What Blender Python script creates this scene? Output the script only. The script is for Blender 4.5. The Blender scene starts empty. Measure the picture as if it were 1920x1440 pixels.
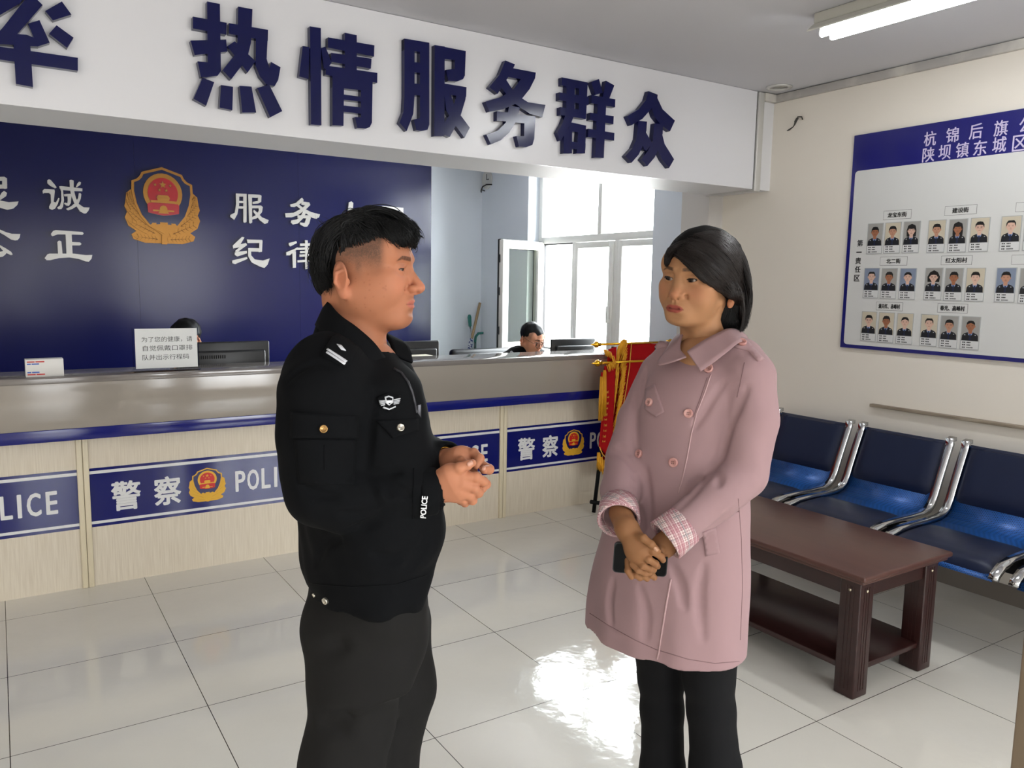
import bpy, bmesh, math, random
import numpy as np
from mathutils import Vector, Matrix
from mathutils.bvhtree import BVHTree

random.seed(7)
rng = np.random.default_rng(11)
SC = bpy.context.scene
COL = SC.collection

# ------------------------------------------------------------------ camera
F, YAW, PITCH, ROLL, CH = 1501.52, math.radians(32.7477), math.radians(7.1646), math.radians(0.96202), 1.5169
_fw = Vector((math.sin(YAW)*math.cos(PITCH), math.cos(YAW)*math.cos(PITCH), -math.sin(PITCH)))
_rt0 = Vector((math.cos(YAW), -math.sin(YAW), 0))
_up0 = _rt0.cross(_fw)
CR = _rt0*math.cos(ROLL) + _up0*math.sin(ROLL)
CU = -_rt0*math.sin(ROLL) + _up0*math.cos(ROLL)
CF = _fw
CAM = Vector((0, 0, CH))
HF = Vector((math.sin(YAW), math.cos(YAW), 0))     # level direction the lens faces
HR = Vector((math.cos(YAW), -math.sin(YAW), 0))
UP = Vector((0, 0, 1))

def ray(px, py):
    return CF + CR*((px-960)/F) + CU*(-(py-720)/F)
def on(px, py, axis, val):
    d = ray(px, py)
    return CAM + d*((val-CAM[axis])/d[axis])
def at(px, py, D):
    """point seen at px,py whose level distance ahead of the lens is D"""
    d = ray(px, py)
    return CAM + d*(D/d.dot(HF))

# ------------------------------------------------------------------ materials
def lin(c):
    if isinstance(c, str):
        c = [int(c[i:i+2], 16) for i in (0, 2, 4)]
    out = []
    for v in c:
        v = v/255.0
        out.append(v/12.92 if v <= 0.04045 else ((v+0.055)/1.055)**2.4)
    return (*out, 1.0)
MATS = {}
def mat(name, col, rough=0.6, metal=0.0, spec=0.5, bump=None, noise=None, coat=0.0, sheen=0.0, emit=None, trans=0.0, sss=0.0, ior=1.5, alpha=1.0):
    """bump=(scale,strength,dist)  noise=(scale, colour2, contrast, stretch xyz)"""
    if name in MATS: return MATS[name]
    m = bpy.data.materials.new(name); m.use_nodes = True
    nt = m.node_tree; b = nt.nodes['Principled BSDF']
    c = lin(col)
    b.inputs['Base Color'].default_value = c
    b.inputs['Roughness'].default_value = rough
    b.inputs['Metallic'].default_value = metal
    b.inputs['Specular IOR Level'].default_value = spec
    b.inputs['IOR'].default_value = ior
    if coat: b.inputs['Coat Weight'].default_value = coat; b.inputs['Coat Roughness'].default_value = 0.05
    if sheen: b.inputs['Sheen Weight'].default_value = sheen; b.inputs['Sheen Roughness'].default_value = 0.5
    if trans: b.inputs['Transmission Weight'].default_value = trans
    if sss:
        b.inputs['Subsurface Weight'].default_value = sss
        b.inputs['Subsurface Radius'].default_value = (0.008, 0.003, 0.0015)
        b.inputs['Subsurface Scale'].default_value = 1.0
    if emit:
        b.inputs['Emission Color'].default_value = lin(emit[0]); b.inputs['Emission Strength'].default_value = emit[1]
    if noise or bump:
        tc = nt.nodes.new('ShaderNodeTexCoord')
    if noise:
        sc, c2, con, st = noise
        mp = nt.nodes.new('ShaderNodeMapping'); mp.inputs['Scale'].default_value = st
        nt.links.new(tc.outputs['Object'], mp.inputs['Vector'])
        n = nt.nodes.new('ShaderNodeTexNoise'); n.inputs['Scale'].default_value = sc; n.inputs['Detail'].default_value = 6
        nt.links.new(mp.outputs['Vector'], n.inputs['Vector'])
        r = nt.nodes.new('ShaderNodeValToRGB')
        r.color_ramp.elements[0].position = 0.5-con; r.color_ramp.elements[0].color = c
        r.color_ramp.elements[1].position = 0.5+con; r.color_ramp.elements[1].color = lin(c2)
        nt.links.new(n.outputs['Fac'], r.inputs['Fac'])
        nt.links.new(r.outputs['Color'], b.inputs['Base Color'])
    if bump:
        n = nt.nodes.new('ShaderNodeTexNoise'); n.inputs['Scale'].default_value = bump[0]; n.inputs['Detail'].default_value = 4
        nt.links.new(tc.outputs['Object'], n.inputs['Vector'])
        bp = nt.nodes.new('ShaderNodeBump'); bp.inputs['Strength'].default_value = bump[1]; bp.inputs['Distance'].default_value = bump[2]
        nt.links.new(n.outputs['Fac'], bp.inputs['Height'])
        nt.links.new(bp.outputs['Normal'], b.inputs['Normal'])
    MATS[name] = m
    return m
def attr_mat(name, rough=0.5, spec=0.4, sss=0.0, bump=None, sheen=0.0):
    """principled material whose base colour is the mesh's own 'tint' attribute (skin and lip pigment, printed portraits)"""
    m = mat(name, 'ffffff', rough, spec=spec, sss=sss, bump=bump, sheen=sheen)
    nt = m.node_tree
    a = nt.nodes.new('ShaderNodeAttribute'); a.attribute_name = 'tint'
    nt.links.new(a.outputs['Color'], nt.nodes['Principled BSDF'].inputs['Base Color'])
    return m

# ------------------------------------------------------------------ objects
def root_loc(o):
    while o.parent: o = o.parent
    return o.location.copy()
def tag(o, label=None, cat=None, group=None, kind=None):
    if label: o['label'] = label
    if cat: o['category'] = cat
    if group: o['group'] = group
    if kind: o['kind'] = kind
    return o
def thing(name, loc, label, cat, group=None):
    o = bpy.data.objects.new(name, None); COL.objects.link(o)
    o.location = loc; o.empty_display_size = 0.05
    return tag(o, label, cat, group)

class MB:
    """collects polygons, then links them as ONE mesh object"""
    def __init__(s): s.v = []; s.f = []; s.m = []; s.sm = []
    def add(s, vs, fs, mi=0, smooth=False):
        b = len(s.v); s.v += [Vector(p) for p in vs]
        for f in fs: s.f.append([b+i for i in f]); s.m.append(mi); s.sm.append(smooth)
        return s
    def box(s, x0, x1, y0, y1, z0, z1, mi=0):
        vs = [(x, y, z) for x in (x0, x1) for y in (y0, y1) for z in (z0, z1)]
        return s.add(vs, [(0,1,3,2),(4,6,7,5),(0,4,5,1),(2,3,7,6),(0,2,6,4),(1,5,7,3)], mi)
    def bbox(s, x0, x1, y0, y1, z0, z1, r=0.004, mi=0, seg=2):
        bm = bmesh.new(); bmesh.ops.create_cube(bm, size=1)
        for v in bm.verts: v.co = Vector(((x0+x1)/2+v.co.x*(x1-x0), (y0+y1)/2+v.co.y*(y1-y0), (z0+z1)/2+v.co.z*(z1-z0)))
        bmesh.ops.bevel(bm, geom=bm.edges[:], offset=r, segments=seg, affect='EDGES', profile=0.5)
        s.bm(bm, mi, True); return s
    def bm(s, bm, mi=0, smooth=False, M=None):
        bm.verts.index_update()
        s.add([(M @ v.co if M else v.co.copy()) for v in bm.verts], [[v.index for v in f.verts] for f in bm.faces], mi, smooth)
        bm.free(); return s
    def prism(s, pts, o, ax, ay, n, h, mi=0, base=0.0):
        """polygon pts (2D, any winding) in frame o,ax,ay extruded along n from base to h"""
        o, ax, ay, n = map(Vector, (o, ax, ay, n))
        k = len(pts)
        A = [o+ax*p[0]+ay*p[1]+n*base for p in pts]; B = [o+ax*p[0]+ay*p[1]+n*h for p in pts]
        area = sum(pts[i][0]*pts[(i+1) % k][1]-pts[(i+1) % k][0]*pts[i][1] for i in range(k))
        ri = list(range(k)) if (area > 0) == (ax.cross(ay).dot(n)*(1 if h > base else -1) > 0) else list(range(k))[::-1]
        fs = [[i+k for i in ri], ri[::-1]]
        for i in range(k):
            a, b = ri[i], ri[(i+1) % k]; fs.append([a, b, b+k, a+k])
        return s.add(A+B, fs, mi)
    def tube(s, pts, rad, seg=10, mi=0, cap=True, flat=None, smooth=True):
        pts = [Vector(p) for p in pts]; n = len(pts)
        if not hasattr(rad, '__len__'): rad = [rad]*n
        vs = []; fs = []; up = None
        for i, p in enumerate(pts):
            t = (pts[min(i+1, n-1)]-pts[max(i-1, 0)]).normalized()
            if up is None:
                up = Vector((0, 0, 1)) if abs(t.z) < 0.9 else Vector((1, 0, 0))
                if flat: up = Vector(flat[2])
            u = (up-t*up.dot(t)).normalized(); w = t.cross(u); up = u
            for k in range(seg):
                a = 2*math.pi*k/seg
                q = u*math.cos(a)*(flat[0] if flat else 1)+w*math.sin(a)*(flat[1] if flat else 1)
                vs.append(p+q*rad[i])
        for i in range(n-1):
            for k in range(seg):
                k2 = (k+1) % seg
                fs.append((i*seg+k, i*seg+k2, (i+1)*seg+k2, (i+1)*seg+k))
        if cap:
            fs.append(list(range(seg))[::-1]); fs.append([(n-1)*seg+k for k in range(seg)])
        return s.add(vs, fs, mi, smooth)
    def cyl(s, a, b, r, seg=16, mi=0, r2=None):
        return s.tube([a, b], [r, r if r2 is None else r2], seg, mi)
    def lathe(s, prof, o, axis=(0,0,1), seg=20, mi=0):
        """prof = [(radius, along axis)]"""
        o = Vector(o); axis = Vector(axis).normalized()
        u = axis.orthogonal().normalized(); w = axis.cross(u)
        vs = []; fs = []
        for r, h in prof:
            for k in range(seg):
                a = 2*math.pi*k/seg
                vs.append(o+axis*h+(u*math.cos(a)+w*math.sin(a))*max(r, 1e-5))
        for i in range(len(prof)-1):
            for k in range(seg):
                k2 = (k+1) % seg
                fs.append((i*seg+k, i*seg+k2, (i+1)*seg+k2, (i+1)*seg+k))
        fs.append(list(range(seg))[::-1]); fs.append([(len(prof)-1)*seg+k for k in range(seg)])
        return s.add(vs, fs, mi, True)
    def ball(s, c, r, seg=16, mi=0, M=None):
        c = Vector(c); r = Vector(r) if hasattr(r, '__len__') else Vector((r, r, r))
        bm = bmesh.new(); bmesh.ops.create_uvsphere(bm, u_segments=seg, v_segments=max(6, seg//2), radius=1)
        for v in bm.verts:
            p = Vector((v.co.x*r.x, v.co.y*r.y, v.co.z*r.z))
            v.co = c+(M @ p if M else p)
        return s.bm(bm, mi, True)
    def build(s, name, mats, parent=None, loc=None, flat=False):
        me = bpy.data.meshes.new(name)
        off = root_loc(parent) if parent else Vector(loc) if loc is not None else Vector((0, 0, 0))
        me.from_pydata([tuple(p-off) for p in s.v], [], s.f)
        if not isinstance(mats, (list, tuple)): mats = [mats]
        for m in mats: me.materials.append(m)
        me.polygons.foreach_set('material_index', s.m)
        me.polygons.foreach_set('use_smooth', [bool(x) and not flat for x in s.sm])
        me.update()
        o = bpy.data.objects.new(name, me); COL.objects.link(o)
        if parent: o.parent = parent
        elif loc is not None: o.location = loc
        return o

def copy_tree(o, parent=None):
    c = o.copy(); COL.objects.link(c)
    if parent is not None: c.parent = parent
    for ch in list(o.children): copy_tree(ch, c)
    return c

# ------------------------------------------------------------------ lettering
_txt = {}
def glyphs(body, offset=0.0, extrude=0.05):
    key = (body, offset, extrude)
    if key not in _txt:
        c = bpy.data.curves.new('lettering', 'FONT'); c.body = body; c.size = 1.0; c.extrude = extrude; c.offset = offset; c.resolution_u = 3
        o = bpy.data.objects.new('lettering', c); COL.objects.link(o)
        dg = bpy.context.evaluated_depsgraph_get(); dg.update()
        me = bpy.data.meshes.new_from_object(o.evaluated_get(dg))
        vs = [v.co.copy() for v in me.vertices]; fs = [list(p.vertices) for p in me.polygons]
        bpy.data.objects.remove(o); bpy.data.curves.remove(c); bpy.data.meshes.remove(me)
        _txt[key] = (vs, fs)
    return _txt[key]
def lettering(mb, body, o, ax, ay, n, x0, x1, y0, y1, h, mi=0, offset=0.0, keep=False, bold=0.0):
    """text squeezed into the rectangle x0..x1, y0..y1 of the frame o,ax,ay; raised h along n"""
    o, ax, ay, n = map(Vector, (o, ax, ay, n))
    vs, fs = glyphs(body, offset)
    xs = [v.x for v in vs]; ys = [v.y for v in vs]
    a, b, c, d = min(xs), max(xs), min(ys), max(ys)
    sx = (x1-x0)/(b-a); sy = (y1-y0)/(d-c)
    if keep: sx = sy = min(sx, sy)
    flip = ax.cross(ay).dot(n) < 0; ff = [f[::-1] for f in fs] if flip else fs
    # heavier weights are built up from slightly shifted copies of the outline
    ring_ = [(0, 0)] if not bold else [(0, 0)]+[(math.cos(t*math.pi/4), math.sin(t*math.pi/4)) for t in range(8)]
    for k, (dx, dy) in enumerate(ring_):
        ox, oy = dx*bold*(y1-y0), dy*bold*(y1-y0)*.8
        mb.add([o+ax*(x0+(v.x-a)*sx+ox)+ay*(y0+(v.y-c)*sy+oy)+n*(h*(1+.04*k) if v.z > 0 else 0.0) for v in vs], ff, mi)
def rounded(x0, x1, y0, y1, r, k=5):
    pts = []
    for cx, cy, a0 in ((x1-r, y0+r, -90), (x1-r, y1-r, 0), (x0+r, y1-r, 90), (x0+r, y0+r, 180)):
        for i in range(k+1):
            a = math.radians(a0+90*i/k); pts.append((cx+r*math.cos(a), cy+r*math.sin(a)))
    return pts
def catmull(pts, n):
    P = np.array(pts, float); k = len(P); t = np.linspace(0, k-1, n); i = np.clip(t.astype(int), 0, k-2); u = (t-i)[:, None]
    p0, p1, p2, p3 = P[np.maximum(i-1, 0)], P[i], P[i+1], P[np.minimum(i+2, k-1)]
    return .5*((2*p1)+(-p0+p2)*u+(2*p0-5*p1+4*p2-p3)*u**2+(-p0+3*p1-3*p2+p3)*u**3)
# ================================================================== THE ROOM
XR, XW, YB0, YB1, ZB, ZC, YBACK, YREAR, XL = 4.10, 4.20, 3.43, 3.84, 2.113, 2.69, 7.15, -2.4, -3.6
M_cream = mat('cream_wall_paint', (230, 223, 212), 0.55, noise=(1.3, (226, 219, 208), 0.25, (1, 1, 1)), bump=(60, 0.05, 0.002))
M_white = mat('white_wall_paint', (222, 222, 224), 0.5, bump=(50, 0.04, 0.002))
M_blueish = mat('pale_blue_wall_paint', (220, 227, 236), 0.55, bump=(50, 0.05, 0.002))
M_ceil = mat('ceiling_paint', (205, 204, 208), 0.7, noise=(0.7, (199, 198, 203), 0.3, (1, 1, 1)))
M_pier = mat('pier_shaded_cream', (196, 192, 188), 0.6)  # cream paint greyed down: the pier's shade is put into its colour
M_signwhite = mat('sign_board_white', (224, 224, 228), 0.28)
M_alum = mat('trim_aluminium', (205, 204, 200), 0.35, 0.3)
M_frame = mat('white_window_plastic', (235, 236, 232), 0.35)
M_seal = mat('black_rubber_seal', (25, 26, 28), 0.6)
def pane_mat(name, tint, gloss, rough=0.0):
    """clear sheet: mostly see-through, a little mirror"""
    m = bpy.data.materials.new(name); m.use_nodes = True; t = m.node_tree; t.nodes.clear()
    o = t.nodes.new('ShaderNodeOutputMaterial'); a = t.nodes.new('ShaderNodeBsdfTransparent'); g = t.nodes.new('ShaderNodeBsdfGlossy')
    x = t.nodes.new('ShaderNodeMixShader'); l = t.nodes.new('ShaderNodeLayerWeight'); l.inputs['Blend'].default_value = gloss
    a.inputs['Color'].default_value = lin(tint); g.inputs['Roughness'].default_value = rough
    t.links.new(l.outputs['Fresnel'], x.inputs['Fac']); t.links.new(a.outputs[0], x.inputs[1]); t.links.new(g.outputs[0], x.inputs[2]); t.links.new(x.outputs[0], o.inputs['Surface'])
    return m
M_glass = pane_mat('window_glass', (248, 250, 250), 0.08)

def struct(mb, name, m, parent=None):
    o = mb.build(name, m, parent)
    if parent is None: o['kind'] = 'structure'
    return o

# floor: polished 0.6 m tiles with dark joints
mf = mat('floor_tiles', (190, 184, 172), 0.075, spec=0.42)
nt = mf.node_tree; bs = nt.nodes['Principled BSDF']
geo = nt.nodes.new('ShaderNodeNewGeometry')
mp = nt.nodes.new('ShaderNodeMapping'); mp.vector_type = 'POINT'
mp.inputs['Location'].default_value = (0.04/0.6, -4.0448/0.6, 0); mp.inputs['Scale'].default_value = (1/0.6, 1/0.6, 1)
nt.links.new(geo.outputs['Position'], mp.inputs['Vector'])
br = nt.nodes.new('ShaderNodeTexBrick')
br.offset = 0.0; br.squash = 1.0
for k, v in dict(Scale=1.0).items(): br.inputs[k].default_value = v
br.inputs['Mortar Size'].default_value = 0.0026; br.inputs['Mortar Smooth'].default_value = 0.1
br.inputs['Brick Width'].default_value = 1.0; br.inputs['Row Height'].default_value = 1.0
br.inputs['Color1'].default_value = lin((230, 226, 216)); br.inputs['Color2'].default_value = lin((226, 222, 212))
br.inputs['Mortar'].default_value = lin((62, 54, 44))
nt.links.new(mp.outputs['Vector'], br.inputs['Vector'])
ns = nt.nodes.new('ShaderNodeTexNoise'); ns.inputs['Scale'].default_value = 2.2; ns.inputs['Detail'].default_value = 5
nt.links.new(geo.outputs['Position'], ns.inputs['Vector'])
mx = nt.nodes.new('ShaderNodeMixRGB'); mx.blend_type = 'MULTIPLY'; mx.inputs['Fac'].default_value = 0.12
nt.links.new(br.outputs['Color'], mx.inputs['Color1']); nt.links.new(ns.outputs['Fac'], mx.inputs['Color2'])
nt.links.new(mx.outputs['Color'], bs.inputs['Base Color'])
n2 = nt.nodes.new('ShaderNodeTexNoise'); n2.inputs['Scale'].default_value = 13.0; n2.inputs['Detail'].default_value = 3
nt.links.new(geo.outputs['Position'], n2.inputs['Vector'])
bp = nt.nodes.new('ShaderNodeBump'); bp.inputs['Strength'].default_value = 0.10; bp.inputs['Distance'].default_value = 0.01
nt.links.new(n2.outputs['Fac'], bp.inputs['Height']); nt.links.new(bp.outputs['Normal'], bs.inputs['Normal'])
b = MB(); b.box(XL, 4.6, YREAR-0.1, YBACK+0.1, -0.06, 0.0); struct(b, 'floor', mf)
b = MB(); b.box(XL-0.1, 4.45, YREAR-0.1, YBACK+0.1, ZC, ZC+0.08); struct(b, 'ceiling', M_ceil)

# right wall of the lobby, the pier at its far end, the wall with the window behind the counter
b = MB(); b.box(XR, XR+0.15, YREAR, YB1-0.02, 0, ZC); struct(b, 'wall_right', M_cream)
b = MB(); b.box(3.97, 4.36, YB1-0.02, 4.07, 0, ZC); struct(b, 'wall_pier', M_pier)
WY0, WY1, WZ0, WZ1 = 4.60, 6.30, 0.86, 2.60
b = MB(); b.box(XW, XW+0.24, 4.07, WY0, 0, ZC); b.box(XW, XW+0.24, WY1, YBACK, 0, ZC)
b.box(XW, XW+0.24, WY0, WY1, 0, WZ0); b.box(XW, XW+0.24, WY0, WY1, WZ1, ZC)
struct(b, 'wall_window', M_blueish)
b = MB(); b.box(XL, 4.44, YBACK, YBACK+0.1, 0, ZC); struct(b, 'wall_back', M_blueish)
b = MB(); b.box(XL-0.1, XL, YREAR, YBACK, 0, ZC); struct(b, 'wall_left', M_cream)
# street side behind the photographer: glazed entrance and two shop windows
b = MB()
b.box(XL, -3.1, YREAR-0.1, YREAR, 0, ZC); b.box(-3.1, -1.4, YREAR-0.1, YREAR, 0, 0.7); b.box(-3.1, -1.4, YREAR-0.1, YREAR, 2.45, ZC)
b.box(-1.4, 0.05, YREAR-0.1, YREAR, 0, ZC); b.box(0.05, 1.25, YREAR-0.1, YREAR, 2.2, ZC); b.box(1.25, 1.75, YREAR-0.1, YREAR, 0, ZC)
b.box(1.75, 3.75, YREAR-0.1, YREAR, 0, 0.7); b.box(1.75, 3.75, YREAR-0.1, YREAR, 2.45, ZC); b.box(3.75, XR, YREAR-0.1, YREAR, 0, ZC)
struct(b, 'wall_front', M_cream)

# beam with the white sign board on its face, closed by a metal strip
b = MB(); b.box(XL, XR, YB0+0.012, YB1, ZB+0.002, ZC); struct(b, 'wall_beam', M_white)
b = MB(); b.box(XL, 3.93, YB0, YB0+0.012, ZB, ZC-0.002); struct(b, 'trim_beam_board', M_signwhite)
b = MB(); b.bbox(3.938, 3.985, YB0-0.012, YB0+0.014, ZB-0.012, ZC-0.004, 0.003); struct(b, 'trim_beam_strip', M_alum)
b = MB(); b.box(3.93, 3.938, YB0+0.004, YB0+0.012, ZB, ZC-0.002); struct(b, 'trim_beam_joint', mat('dark_joint', (40, 38, 36), 0.8))
b = MB(); b.box(3.955, 3.972, YB0, YB1, ZB-0.01, ZB+0.004); struct(b, 'trim_beam_underside', M_alum)
b = MB(); b.bbox(XR-0.024, XR+0.002, YREAR, YB0+0.01, ZC-0.05, ZC-0.004, 0.004)
b.bbox(3.985, XR, YB0-0.022, YB0+0.014, ZC-0.05, ZC-0.004, 0.004)
struct(b, 'trim_ceiling', mat('peeling_trim', (206, 202, 194), 0.45, noise=(3.0, (176, 172, 168), 0.06, (1, 1, 1))))
b = MB(); b.box(XR-0.012, XR, YREAR, YB1-0.02, 0, 0.09); struct(b, 'baseboard_right', mat('grey_skirting', (120, 112, 104), 0.3))

# window: outer frame, mullion, transom, fixed panes, two closed leaves and one leaf standing open
XG = 4.35
w = bpy.data.objects.new('window_1', None); COL.objects.link(w); w.location = (XG, (WY0+WY1)/2, WZ0); w['kind'] = 'structure'
def rect_frame(mb, y0, y1, z0, z1, t, x0=XG-0.03, x1=XG+0.03, r=0.005):
    mb.bbox(x0, x1, y0, y0+t, z0, z1, r); mb.bbox(x0, x1, y1-t, y1, z0, z1, r)
    mb.bbox(x0, x1, y0+t, y1-t, z0, z0+t, r); mb.bbox(x0, x1, y0+t, y1-t, z1-t, z1, r)
b = MB(); rect_frame(b, WY0, WY1, WZ0, WZ1, 0.055)
b.bbox(XG-0.03, XG+0.03, WY0+.05, WY1-.05, 1.885, 1.945, 0.005)
b.bbox(XG-0.028, XG+0.028, 5.375, 5.425, 1.94, WZ1-.05, 0.005)
b.bbox(XG-0.028, XG+0.028, 5.72, 5.77, WZ0+.05, 1.89, 0.005); b.bbox(XG-0.028, XG+0.028, 5.13, 5.19, WZ0+.05, 1.89, 0.005)
b.build('window_frame', M_frame, w)
for y0, y1 in ((WY0+.055, 5.13), (5.19, 5.72)):
    b = MB(); rect_frame(b, y0+.004, y1-.004, WZ0+.06, 1.88, 0.05, XG-0.045, XG+0.01); b.build('window_sash', M_frame, w)
b = MB()
for y0, y1, z0, z1 in ((WY0+.05, 5.38, 1.94, WZ1-.05), (5.42, WY1-.05, 1.94, WZ1-.05), (WY0+.1, 5.09, WZ0+.1, 1.84), (5.235, 5.68, WZ0+.1, 1.84)):
    b.box(XG-.003, XG+.003, y0, y1, z0, z1)
b.build('window_pane', M_glass, w)
b = MB(); rect_frame(b, 5.77, WY1-.055, WZ0+.055, 1.885, 0.012, XG-0.02, XG+0.02, 0.002); b.build('window_seal', M_seal, w)
b = MB(); b.bbox(XG-.075, XG-.05, 5.205, 5.225, 1.2, 1.34, .004); b.bbox(XG-.06, XG-.03, 5.205, 5.225, 1.2, 1.235, .004); b.build('window_handle', M_frame, w)
# the open leaf, swung into the room
hx, hy, ex, ey = XG-0.03, WY1-0.06, 3.79, 6.11
L = math.hypot(ex-hx, ey-hy); ang = math.atan2(ey-hy, ex-hx)
def leafpt(m):
    R = Matrix.Translation((hx, hy, 0)) @ Matrix.Rotation(ang, 4, 'Z')
    for i, p in enumerate(m.v): m.v[i] = R @ p
    return m
def lf(mb, a0, a1, z0, z1, y0, y1, r=.004): mb.bbox(a0, a1, y0, y1, z0, z1, r)
b = MB(); z0, z1, t = WZ0+.05, 1.90, 0.075
lf(b, 0, t, z0, z1, -.03, .03); lf(b, L-t, L, z0, z1, -.03, .03); lf(b, t, L-t, z0, z0+t, -.03, .03); lf(b, t, L-t, z1-t, z1, -.03, .03)
leafpt(b).build('window_leaf', M_frame, w)
b = MB(); lf(b, L, L+.006, z0-.004, z1+.004, -.035, -.018, .002); lf(b, -.0, L, z1, z1+.007, -.03, .0, .002); lf(b, .0, L, z0-.006, z0, -.03, .0, .002)
for zz in (z0+.15, z0+.5, z1-.2): lf(b, L+.006, L+.016, zz, zz+.07, -.02, .0, .002)
a = t
for (p, q, r, s) in ((t-.004, L-t+.004, z0+t-.004, z0+t+.004), (t-.004, L-t+.004, z1-t-.004, z1-t+.004), (t-.004, t+.004, z0+t, z1-t), (L-t-.004, L-t+.004, z0+t, z1-t)):
    lf(b, p, q, r, s, -.033, -.029, .001)
leafpt(b).build('window_leaf_seal', M_seal, w)
b = MB(); lf(b, t, L-t, z0+t, z1-t, -.003, .003, .001); leafpt(b).build('window_leaf_pane', pane_mat('leaf_glass', (250, 253, 248), 0.05), w)

# door jamb beside the photographer and the street door
P = on(1907, 1300, 1, 0.62)
b = MB(); b.bbox(P.x, P.x+0.09, 0.50, 0.62, 0.0, ZC, 0.004); struct(b, 'door_1', mat('door_jamb_beige', (122, 106, 86), 0.5))
d = bpy.data.objects.new('door_2', None); COL.objects.link(d); d.location = (0.65, YREAR, 0); d['kind'] = 'structure'
b = MB()
for x in (0.05, 0.63, 1.21): b.box(x, x+.04, YREAR-.07, YREAR-.03, 0, 2.2)
b.box(.05, 1.25, YREAR-.07, YREAR-.03, 2.15, 2.2); b.build('door_frame', mat('steel_frame', (150, 150, 150), .3, .8), d)
for i, (x0, x1) in enumerate(((-3.1, -1.4), (1.75, 3.75))):
    d = bpy.data.objects.new('window_%d' % (i+2), None); COL.objects.link(d); d.location = ((x0+x1)/2, YREAR, .7); d['kind'] = 'structure'
    b = MB(); n = 4
    for k in range(n+1):
        x = x0+(x1-x0-.05)*k/n; b.box(x, x+.05, YREAR-.08, YREAR-.03, .7, 2.45)
    b.box(x0, x1, YREAR-.08, YREAR-.03, .7, .75); b.box(x0, x1, YREAR-.08, YREAR-.03, 2.4, 2.45); b.build('window_frame', M_frame, d)
# wooden strip along the right wall
M_oldwood = mat('worn_wood_strip', (118, 104, 88), 0.6, noise=(6, (160, 148, 132), 0.15, (20, 1, 20)))
b = MB(); b.bbox(XR-.03, XR+.004, 0.2, 2.64, .868, .884, .002)
o = struct(b, 'trim_wall_strip', M_oldwood)
# ================================================================== RECEPTION COUNTER
YC, YFAS, CT = 4.30, 4.22, 1.052
M_fascia = mat('glossy_taupe_laminate', (154, 146, 137), 0.12, spec=0.6)
M_top = mat('counter_top_laminate', (128, 122, 118), 0.08, spec=0.7)
M_blue = mat('navy_stripe', (20, 26, 110), 0.12, spec=0.5)
M_panel = mat('pale_woodgrain_panel', (222, 212, 194), 0.35, noise=(3.0, (206, 194, 174), 0.2, (60, 1, 2)))
M_mull = mat('cream_edge_strip', (216, 204, 176), 0.4)
M_decalblue = mat('decal_blue', (16, 22, 98), 0.1, spec=0.5)
M_decalwhite = mat('decal_white', (222, 222, 222), 0.3)
M_gold = mat('decal_gold', (222, 170, 50), 0.35)
M_golddark = mat('decal_gold_dark', (176, 122, 34), 0.4)
M_red = mat('decal_red', (196, 30, 32), 0.35)
M_shield = mat('decal_shield_blue', (18, 18, 78), 0.3)
X0, X1 = -3.2, 3.97
ct = thing('reception_counter', ((X0+X1)/2, YC, 0), 'long white and taupe police reception counter with navy stripe and POLICE decals', 'counter')
b = MB(); b.box(X0, X1, YC, YC+.03, 0, .75); b.build('front_panel', M_panel, ct)
b = MB(); b.bbox(X0, X1, YFAS, YFAS+.03, .806, CT-.002, .004); b.build('fascia', M_fascia, ct)
b = MB(); b.bbox(X0, X1, YFAS-.001, YC+.03, .75, .808, .003); b.build('blue_stripe', M_blue, ct)
b = MB(); b.bbox(X0, X1, YFAS-.004, YFAS+.33, CT-.03, CT, .004); b.build('counter_top', M_top, ct)
b = MB(); b.box(X0, X1, YFAS+.31, 5.15, .70, .74); b.box(X0, X1, YFAS+.27, YFAS+.31, 0, CT-.02); b.box(X0, X0+.03, YC, 5.1, 0, .72); b.build('inner_desk', mat('desk_board', (150, 140, 128), .5), ct)
PITCHX = (2.7014-0.3083)/2
MX = [0.3083+PITCHX*k for k in range(-2, 4)]
for x in MX:
    if x < X1:
        b = MB(); b.bbox(x-.026, x-.001, YC-.014, YC+.002, 0, .75, .003); b.bbox(x+.001, x+.026, YC-.014, YC+.002, 0, .75, .003); b.build('edge_strip', M_mull, ct)

def sym(half):
    return half+[(-x, y) for x, y in half[::-1] if x > 1e-6]
def star(cx, cy, r, rot=0):
    return [(cx+(r if k % 2 == 0 else r*.4)*math.sin(math.pi*k/5+rot), cy+(r if k % 2 == 0 else r*.4)*math.cos(math.pi*k/5+rot)) for k in range(10)]
def disc(cx, cy, r, n=28): return [(cx+r*math.cos(2*math.pi*k/n), cy+r*math.sin(2*math.pi*k/n)) for k in range(n)]
def feather(ax_, ay_, bx, by, w, n=7):
    """leaf-shaped outline from a to b"""
    dx, dy = bx-ax_, by-ay_; L = math.hypot(dx, dy); nx, ny = -dy/L, dx/L
    up = []; dn = []
    for k in range(n+1):
        t = k/n; ww = w*math.sin(math.pi*min(1, t*.85+.15))**.8
        up.append((ax_+dx*t+nx*ww, ay_+dy*t+ny*ww)); dn.append((ax_+dx*t-nx*ww, ay_+dy*t-ny*ww))
    return up+dn[::-1]
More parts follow.
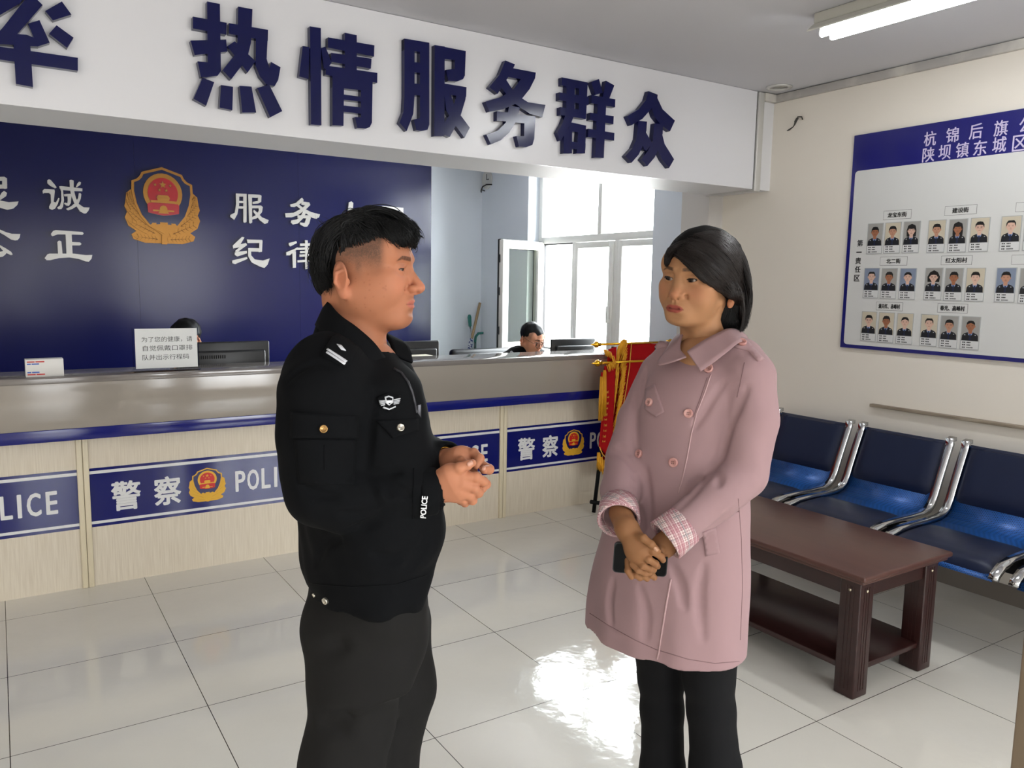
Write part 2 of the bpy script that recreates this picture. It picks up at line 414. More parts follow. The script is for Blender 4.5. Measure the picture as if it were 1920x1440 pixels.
def emblem(o, ax, ay, n, d, relief=False):
    """police badge, unit height; d = thickness of one layer. returns three mesh builders: leaves, shield, disc"""
    G, D, R, S = 0, 1, 2, 3
    wr = MB(); P = lambda mb, pts, h, mi, base=0.0: mb.prism(pts, o, ax, ay, n, h*d, mi, base*d)
    P(wr, sym([(0, .0), (.05, .012), (.25, .012), (.40, .055), (.425, .115), (.36, .16), (.46, .225), (.50, .33), (.47, .40), (.50, .47), (.485, .53), (.47, .64), (.41, .69), (.3, .6), (0, .3)]), 1.0, G)
    for sgn in (1, -1):
        for k, (a, b_, c, e, w_) in enumerate(((.05, .06, .40, .09, .05), (.08, .12, .48, .30, .055), (.2, .22, .485, .45, .05), (.3, .36, .475, .56, .045), (.37, .48, .45, .65, .035))):
            P(wr, [(sgn*x, y) for x, y in feather(a, b_, c, e, w_)], 1.5+.12*k, G, .5)
            m = [(a+(c-a)*.1, b_+(e-b_)*.1), (c, e)]
            P(wr, [(sgn*m[0][0], m[0][1]-.004), (sgn*m[1][0], m[1][1]), (sgn*m[0][0], m[0][1]+.004)], 1.75+.12*k, D, .5)
            if relief:
                for q in range(1, 7):
                    t = q/7.5; x, y = a+(c-a)*t, b_+(e-b_)*t; L = math.hypot(c-a, e-b_); ux, uy = (c-a)/L, (e-b_)/L
                    for s2 in (1, -1):
                        ex_, ey_ = x+ux*.03-uy*s2*w_*.8, y+uy*.03+ux*s2*w_*.8
                        P(wr, [(sgn*x, y-.003), (sgn*ex_, ey_), (sgn*x, y+.003)], 1.75+.12*k, D, .5)
    P(wr, [(-.035, 0.0), (.035, 0), (.03, .13), (-.03, .13)], 2.3, G, .5)
    sh = MB()
    half = [(0, 1.0), (.265, .92), (.29, .87), (.33, .83), (.40, .80), (.405, .68), (.375, .52), (.31, .36), (.20, .23), (0, .105)]
    P(sh, sym(half), 2.6, G, .4)
    P(sh, sym([(x*.915, .545+(y-.545)*.925) for x, y in half]), 3.0, S, .4)
    P(sh, sym([(0, .285), (.05, .285), (.05, .26), (.1, .255), (.1, .275), (.15, .275), (.17, .25), (.22, .25), (.19, .225), (0, .135)]), 3.4, G, .4)
    dc = MB()
    P(dc, disc(0, .66, .258), 3.6, G, .5); P(dc, disc(0, .66, .200), 4.0, R, .5)
    P(dc, [(-.21, .51), (-.19, .53), (.19, .53), (.21, .51), (.205, .405), (.10, .385), (.0, .372), (-.10, .385), (-.205, .405)], 4.2, R, .5)
    P(dc, [(-.165, .565), (.165, .565), (.165, .535), (-.165, .535)], 4.6, G, .6)
    P(dc, [(-.085, .60), (.085, .60), (.075, .565), (-.075, .565)], 4.6, G, .6)
    P(dc, [(-.065, .635), (.065, .635), (.09, .602), (-.09, .602)], 4.7, G, .6)
    P(dc, disc(0, .452, .052, 16), 4.5, G, .6); P(dc, [(-.14, .425), (.14, .425), (.14, .445), (-.14, .445)], 4.4, G, .6); P(dc, [(-.07, .40), (.07, .40), (.05, .43), (-.05, .43)], 4.6, G, .6)
    P(dc, star(0, .77, .05), 4.7, G, .6)
    for cx, cy in ((-.1, .765), (.1, .765), (-.045, .70), (.045, .70)): P(dc, star(cx, cy, .022), 4.6, G, .6)
    return wr, sh, dc
EM = [M_gold, M_golddark, M_red, M_shield]
AX, AZ, NY = Vector((1, 0, 0)), Vector((0, 0, 1)), Vector((0, -1, 0))
# the police band of one panel, offsets taken from the second panel
zb0, zb1 = .2976, .5911
def decal(xl, xr, nm):
    rt = MB(); o = (0, YC, 0)
    rt.box(xl, xr, YC-.0012, YC+.001, zb0, zb1, 0)
    rt.box(xl, xr, YC-.0018, YC-.001, zb0+.015, zb0+.0287, 1); rt.box(xl, xr, YC-.0018, YC-.001, zb1-.0285, zb1-.0135, 1)
    d = rt.build('police_band', [M_decalblue, M_decalwhite], ct)
    oo = (xl, YC-.0012, 0); zc = zb0+.146
    for wd_, u0, u1 in (('警', .095, .222), ('察', .290, .412)):
        w_ = MB(); lettering(w_, wd_, oo, AX, AZ, NY, u0, u1, zc-.077, zc+.066, .0012, 0, 0.0, bold=.026); w_.build('band_character', M_decalwhite, d)
    w_ = MB()
    for k, (c_, lw_) in enumerate((('P', .047), ('O', .057), ('L', .043), ('I', .012), ('C', .053), ('E', .043))):
        u0 = (.690, .752, .828, .896, .934, 1.012)[k]; lettering(w_, c_, oo, AX, AZ, NY, u0, u0+lw_, zc-.054, zc+.054, .0012, 0, 0.0, bold=.026)
    w_.build('band_word', M_decalwhite, d)
    e = MB()
    for p in emblem((xl+.545, YC-.0012, zc-.089), AX*.185, AZ*.18, NY, .0004): 
        k = len(e.v); e.v += p.v; e.f += [[i+k for i in f] for f in p.f]; e.m += p.m; e.sm += p.sm
    e.build('band_emblem', EM, d)
for i in range(len(MX)):
    xl = MX[i]+.026; xr = min(MX[i]+PITCHX-.026, X1)
    if xl < X1-.2: decal(xl, xr, i) if xr-xl > 1.1 else None
    if X1-.2 > xl and xr-xl <= 1.1: decal(xl, xl+PITCHX-.052, i)

# ================================================================== BEAM SLOGAN
M_bluesign = mat('glossy_navy_acrylic', (15, 19, 70), 0.16, spec=0.28)
o_b = (0, YB0, 0)
# stroke outlines of each cut-out character: (scale, x offset, y offset, strokes)
A3, B3_, C4 = (3, 0, 0), (3, 500, 0), (4, 1000, 0)
SLOGAN = {
'率': (A3, [[(-190,-190),(430,-95),(430,-25),(-190,-120)],[(60,-270),(140,-255),(170,-170),(95,-175)],[(-190,235),(438,325),(438,398),(-190,308)],[(75,235),(170,245),(186,490),(90,472)],[(90,-90),(190,-75),(110,20),(0,85),(-60,30)],[(170,-40),(240,28),(60,235),(-40,215),(20,150)],[(-45,182),(150,195),(222,225),(215,262),(-45,245)],[(157,133),(222,113),(280,240),(210,262)],[(348,8),(402,82),(298,115),(254,62)],[(318,142),(414,212),(378,270),(276,190)],[(-170,-20),(-110,-60),(-20,20),(-75,70)],[(-180,170),(-60,90),(-20,140),(-150,230)]]),
'热': (A3, [[(1165,8),(1237,22),(1243,400),(1225,425),(1165,435),(1130,433),(1112,345),(1168,350)],[(1085,93),(1275,128),(1273,195),(1085,160)],[(1072,228),(1272,222),(1278,290),(1095,310)],[(1288,130),(1508,168),(1506,230),(1288,190)],[(1340,37),(1420,52),(1412,240),(1390,330),(1300,447),(1252,395),(1320,310),(1336,230)],[(1440,160),(1508,168),(1500,330),(1515,385),(1525,348),(1578,378),(1565,450),(1545,485),(1500,475),(1462,430),(1438,370)],[(1278,260),(1320,232),(1438,345),(1393,408)],[(1140,437),(1205,462),(1160,595),(1088,555)],[(1243,478),(1311,488),(1307,620),(1235,605)],[(1348,483),(1415,487),(1441,633),(1363,634)],[(1447,495),(1514,475),(1588,625),(1520,660)]]),
'情': (B3_, [[(203,258),(240,265),(236,445),(183,430)],[(243,148),(305,158),(308,705),(250,700)],[(307,270),(330,262),(366,350),(340,390),(322,385)],[(345,210),(606,255),(604,318),(345,268)],[(363,297),(590,330),(586,386),(363,348)],[(332,368),(623,410),(622,466),(332,420)],[(440,184),(507,198),(507,430),(440,420)],[(370,425),(436,430),(432,708),(370,705)],[(370,425),(594,455),(594,515),(370,490)],[(530,450),(596,458),(592,690),(580,715),(560,723),(510,720),(497,658),(530,660)],[(425,530),(535,545),(535,572),(425,560)],[(425,592),(535,605),(535,640),(425,628)]]),
'服': (B3_, [[(775,217),(833,226),(832,540),(825,640),(788,737),(747,690),(770,630),(775,540)],[(775,217),(914,240),(914,298),(775,280)],[(862,235),(915,242),(915,700),(905,730),(870,736),(842,732),(828,672),(862,665)],[(830,350),(866,352),(866,410),(830,407)],[(830,470),(866,472),(866,537),(830,535)],[(945,253),(1002,262),(1000,765),(943,765)],[(945,253),(1120,287),(1118,345),(945,325)],[(1060,280),(1120,287),(1115,425),(1105,445),(1075,457),(1022,455),(1010,392),(1058,388)],[(1000,470),(1124,490),(1122,545),(1000,530)],[(1068,490),(1124,492),(1118,560),(1085,670),(1030,770),(1000,760),(1000,690),(1045,620),(1065,550)],[(1000,530),(1035,530),(1060,610),(1100,660),(1143,718),(1113,775),(1050,690),(1010,620)]]),
'务': (B3_, [[(1343,340),(1397,362),(1380,400),(1300,527),(1252,490),(1310,420)],[(1340,375),(1514,408),(1510,440),(1480,500),(1420,575),(1330,615),(1253,628),(1230,572),(1320,545),(1390,500),(1430,445),(1350,432)],[(1310,480),(1345,445),(1400,530),(1470,575),(1568,590),(1550,660),(1480,640),(1390,580)],[(1295,625),(1510,655),(1510,700),(1295,678)],[(1450,655),(1512,660),(1505,780),(1495,815),(1460,828),(1420,825),(1405,765),(1448,765)],[(1365,592),(1425,605),(1405,680),(1365,745),(1315,790),(1262,812),(1236,757),(1300,735),(1345,690)]]),
'群': (C4, [[(215,580),(408,618),(405,675),(215,640)],[(195,692),(416,725),(414,788),(195,752)],[(203,803),(395,830),(392,893),(203,862)],[(345,610),(408,618),(395,890),(340,880)],[(250,600),(312,640),(310,850),(285,920),(240,1000),(205,1055),(180,992),(215,930),(245,850)],[(230,1010),(292,920),(290,1150),(228,1150)],[(270,915),(396,942),(394,1000),(270,985)],[(340,935),(396,942),(388,1150),(325,1150)],[(270,1060),(392,1075),(390,1125),(270,1115)],[(432,615),(492,592),(520,695),(467,712)],[(545,605),(608,640),(570,740),(520,735)],[(437,712),(615,745),(613,805),(437,775)],[(427,845),(603,872),(600,932),(425,900)],[(412,965),(608,997),(606,1055),(410,1028)],[(485,730),(548,740),(528,1185),(463,1182)]]),
'众': (C4, [[(865,683),(933,710),(930,740),(885,815),(820,890),(735,940),(704,870),(790,820),(845,750)],[(885,800),(930,735),(970,820),(1062,905),(1025,985),(960,940),(905,870)],[(788,905),(853,912),(848,980),(825,1085),(790,1160),(737,1220),(690,1170),(745,1110),(775,1040)],[(840,985),(860,1020),(892,1075),(850,1130),(832,1122),(818,1080)],[(908,925),(972,932),(970,1000),(945,1100),(910,1180),(855,1245),(810,1195),(860,1130),(895,1060)],[(965,1000),(985,1080),(1056,1195),(1018,1260),(970,1200),(935,1130)]])}
def cutout(strokes, sc, X0_, Y0_, yplane, th, name, m):
    """raised character: every stroke outline set on the plane Y = yplane and given thickness th towards the room"""
    b = MB(); al = []
    for i, st_ in enumerate(strokes):
        P = [on(X0_+x/sc, Y0_+y/sc, 1, yplane-th) for x, y in st_]; al += P
        b.prism([(p.x, p.z) for p in P], (0, yplane, 0), AX, AZ, NY, th+.00012*(i % 5))
    cx = sum(p.x for p in al)/len(al); cz = sum(p.z for p in al)/len(al)
    return b.build(name, m, None, loc=(cx, yplane, cz))
for ch, ((sc, ox, oy), strokes) in SLOGAN.items():
    o = cutout(strokes, sc, ox, oy, YB0, .032, 'sign_character', M_bluesign)
    nth = {'率': 'leftmost, cut by the picture edge', '热': 'second from the left', '情': 'third from the left', '服': 'fourth from the left', '务': 'third from the right', '群': 'second from the right', '众': 'rightmost'}[ch]
    tag(o, 'raised navy character %s on the white beam, %s' % (ch, nth), 'sign letter', 'navy slogan characters on the beam')

# ================================================================== BACKDROP
YN = YBACK-.03
M_navy = mat('navy_backdrop_gloss', (19, 23, 76), 0.2, spec=0.42)
bd = MB()
for xa, xb in ((-3.4, -1.9), (-1.9, -.68), (-.68, .98), (.98, 2.3), (2.3, 3.612)): bd.box(xa+.0006, xb-.0006, YN, YBACK-.002, .5, ZC-.02)
o = bd.build('backdrop_board', M_navy, None, loc=(.1, YBACK-.02, .5)); tag(o, 'glossy navy backdrop board on the back wall behind the counter', 'backdrop')
M_silver = mat('silver_letter_face', (205, 203, 200), 0.3, 0.25)
o_n = (0, YN, 0)
E7, F5 = (7.2, 0, 320), (5.189, 420, 340)
MOTTO = {
'忠': (E7, [[(-150,85),(60,82),(95,105),(95,135),(-150,135)],[(30,95),(95,105),(97,235),(70,245),(28,235)],[(-150,190),(97,186),(95,240),(-150,238)],[(-150,90),(-100,90),(-100,235),(-150,235)],[(-55,20),(-10,20),(-10,300),(-55,300)],[(-70,430),(0,403),(120,425),(250,415),(235,460),(180,510),(100,527),(-20,495)],[(-30,395),(20,300),(55,272),(95,300),(85,340),(20,385),(-20,415)],[(-190,330),(-150,310),(-125,400),(-175,440)]]),
'诚': (E7, [[(660,115),(685,125),(740,190),(765,225),(745,238),(680,205),(640,170),(640,130)],[(575,270),(600,245),(735,255),(740,280),(725,420),(755,430),(790,365),(803,375),(780,450),(745,510),(705,528),(665,510),(665,480),(690,430),(685,320),(660,300),(600,300),(580,310)],[(800,210),(830,208),(1112,240),(1112,278),(1000,275),(860,262),(805,240)],[(805,215),(850,260),(865,400),(850,490),(830,518),(790,520),(770,500),(810,470),(830,400),(825,280)],[(862,320),(890,315),(955,312),(965,340),(955,440),(930,475),(895,470),(865,445),(875,430),(910,440),(915,400),(912,345),(870,345)],[(940,130),(960,122),(995,135),(995,250),(1025,370),(1065,450),(1130,495),(1210,497),(1195,540),(1165,575),(1135,578),(1080,550),(1000,430),(960,330),(945,240)],[(1065,305),(1085,302),(1098,320),(1090,380),(1050,470),(980,515),(920,535),(892,515),(960,480),(1020,430),(1055,370)],[(1070,148),(1095,160),(1085,190),(1040,222),(1025,218),(1050,165)]]),
'公': (E7, [[(0,795),(80,830),(160,852),(275,855),(265,905),(240,935),(205,942),(150,930),(60,870),(-30,820)],[(-100,790),(-60,820),(-130,920),(-260,960),(-270,930),(-170,880)],[(-60,940),(-10,960),(-80,1100),(0,1095),(60,1080),(85,1120),(40,1160),(-80,1180),(-160,1170),(-150,1120)],[(0,1005),(80,1050),(150,1095),(172,1130),(150,1140),(60,1100),(0,1035)]]),
'正': (E7, [[(690,850),(720,812),(750,802),(1115,828),(1130,848),(1115,866),(970,862),(780,860),(710,884),(692,870)],[(885,855),(968,858),(980,1130),(898,1130)],[(960,962),(1080,968),(1102,990),(1080,1008),(965,1008)],[(775,960),(800,943),(828,955),(845,1130),(785,1130)],[(605,1180),(640,1130),(670,1120),(990,1120),(1160,1140),(1247,1137),(1235,1190),(1200,1228),(1160,1225),(1060,1190),(940,1172),(800,1180),(680,1208),(630,1208)]]),
'服': (F5, [[(115,118),(148,120),(147,230),(130,320),(100,375),(60,345),(65,325),(105,305),(118,220)],[(115,118),(218,122),(218,150),(115,146)],[(188,122),(220,122),(220,395),(205,403),(188,398)],[(142,190),(192,192),(192,212),(142,210)],[(142,242),(192,244),(192,266),(142,264)],[(235,128),(272,130),(275,400),(260,410),(245,405)],[(235,125),(345,130),(365,140),(362,200),(335,215),(280,220),(278,200),(330,190),(332,160),(245,155)],[(270,235),(360,235),(378,250),(370,300),(320,360),(265,375),(262,355),(310,330),(340,285),(335,262),(270,262)],[(290,275),(320,300),(370,350),(435,378),(425,405),(395,415),(350,380),(310,330),(285,295)]]),
'务': (F5, [[(760,158),(775,180),(770,200),(690,250),(650,248),(642,225),(700,210),(745,170)],[(760,195),(830,205),(840,230),(800,270),(720,330),(660,350),(600,350),(595,310),(680,305),(760,260),(790,235),(750,225)],[(700,235),(730,225),(780,265),(850,300),(935,322),(925,350),(900,365),(860,355),(780,300)],[(715,330),(840,330),(845,355),(830,410),(810,440),(780,442),(740,420),(740,400),(785,405),(800,360),(715,355)],[(770,290),(800,300),(780,350),(720,410),(670,420),(650,400),(655,380),(710,370),(750,330)]]),
'人': (F5, [[(1215,205),(1240,195),(1258,210),(1255,260),(1230,330),(1170,400),(1105,440),(1088,420),(1160,370),(1205,300)],[(1225,280),(1250,270),(1300,350),(1400,400),(1390,440),(1340,430),(1260,360)]]),
'民': (F5, [[(1540,240),(1740,258),(1740,284),(1550,278)],[(1712,260),(1745,258),(1745,345),(1712,345)],[(1560,318),(1745,325),(1745,350),(1565,345)],[(1540,240),(1572,245),(1577,470),(1545,480)],[(1570,362),(1748,360),(1748,384),(1570,388)],[(1530,455),(1640,430),(1640,455),(1540,487)],[(1640,365),(1672,365),(1700,440),(1790,478),(1780,510),(1720,490),(1660,440)]]),
'纪': (F5, [[(175,540),(200,545),(150,630),(90,655),(85,625)],[(88,628),(215,600),(225,620),(130,690),(105,680),(150,642),(95,652)],[(105,690),(130,685),(222,675),(224,700),(130,732),(105,715)],[(80,770),(225,735),(228,755),(110,805),(80,795)],[(222,565),(370,570),(375,595),(340,600),(230,600)],[(345,572),(375,575),(370,685),(342,690)],[(235,648),(370,652),(365,686),(235,682)],[(235,650),(262,655),(265,720),(300,760),(380,770),(445,750),(425,810),(395,842),(350,830),(270,790),(235,730)]]),
'律': (F5, [[(630,600),(705,582),(710,600),(645,635),(632,620)],[(605,690),(690,655),(715,640),(715,660),(640,720),(605,720)],[(665,690),(700,680),(700,840),(670,842)],[(740,605),(860,600),(885,620),(860,628),(740,630)],[(852,605),(885,615),(882,692),(850,690)],[(740,678),(882,672),(882,695),(740,700)],[(715,645),(915,640),(915,662),(715,668)],[(735,712),(880,705),(880,728),(735,735)],[(715,768),(895,755),(895,778),(715,790)],[(788,572),(815,575),(820,850),(792,855)]])}
where = {'忠': 'cut by the left picture edge, upper row', '诚': 'upper row left of the gold emblem', '公': 'cut by the left picture edge, lower row', '正': 'lower row left of the gold emblem', '服': 'upper row just right of the gold emblem',
         '务': 'upper row, second right of the gold emblem', '人': 'partly behind the officer\'s hair, upper row', '民': 'upper row, rightmost, above the officer\'s forehead', '纪': 'lower row just right of the gold emblem', '律': 'lower row beside the officer\'s hair'}
for ch, ((sc, ox, oy), strokes) in MOTTO.items():
    o = cutout(strokes, sc, ox, oy, YN, .018, 'wall_character', M_silver)
    tag(o, 'silver character %s on the navy backdrop, %s' % (ch, where[ch]), 'sign letter', 'silver slogan characters on the backdrop')
# gold relief badge
a_, c_ = on(302, 458, 1, YN), on(302, 314, 1, YN); xl, xr = on(233, 390, 1, YN).x, on(374, 390, 1, YN).x
M_g3 = mat('relief_gold', (168, 118, 54), 0.34, 0.6); M_g4 = mat('relief_gold_shadow', (96, 62, 24), 0.45, 0.4); M_r3 = mat('relief_red', (176, 24, 34), 0.2, coat=.4); M_s3 = mat('relief_blue', (14, 26, 72), 0.15, coat=.4)
em = thing('police_emblem', ((xl+xr)/2, YN, a_.z), 'large gold and red police emblem on the navy backdrop', 'emblem')
for nme, mb in zip(('laurel_leaves', 'shield', 'red_disc'), emblem(((xl+xr)/2, YN, a_.z), AX*((xr-xl)), AZ*(c_.z-a_.z), NY, .009, True)): mb.build(nme, [M_g3, M_g4, M_r3, M_s3], em)

# ================================================================== THINGS ON THE COUNTER
M_acryl = pane_mat('clear_acrylic', (253, 254, 254), 0.04)
M_paper = mat('white_paper', (244, 242, 242), 0.6)
M_ink = mat('black_print', (24, 24, 26), 0.6)
p0, p1 = on(250, 697, 1, 4.30), on(373, 692, 1, 4.30)
sh = thing('sign_holder', ((p0.x+p1.x)/2, 4.30, CT), 'clear acrylic stand holding a printed white notice on the counter', 'sign')
hx0, hx1 = p0.x, p1.x; hz1 = on(310, 614, 1, 4.31).z
b = MB()
for y in (4.286, 4.302): b.box(hx0, hx1, y, y+.002, CT+.012, hz1)
b.bbox(hx0-.002, hx1+.002, 4.262, 4.33, CT, CT+.012, .003); b.box(hx0, hx0+.002, 4.286, 4.304, CT+.012, hz1); b.box(hx1-.002, hx1, 4.286, 4.304, CT+.012, hz1)
b.build('acrylic_stand', M_acryl, sh)
b = MB(); b.box(hx0+.012, hx1-.006, 4.293, 4.295, CT+.016, hz1-.004); pp = b.build('notice_paper', M_paper, sh)
b = MB(); W_ = hx1-hx0; H_ = hz1-CT
for txt, u0, u1, v in (('为了您的健康，请', .135, .905, .735), ('自觉佩戴口罩排', .15, .905, .535), ('队并出示行程码', .14, .845, .325)):
    lettering(b, txt, (hx0, 4.293, CT), AX, AZ, NY, W_*u0, W_*u1, H_*v-H_*.062, H_*v+H_*.062, .0006, 0, -.004)
b.build('notice_lettering', M_ink, pp)
q0, q1 = on(48, 706, 1, 4.27), on(120, 703, 1, 4.27); tz = on(84, 673, 1, 4.27).z
tb = thing('carton', ((q0.x+q1.x)/2, 4.27, CT), 'small white carton with red and blue print at the counter\'s left', 'box')
b = MB(); b.bbox(q0.x, q1.x, 4.26, 4.33, CT, tz, .002); b.build('carton_body', mat('white_carton', (228, 226, 222), .3), tb)
bw = q1.x-q0.x; bh = tz-CT
for u0, u1, v, mi in ((.05, .25, .86, 0), (.27, .5, .86, 0), (.05, .15, .74, 1), (.17, .36, .74, 1), (.05, .15, .27, 1), (.17, .36, .27, 1), (.05, .26, .15, 0), (.28, .5, .15, 0)):
    b = MB(); b.box(q0.x+bw*u0, q0.x+bw*u1, 4.2592, 4.2602, CT+bh*(v-.035), CT+bh*(v+.035)); b.build('carton_print', mat('print_blue', (60, 100, 190), .5) if mi else mat('print_red', (200, 60, 56), .5), tb)

M_mon = mat('black_monitor_plastic', (30, 31, 33), 0.35, bump=(400, .1, .001))
M_monl = mat('monitor_bezel', (52, 53, 56), 0.3)
def monitor(xa, xb, y, zt, zb, label, tilt=0.0, vents=True):
    t = thing('monitor', ((xa+xb)/2, y, .74), label, 'monitor', 'monitors behind the counter')
    b = MB(); b.bbox(xa, xb, y, y+.025, zb, zt, .008); b.bbox(xa+.03, xb-.03, y-.03, y+.004, zb+.04, zt-.05, .012); b.build('screen_housing', M_mon, t)
    b = MB(); b.box(xa+.012, xb-.012, y+.024, y+.027, zb+.015, zt-.012); b.build('screen', mat('dark_screen', (10, 12, 16), .1), t)
    b = MB(); b.bbox((xa+xb)/2-.03, (xa+xb)/2+.03, y-.025, y+.01, .76, zb+.12, .006); b.bbox((xa+xb)/2-.13, (xa+xb)/2+.13, y-.09, y+.1, .74, .762, .006); b.build('stand', M_mon, t)
    if vents:
        b = MB()
        for k in range(14): b.box(xa+.1+k*.012, xa+.106+k*.012, y-.032, y-.028, zt-.095, zt-.075)
        b.build('vent', mat('vent_black', (8, 8, 9), .8), t)
def monpx(px0, px1, py, y): return on(px0, py, 1, y).x, on(px1, py, 1, y).x, on((px0+px1)/2, py, 1, y).z
a, c, z = monpx(330, 505, 641, 4.85); monitor(a, c, 4.85, z, z-.33, 'black monitor back behind the notice stand')
a, c, z = monpx(700, 824, 640, 4.85); monitor(a, c, 4.85, z, z-.33, 'black monitor back behind the standing officer\'s shoulder')
a, c, z = monpx(1035, 1117, 635, 4.90); monitor(a, c, 4.90, z, z-.33, 'black monitor back in front of the seated officer')
# papers
a, c = on(772, 680, 2, .98), on(822, 680, 2, .98)
pst = thing('paper_stack', on(797, 680, 1, 4.66), 'stack of cream papers behind the standing officer\'s shoulder', 'papers')
x0_, x1_ = on(770, 680, 1, 4.66).x, on(821, 680, 1, 4.66).x; zt_ = on(797, 668, 1, 4.66).z
b = MB(); b.box(x0_-.05, x1_+.02, 4.60, 4.90, .74, zt_-.07); b.build('folder_pile', mat('grey_folders', (90, 88, 86), .6), pst)
for k in range(5):
    b = MB(); z_ = zt_-.07+k*.014; dx = rng.uniform(-.012, .012)
    b.bbox(x0_+dx-.04, x1_+dx, 4.61, 4.88, z_, z_+.012, .002); b.build('paper_ream', mat('cream_paper', (222, 216, 196), .7), pst)
# office chair behind the counter
M_leather = mat('black_leather', (16, 17, 20), 0.35, bump=(120, .08, .002))
def office_chair(px0, px1, py, y, label):
    xa, xb = on(px0, py, 1, y).x, on(px1, py, 1, y).x; zt = on((px0+px1)/2, py, 1, y).z; xc = (xa+xb)/2
    t = thing('office_chair', (xc, y-.1, 0), label, 'chair', 'office chairs behind the counter')
    b = MB(); b.bbox(xa, xb, y, y+.09, zt-.62, zt, .035, seg=4)
    for k in range(4): b.bbox(xa+.02, xb-.02, y-.025, y+.05, zt-.15-k*.14, zt-.03-k*.14, .03, seg=3)
    b.build('backrest', M_leather, t)
    b = MB(); b.bbox(xa+.02, xb-.02, y-.5, y+.02, .42, .52, .04, seg=3); b.build('seat', M_leather, t)
    mm = mat('chair_chrome', (170, 172, 176), .2, .9); b = MB(); b.cyl((xc, y-.22, .06), (xc, y-.22, .43), .025); b.build('column', mm, t)
    b = MB()
    for k in range(5):
        a = 2*math.pi*k/5; b.tube([(xc, y-.22, .09), (xc+.28*math.cos(a), y-.22+.28*math.sin(a), .05)], [.022, .014], 8); b.ball((xc+.28*math.cos(a), y-.22+.28*math.sin(a), .028), .028, 10)
    b.build('base', mm, t)
office_chair(849, 962, 654, 5.85, 'black leather office chair back beside the seated officer')

# ================================================================== BROOMS IN THE CORNER, CLOCK, CABLES
def stick(nm, label, pa, pb, parts):
    """pa top px, pb a lower px on the shaft; both on a plane just off the back wall; shaft continues to the floor"""
    A = on(*pa, 1, YBACK-.05); B = on(*pb, 1, YBACK-.12); d = (B-A); k = (A.z-.02)/(A.z-B.z); E_ = A+d*k
    E_.x = min(max(E_.x, A.x-.45), A.x+.3, XW-.2); E_.y = max(E_.y, YBACK-.55)
    t = thing(nm, E_, label, 'broom'); parts(t, A, E_); return t
M_stick = mat('bare_wood_stick', (150, 124, 92), .6, noise=(5, (170, 146, 112), .2, (30, 30, 3)))
M_steel = mat('brushed_steel', (190, 192, 196), .25, .9); M_green = mat('green_plastic', (36, 112, 104), .4)
def p1_(t, A, E_):
    b = MB(); b.cyl(A, E_, .014, 12); b.build('wood_handle', M_stick, t)
    b = MB(); B = A.lerp(E_, .28); b.cyl(B, A.lerp(E_, .38), .021, 12); b.build('patterned_grip', mat('blue_check_cloth', (40, 58, 120), .8, noise=(60, (210, 214, 222), .02, (1, 1, 1))), t)
    b = MB(); b.bbox(E_.x-.14, E_.x+.14, E_.y-.03, E_.y+.03, 0.002, .14, .02); b.build('bristles', mat('straw', (150, 120, 70), .9), t)
stick('broom', 'broom with bare wooden stick leaning in the far corner', (900, 568), (873, 650), p1_)
def p2_(t, A, E_):
    b = MB(); b.cyl(A.lerp(E_, .05), E_, .009, 10); b.build('steel_shaft', M_steel, t)
    b = MB(); b.tube([A, A.lerp(E_, .02), A.lerp(E_, .1)], [.012, .02, .016], 12); b.build('grip', M_green, t)
    b = MB(); b.bbox(E_.x-.15, E_.x+.15, E_.y-.05, E_.y+.05, 0.002, .05, .015); b.build('mop_pad', mat('mop_cloth', (160, 160, 165), .9), t)
stick('mop', 'steel mop with straight green grip leaning in the far corner', (880, 590), (884, 652), p2_)
def p3_(t, A, E_):
    b = MB(); b.cyl(A, E_, .008, 10); b.build('steel_shaft', M_steel, t)
    b = MB(); R_ = Vector((1, 0, 0)); pts = [A+Vector((0, 0, -.1)), A, A+Vector((.005, 0, .045)), A+Vector((.035, 0, .08)), A+Vector((.09, 0, .085)), A+Vector((.13, 0, .07))]
    b.tube(pts, [.012, .013, .013, .013, .013, .012], 10); b.build('hook_handle', M_green, t)
    b = MB(); b.ball((E_.x, E_.y, .02), .018, 10); b.build('rubber_tip', M_seal, t)
stick('walking_stick', 'steel stick with green hooked handle leaning in the far corner', (891, 640), (892, 655), p3_)
ck = thing('wall_clock', on(914, 337, 0, XW), 'small round white wall clock high beside the window', 'clock')
c0 = ck.location.copy(); c0.x = XW
b = MB(); b.lathe([(.0, 0), (.095, 0), (.095, .008), (.088, .012), (.084, .009), (0, .009)], c0, (-1, 0, 0), 28); b.build('clock_case', mat('clock_white', (214, 214, 212), .35), ck)
b = MB(); b.box(c0.x-.012, c0.x-.010, c0.y-.004, c0.y+.004, c0.z, c0.z+.055); b.box(c0.x-.012, c0.x-.010, c0.y-.045, c0.y, c0.z-.004, c0.z+.004); b.build('clock_hands', M_ink, ck)
M_cable = mat('black_cable', (18, 18, 18), .5)
cb = MB()
pts = [on(922, 346, 0, XW-.008), on(912, 346, 0, XW-.02), on(905, 350, 0, XW-.02), on(902, 357, 0, XW-.015), on(902, 361, 0, XW-.01)]
cb.tube(pts, .006, 8); cb.tube([on(903, 356, 0, XW-.015), on(909, 358, 0, XW-.02)], .005, 8)
o = cb.build('cable', M_cable, None, loc=pts[0]); tag(o, 'short black cable loop under the wall clock', 'cable')
cb = MB()
pts = [on(x, y, 0, XR-d) for x, y, d in ((1505, 224, .004), (1503, 219, .02), (1496, 219, .025), (1494, 225, .02), (1491, 232, .02), (1487, 238, .02), (1480, 243, .015), (1476, 245, .012))]
cb.tube(pts, [.004, .004, .004, .005, .004, .003, .005, .003], 8)
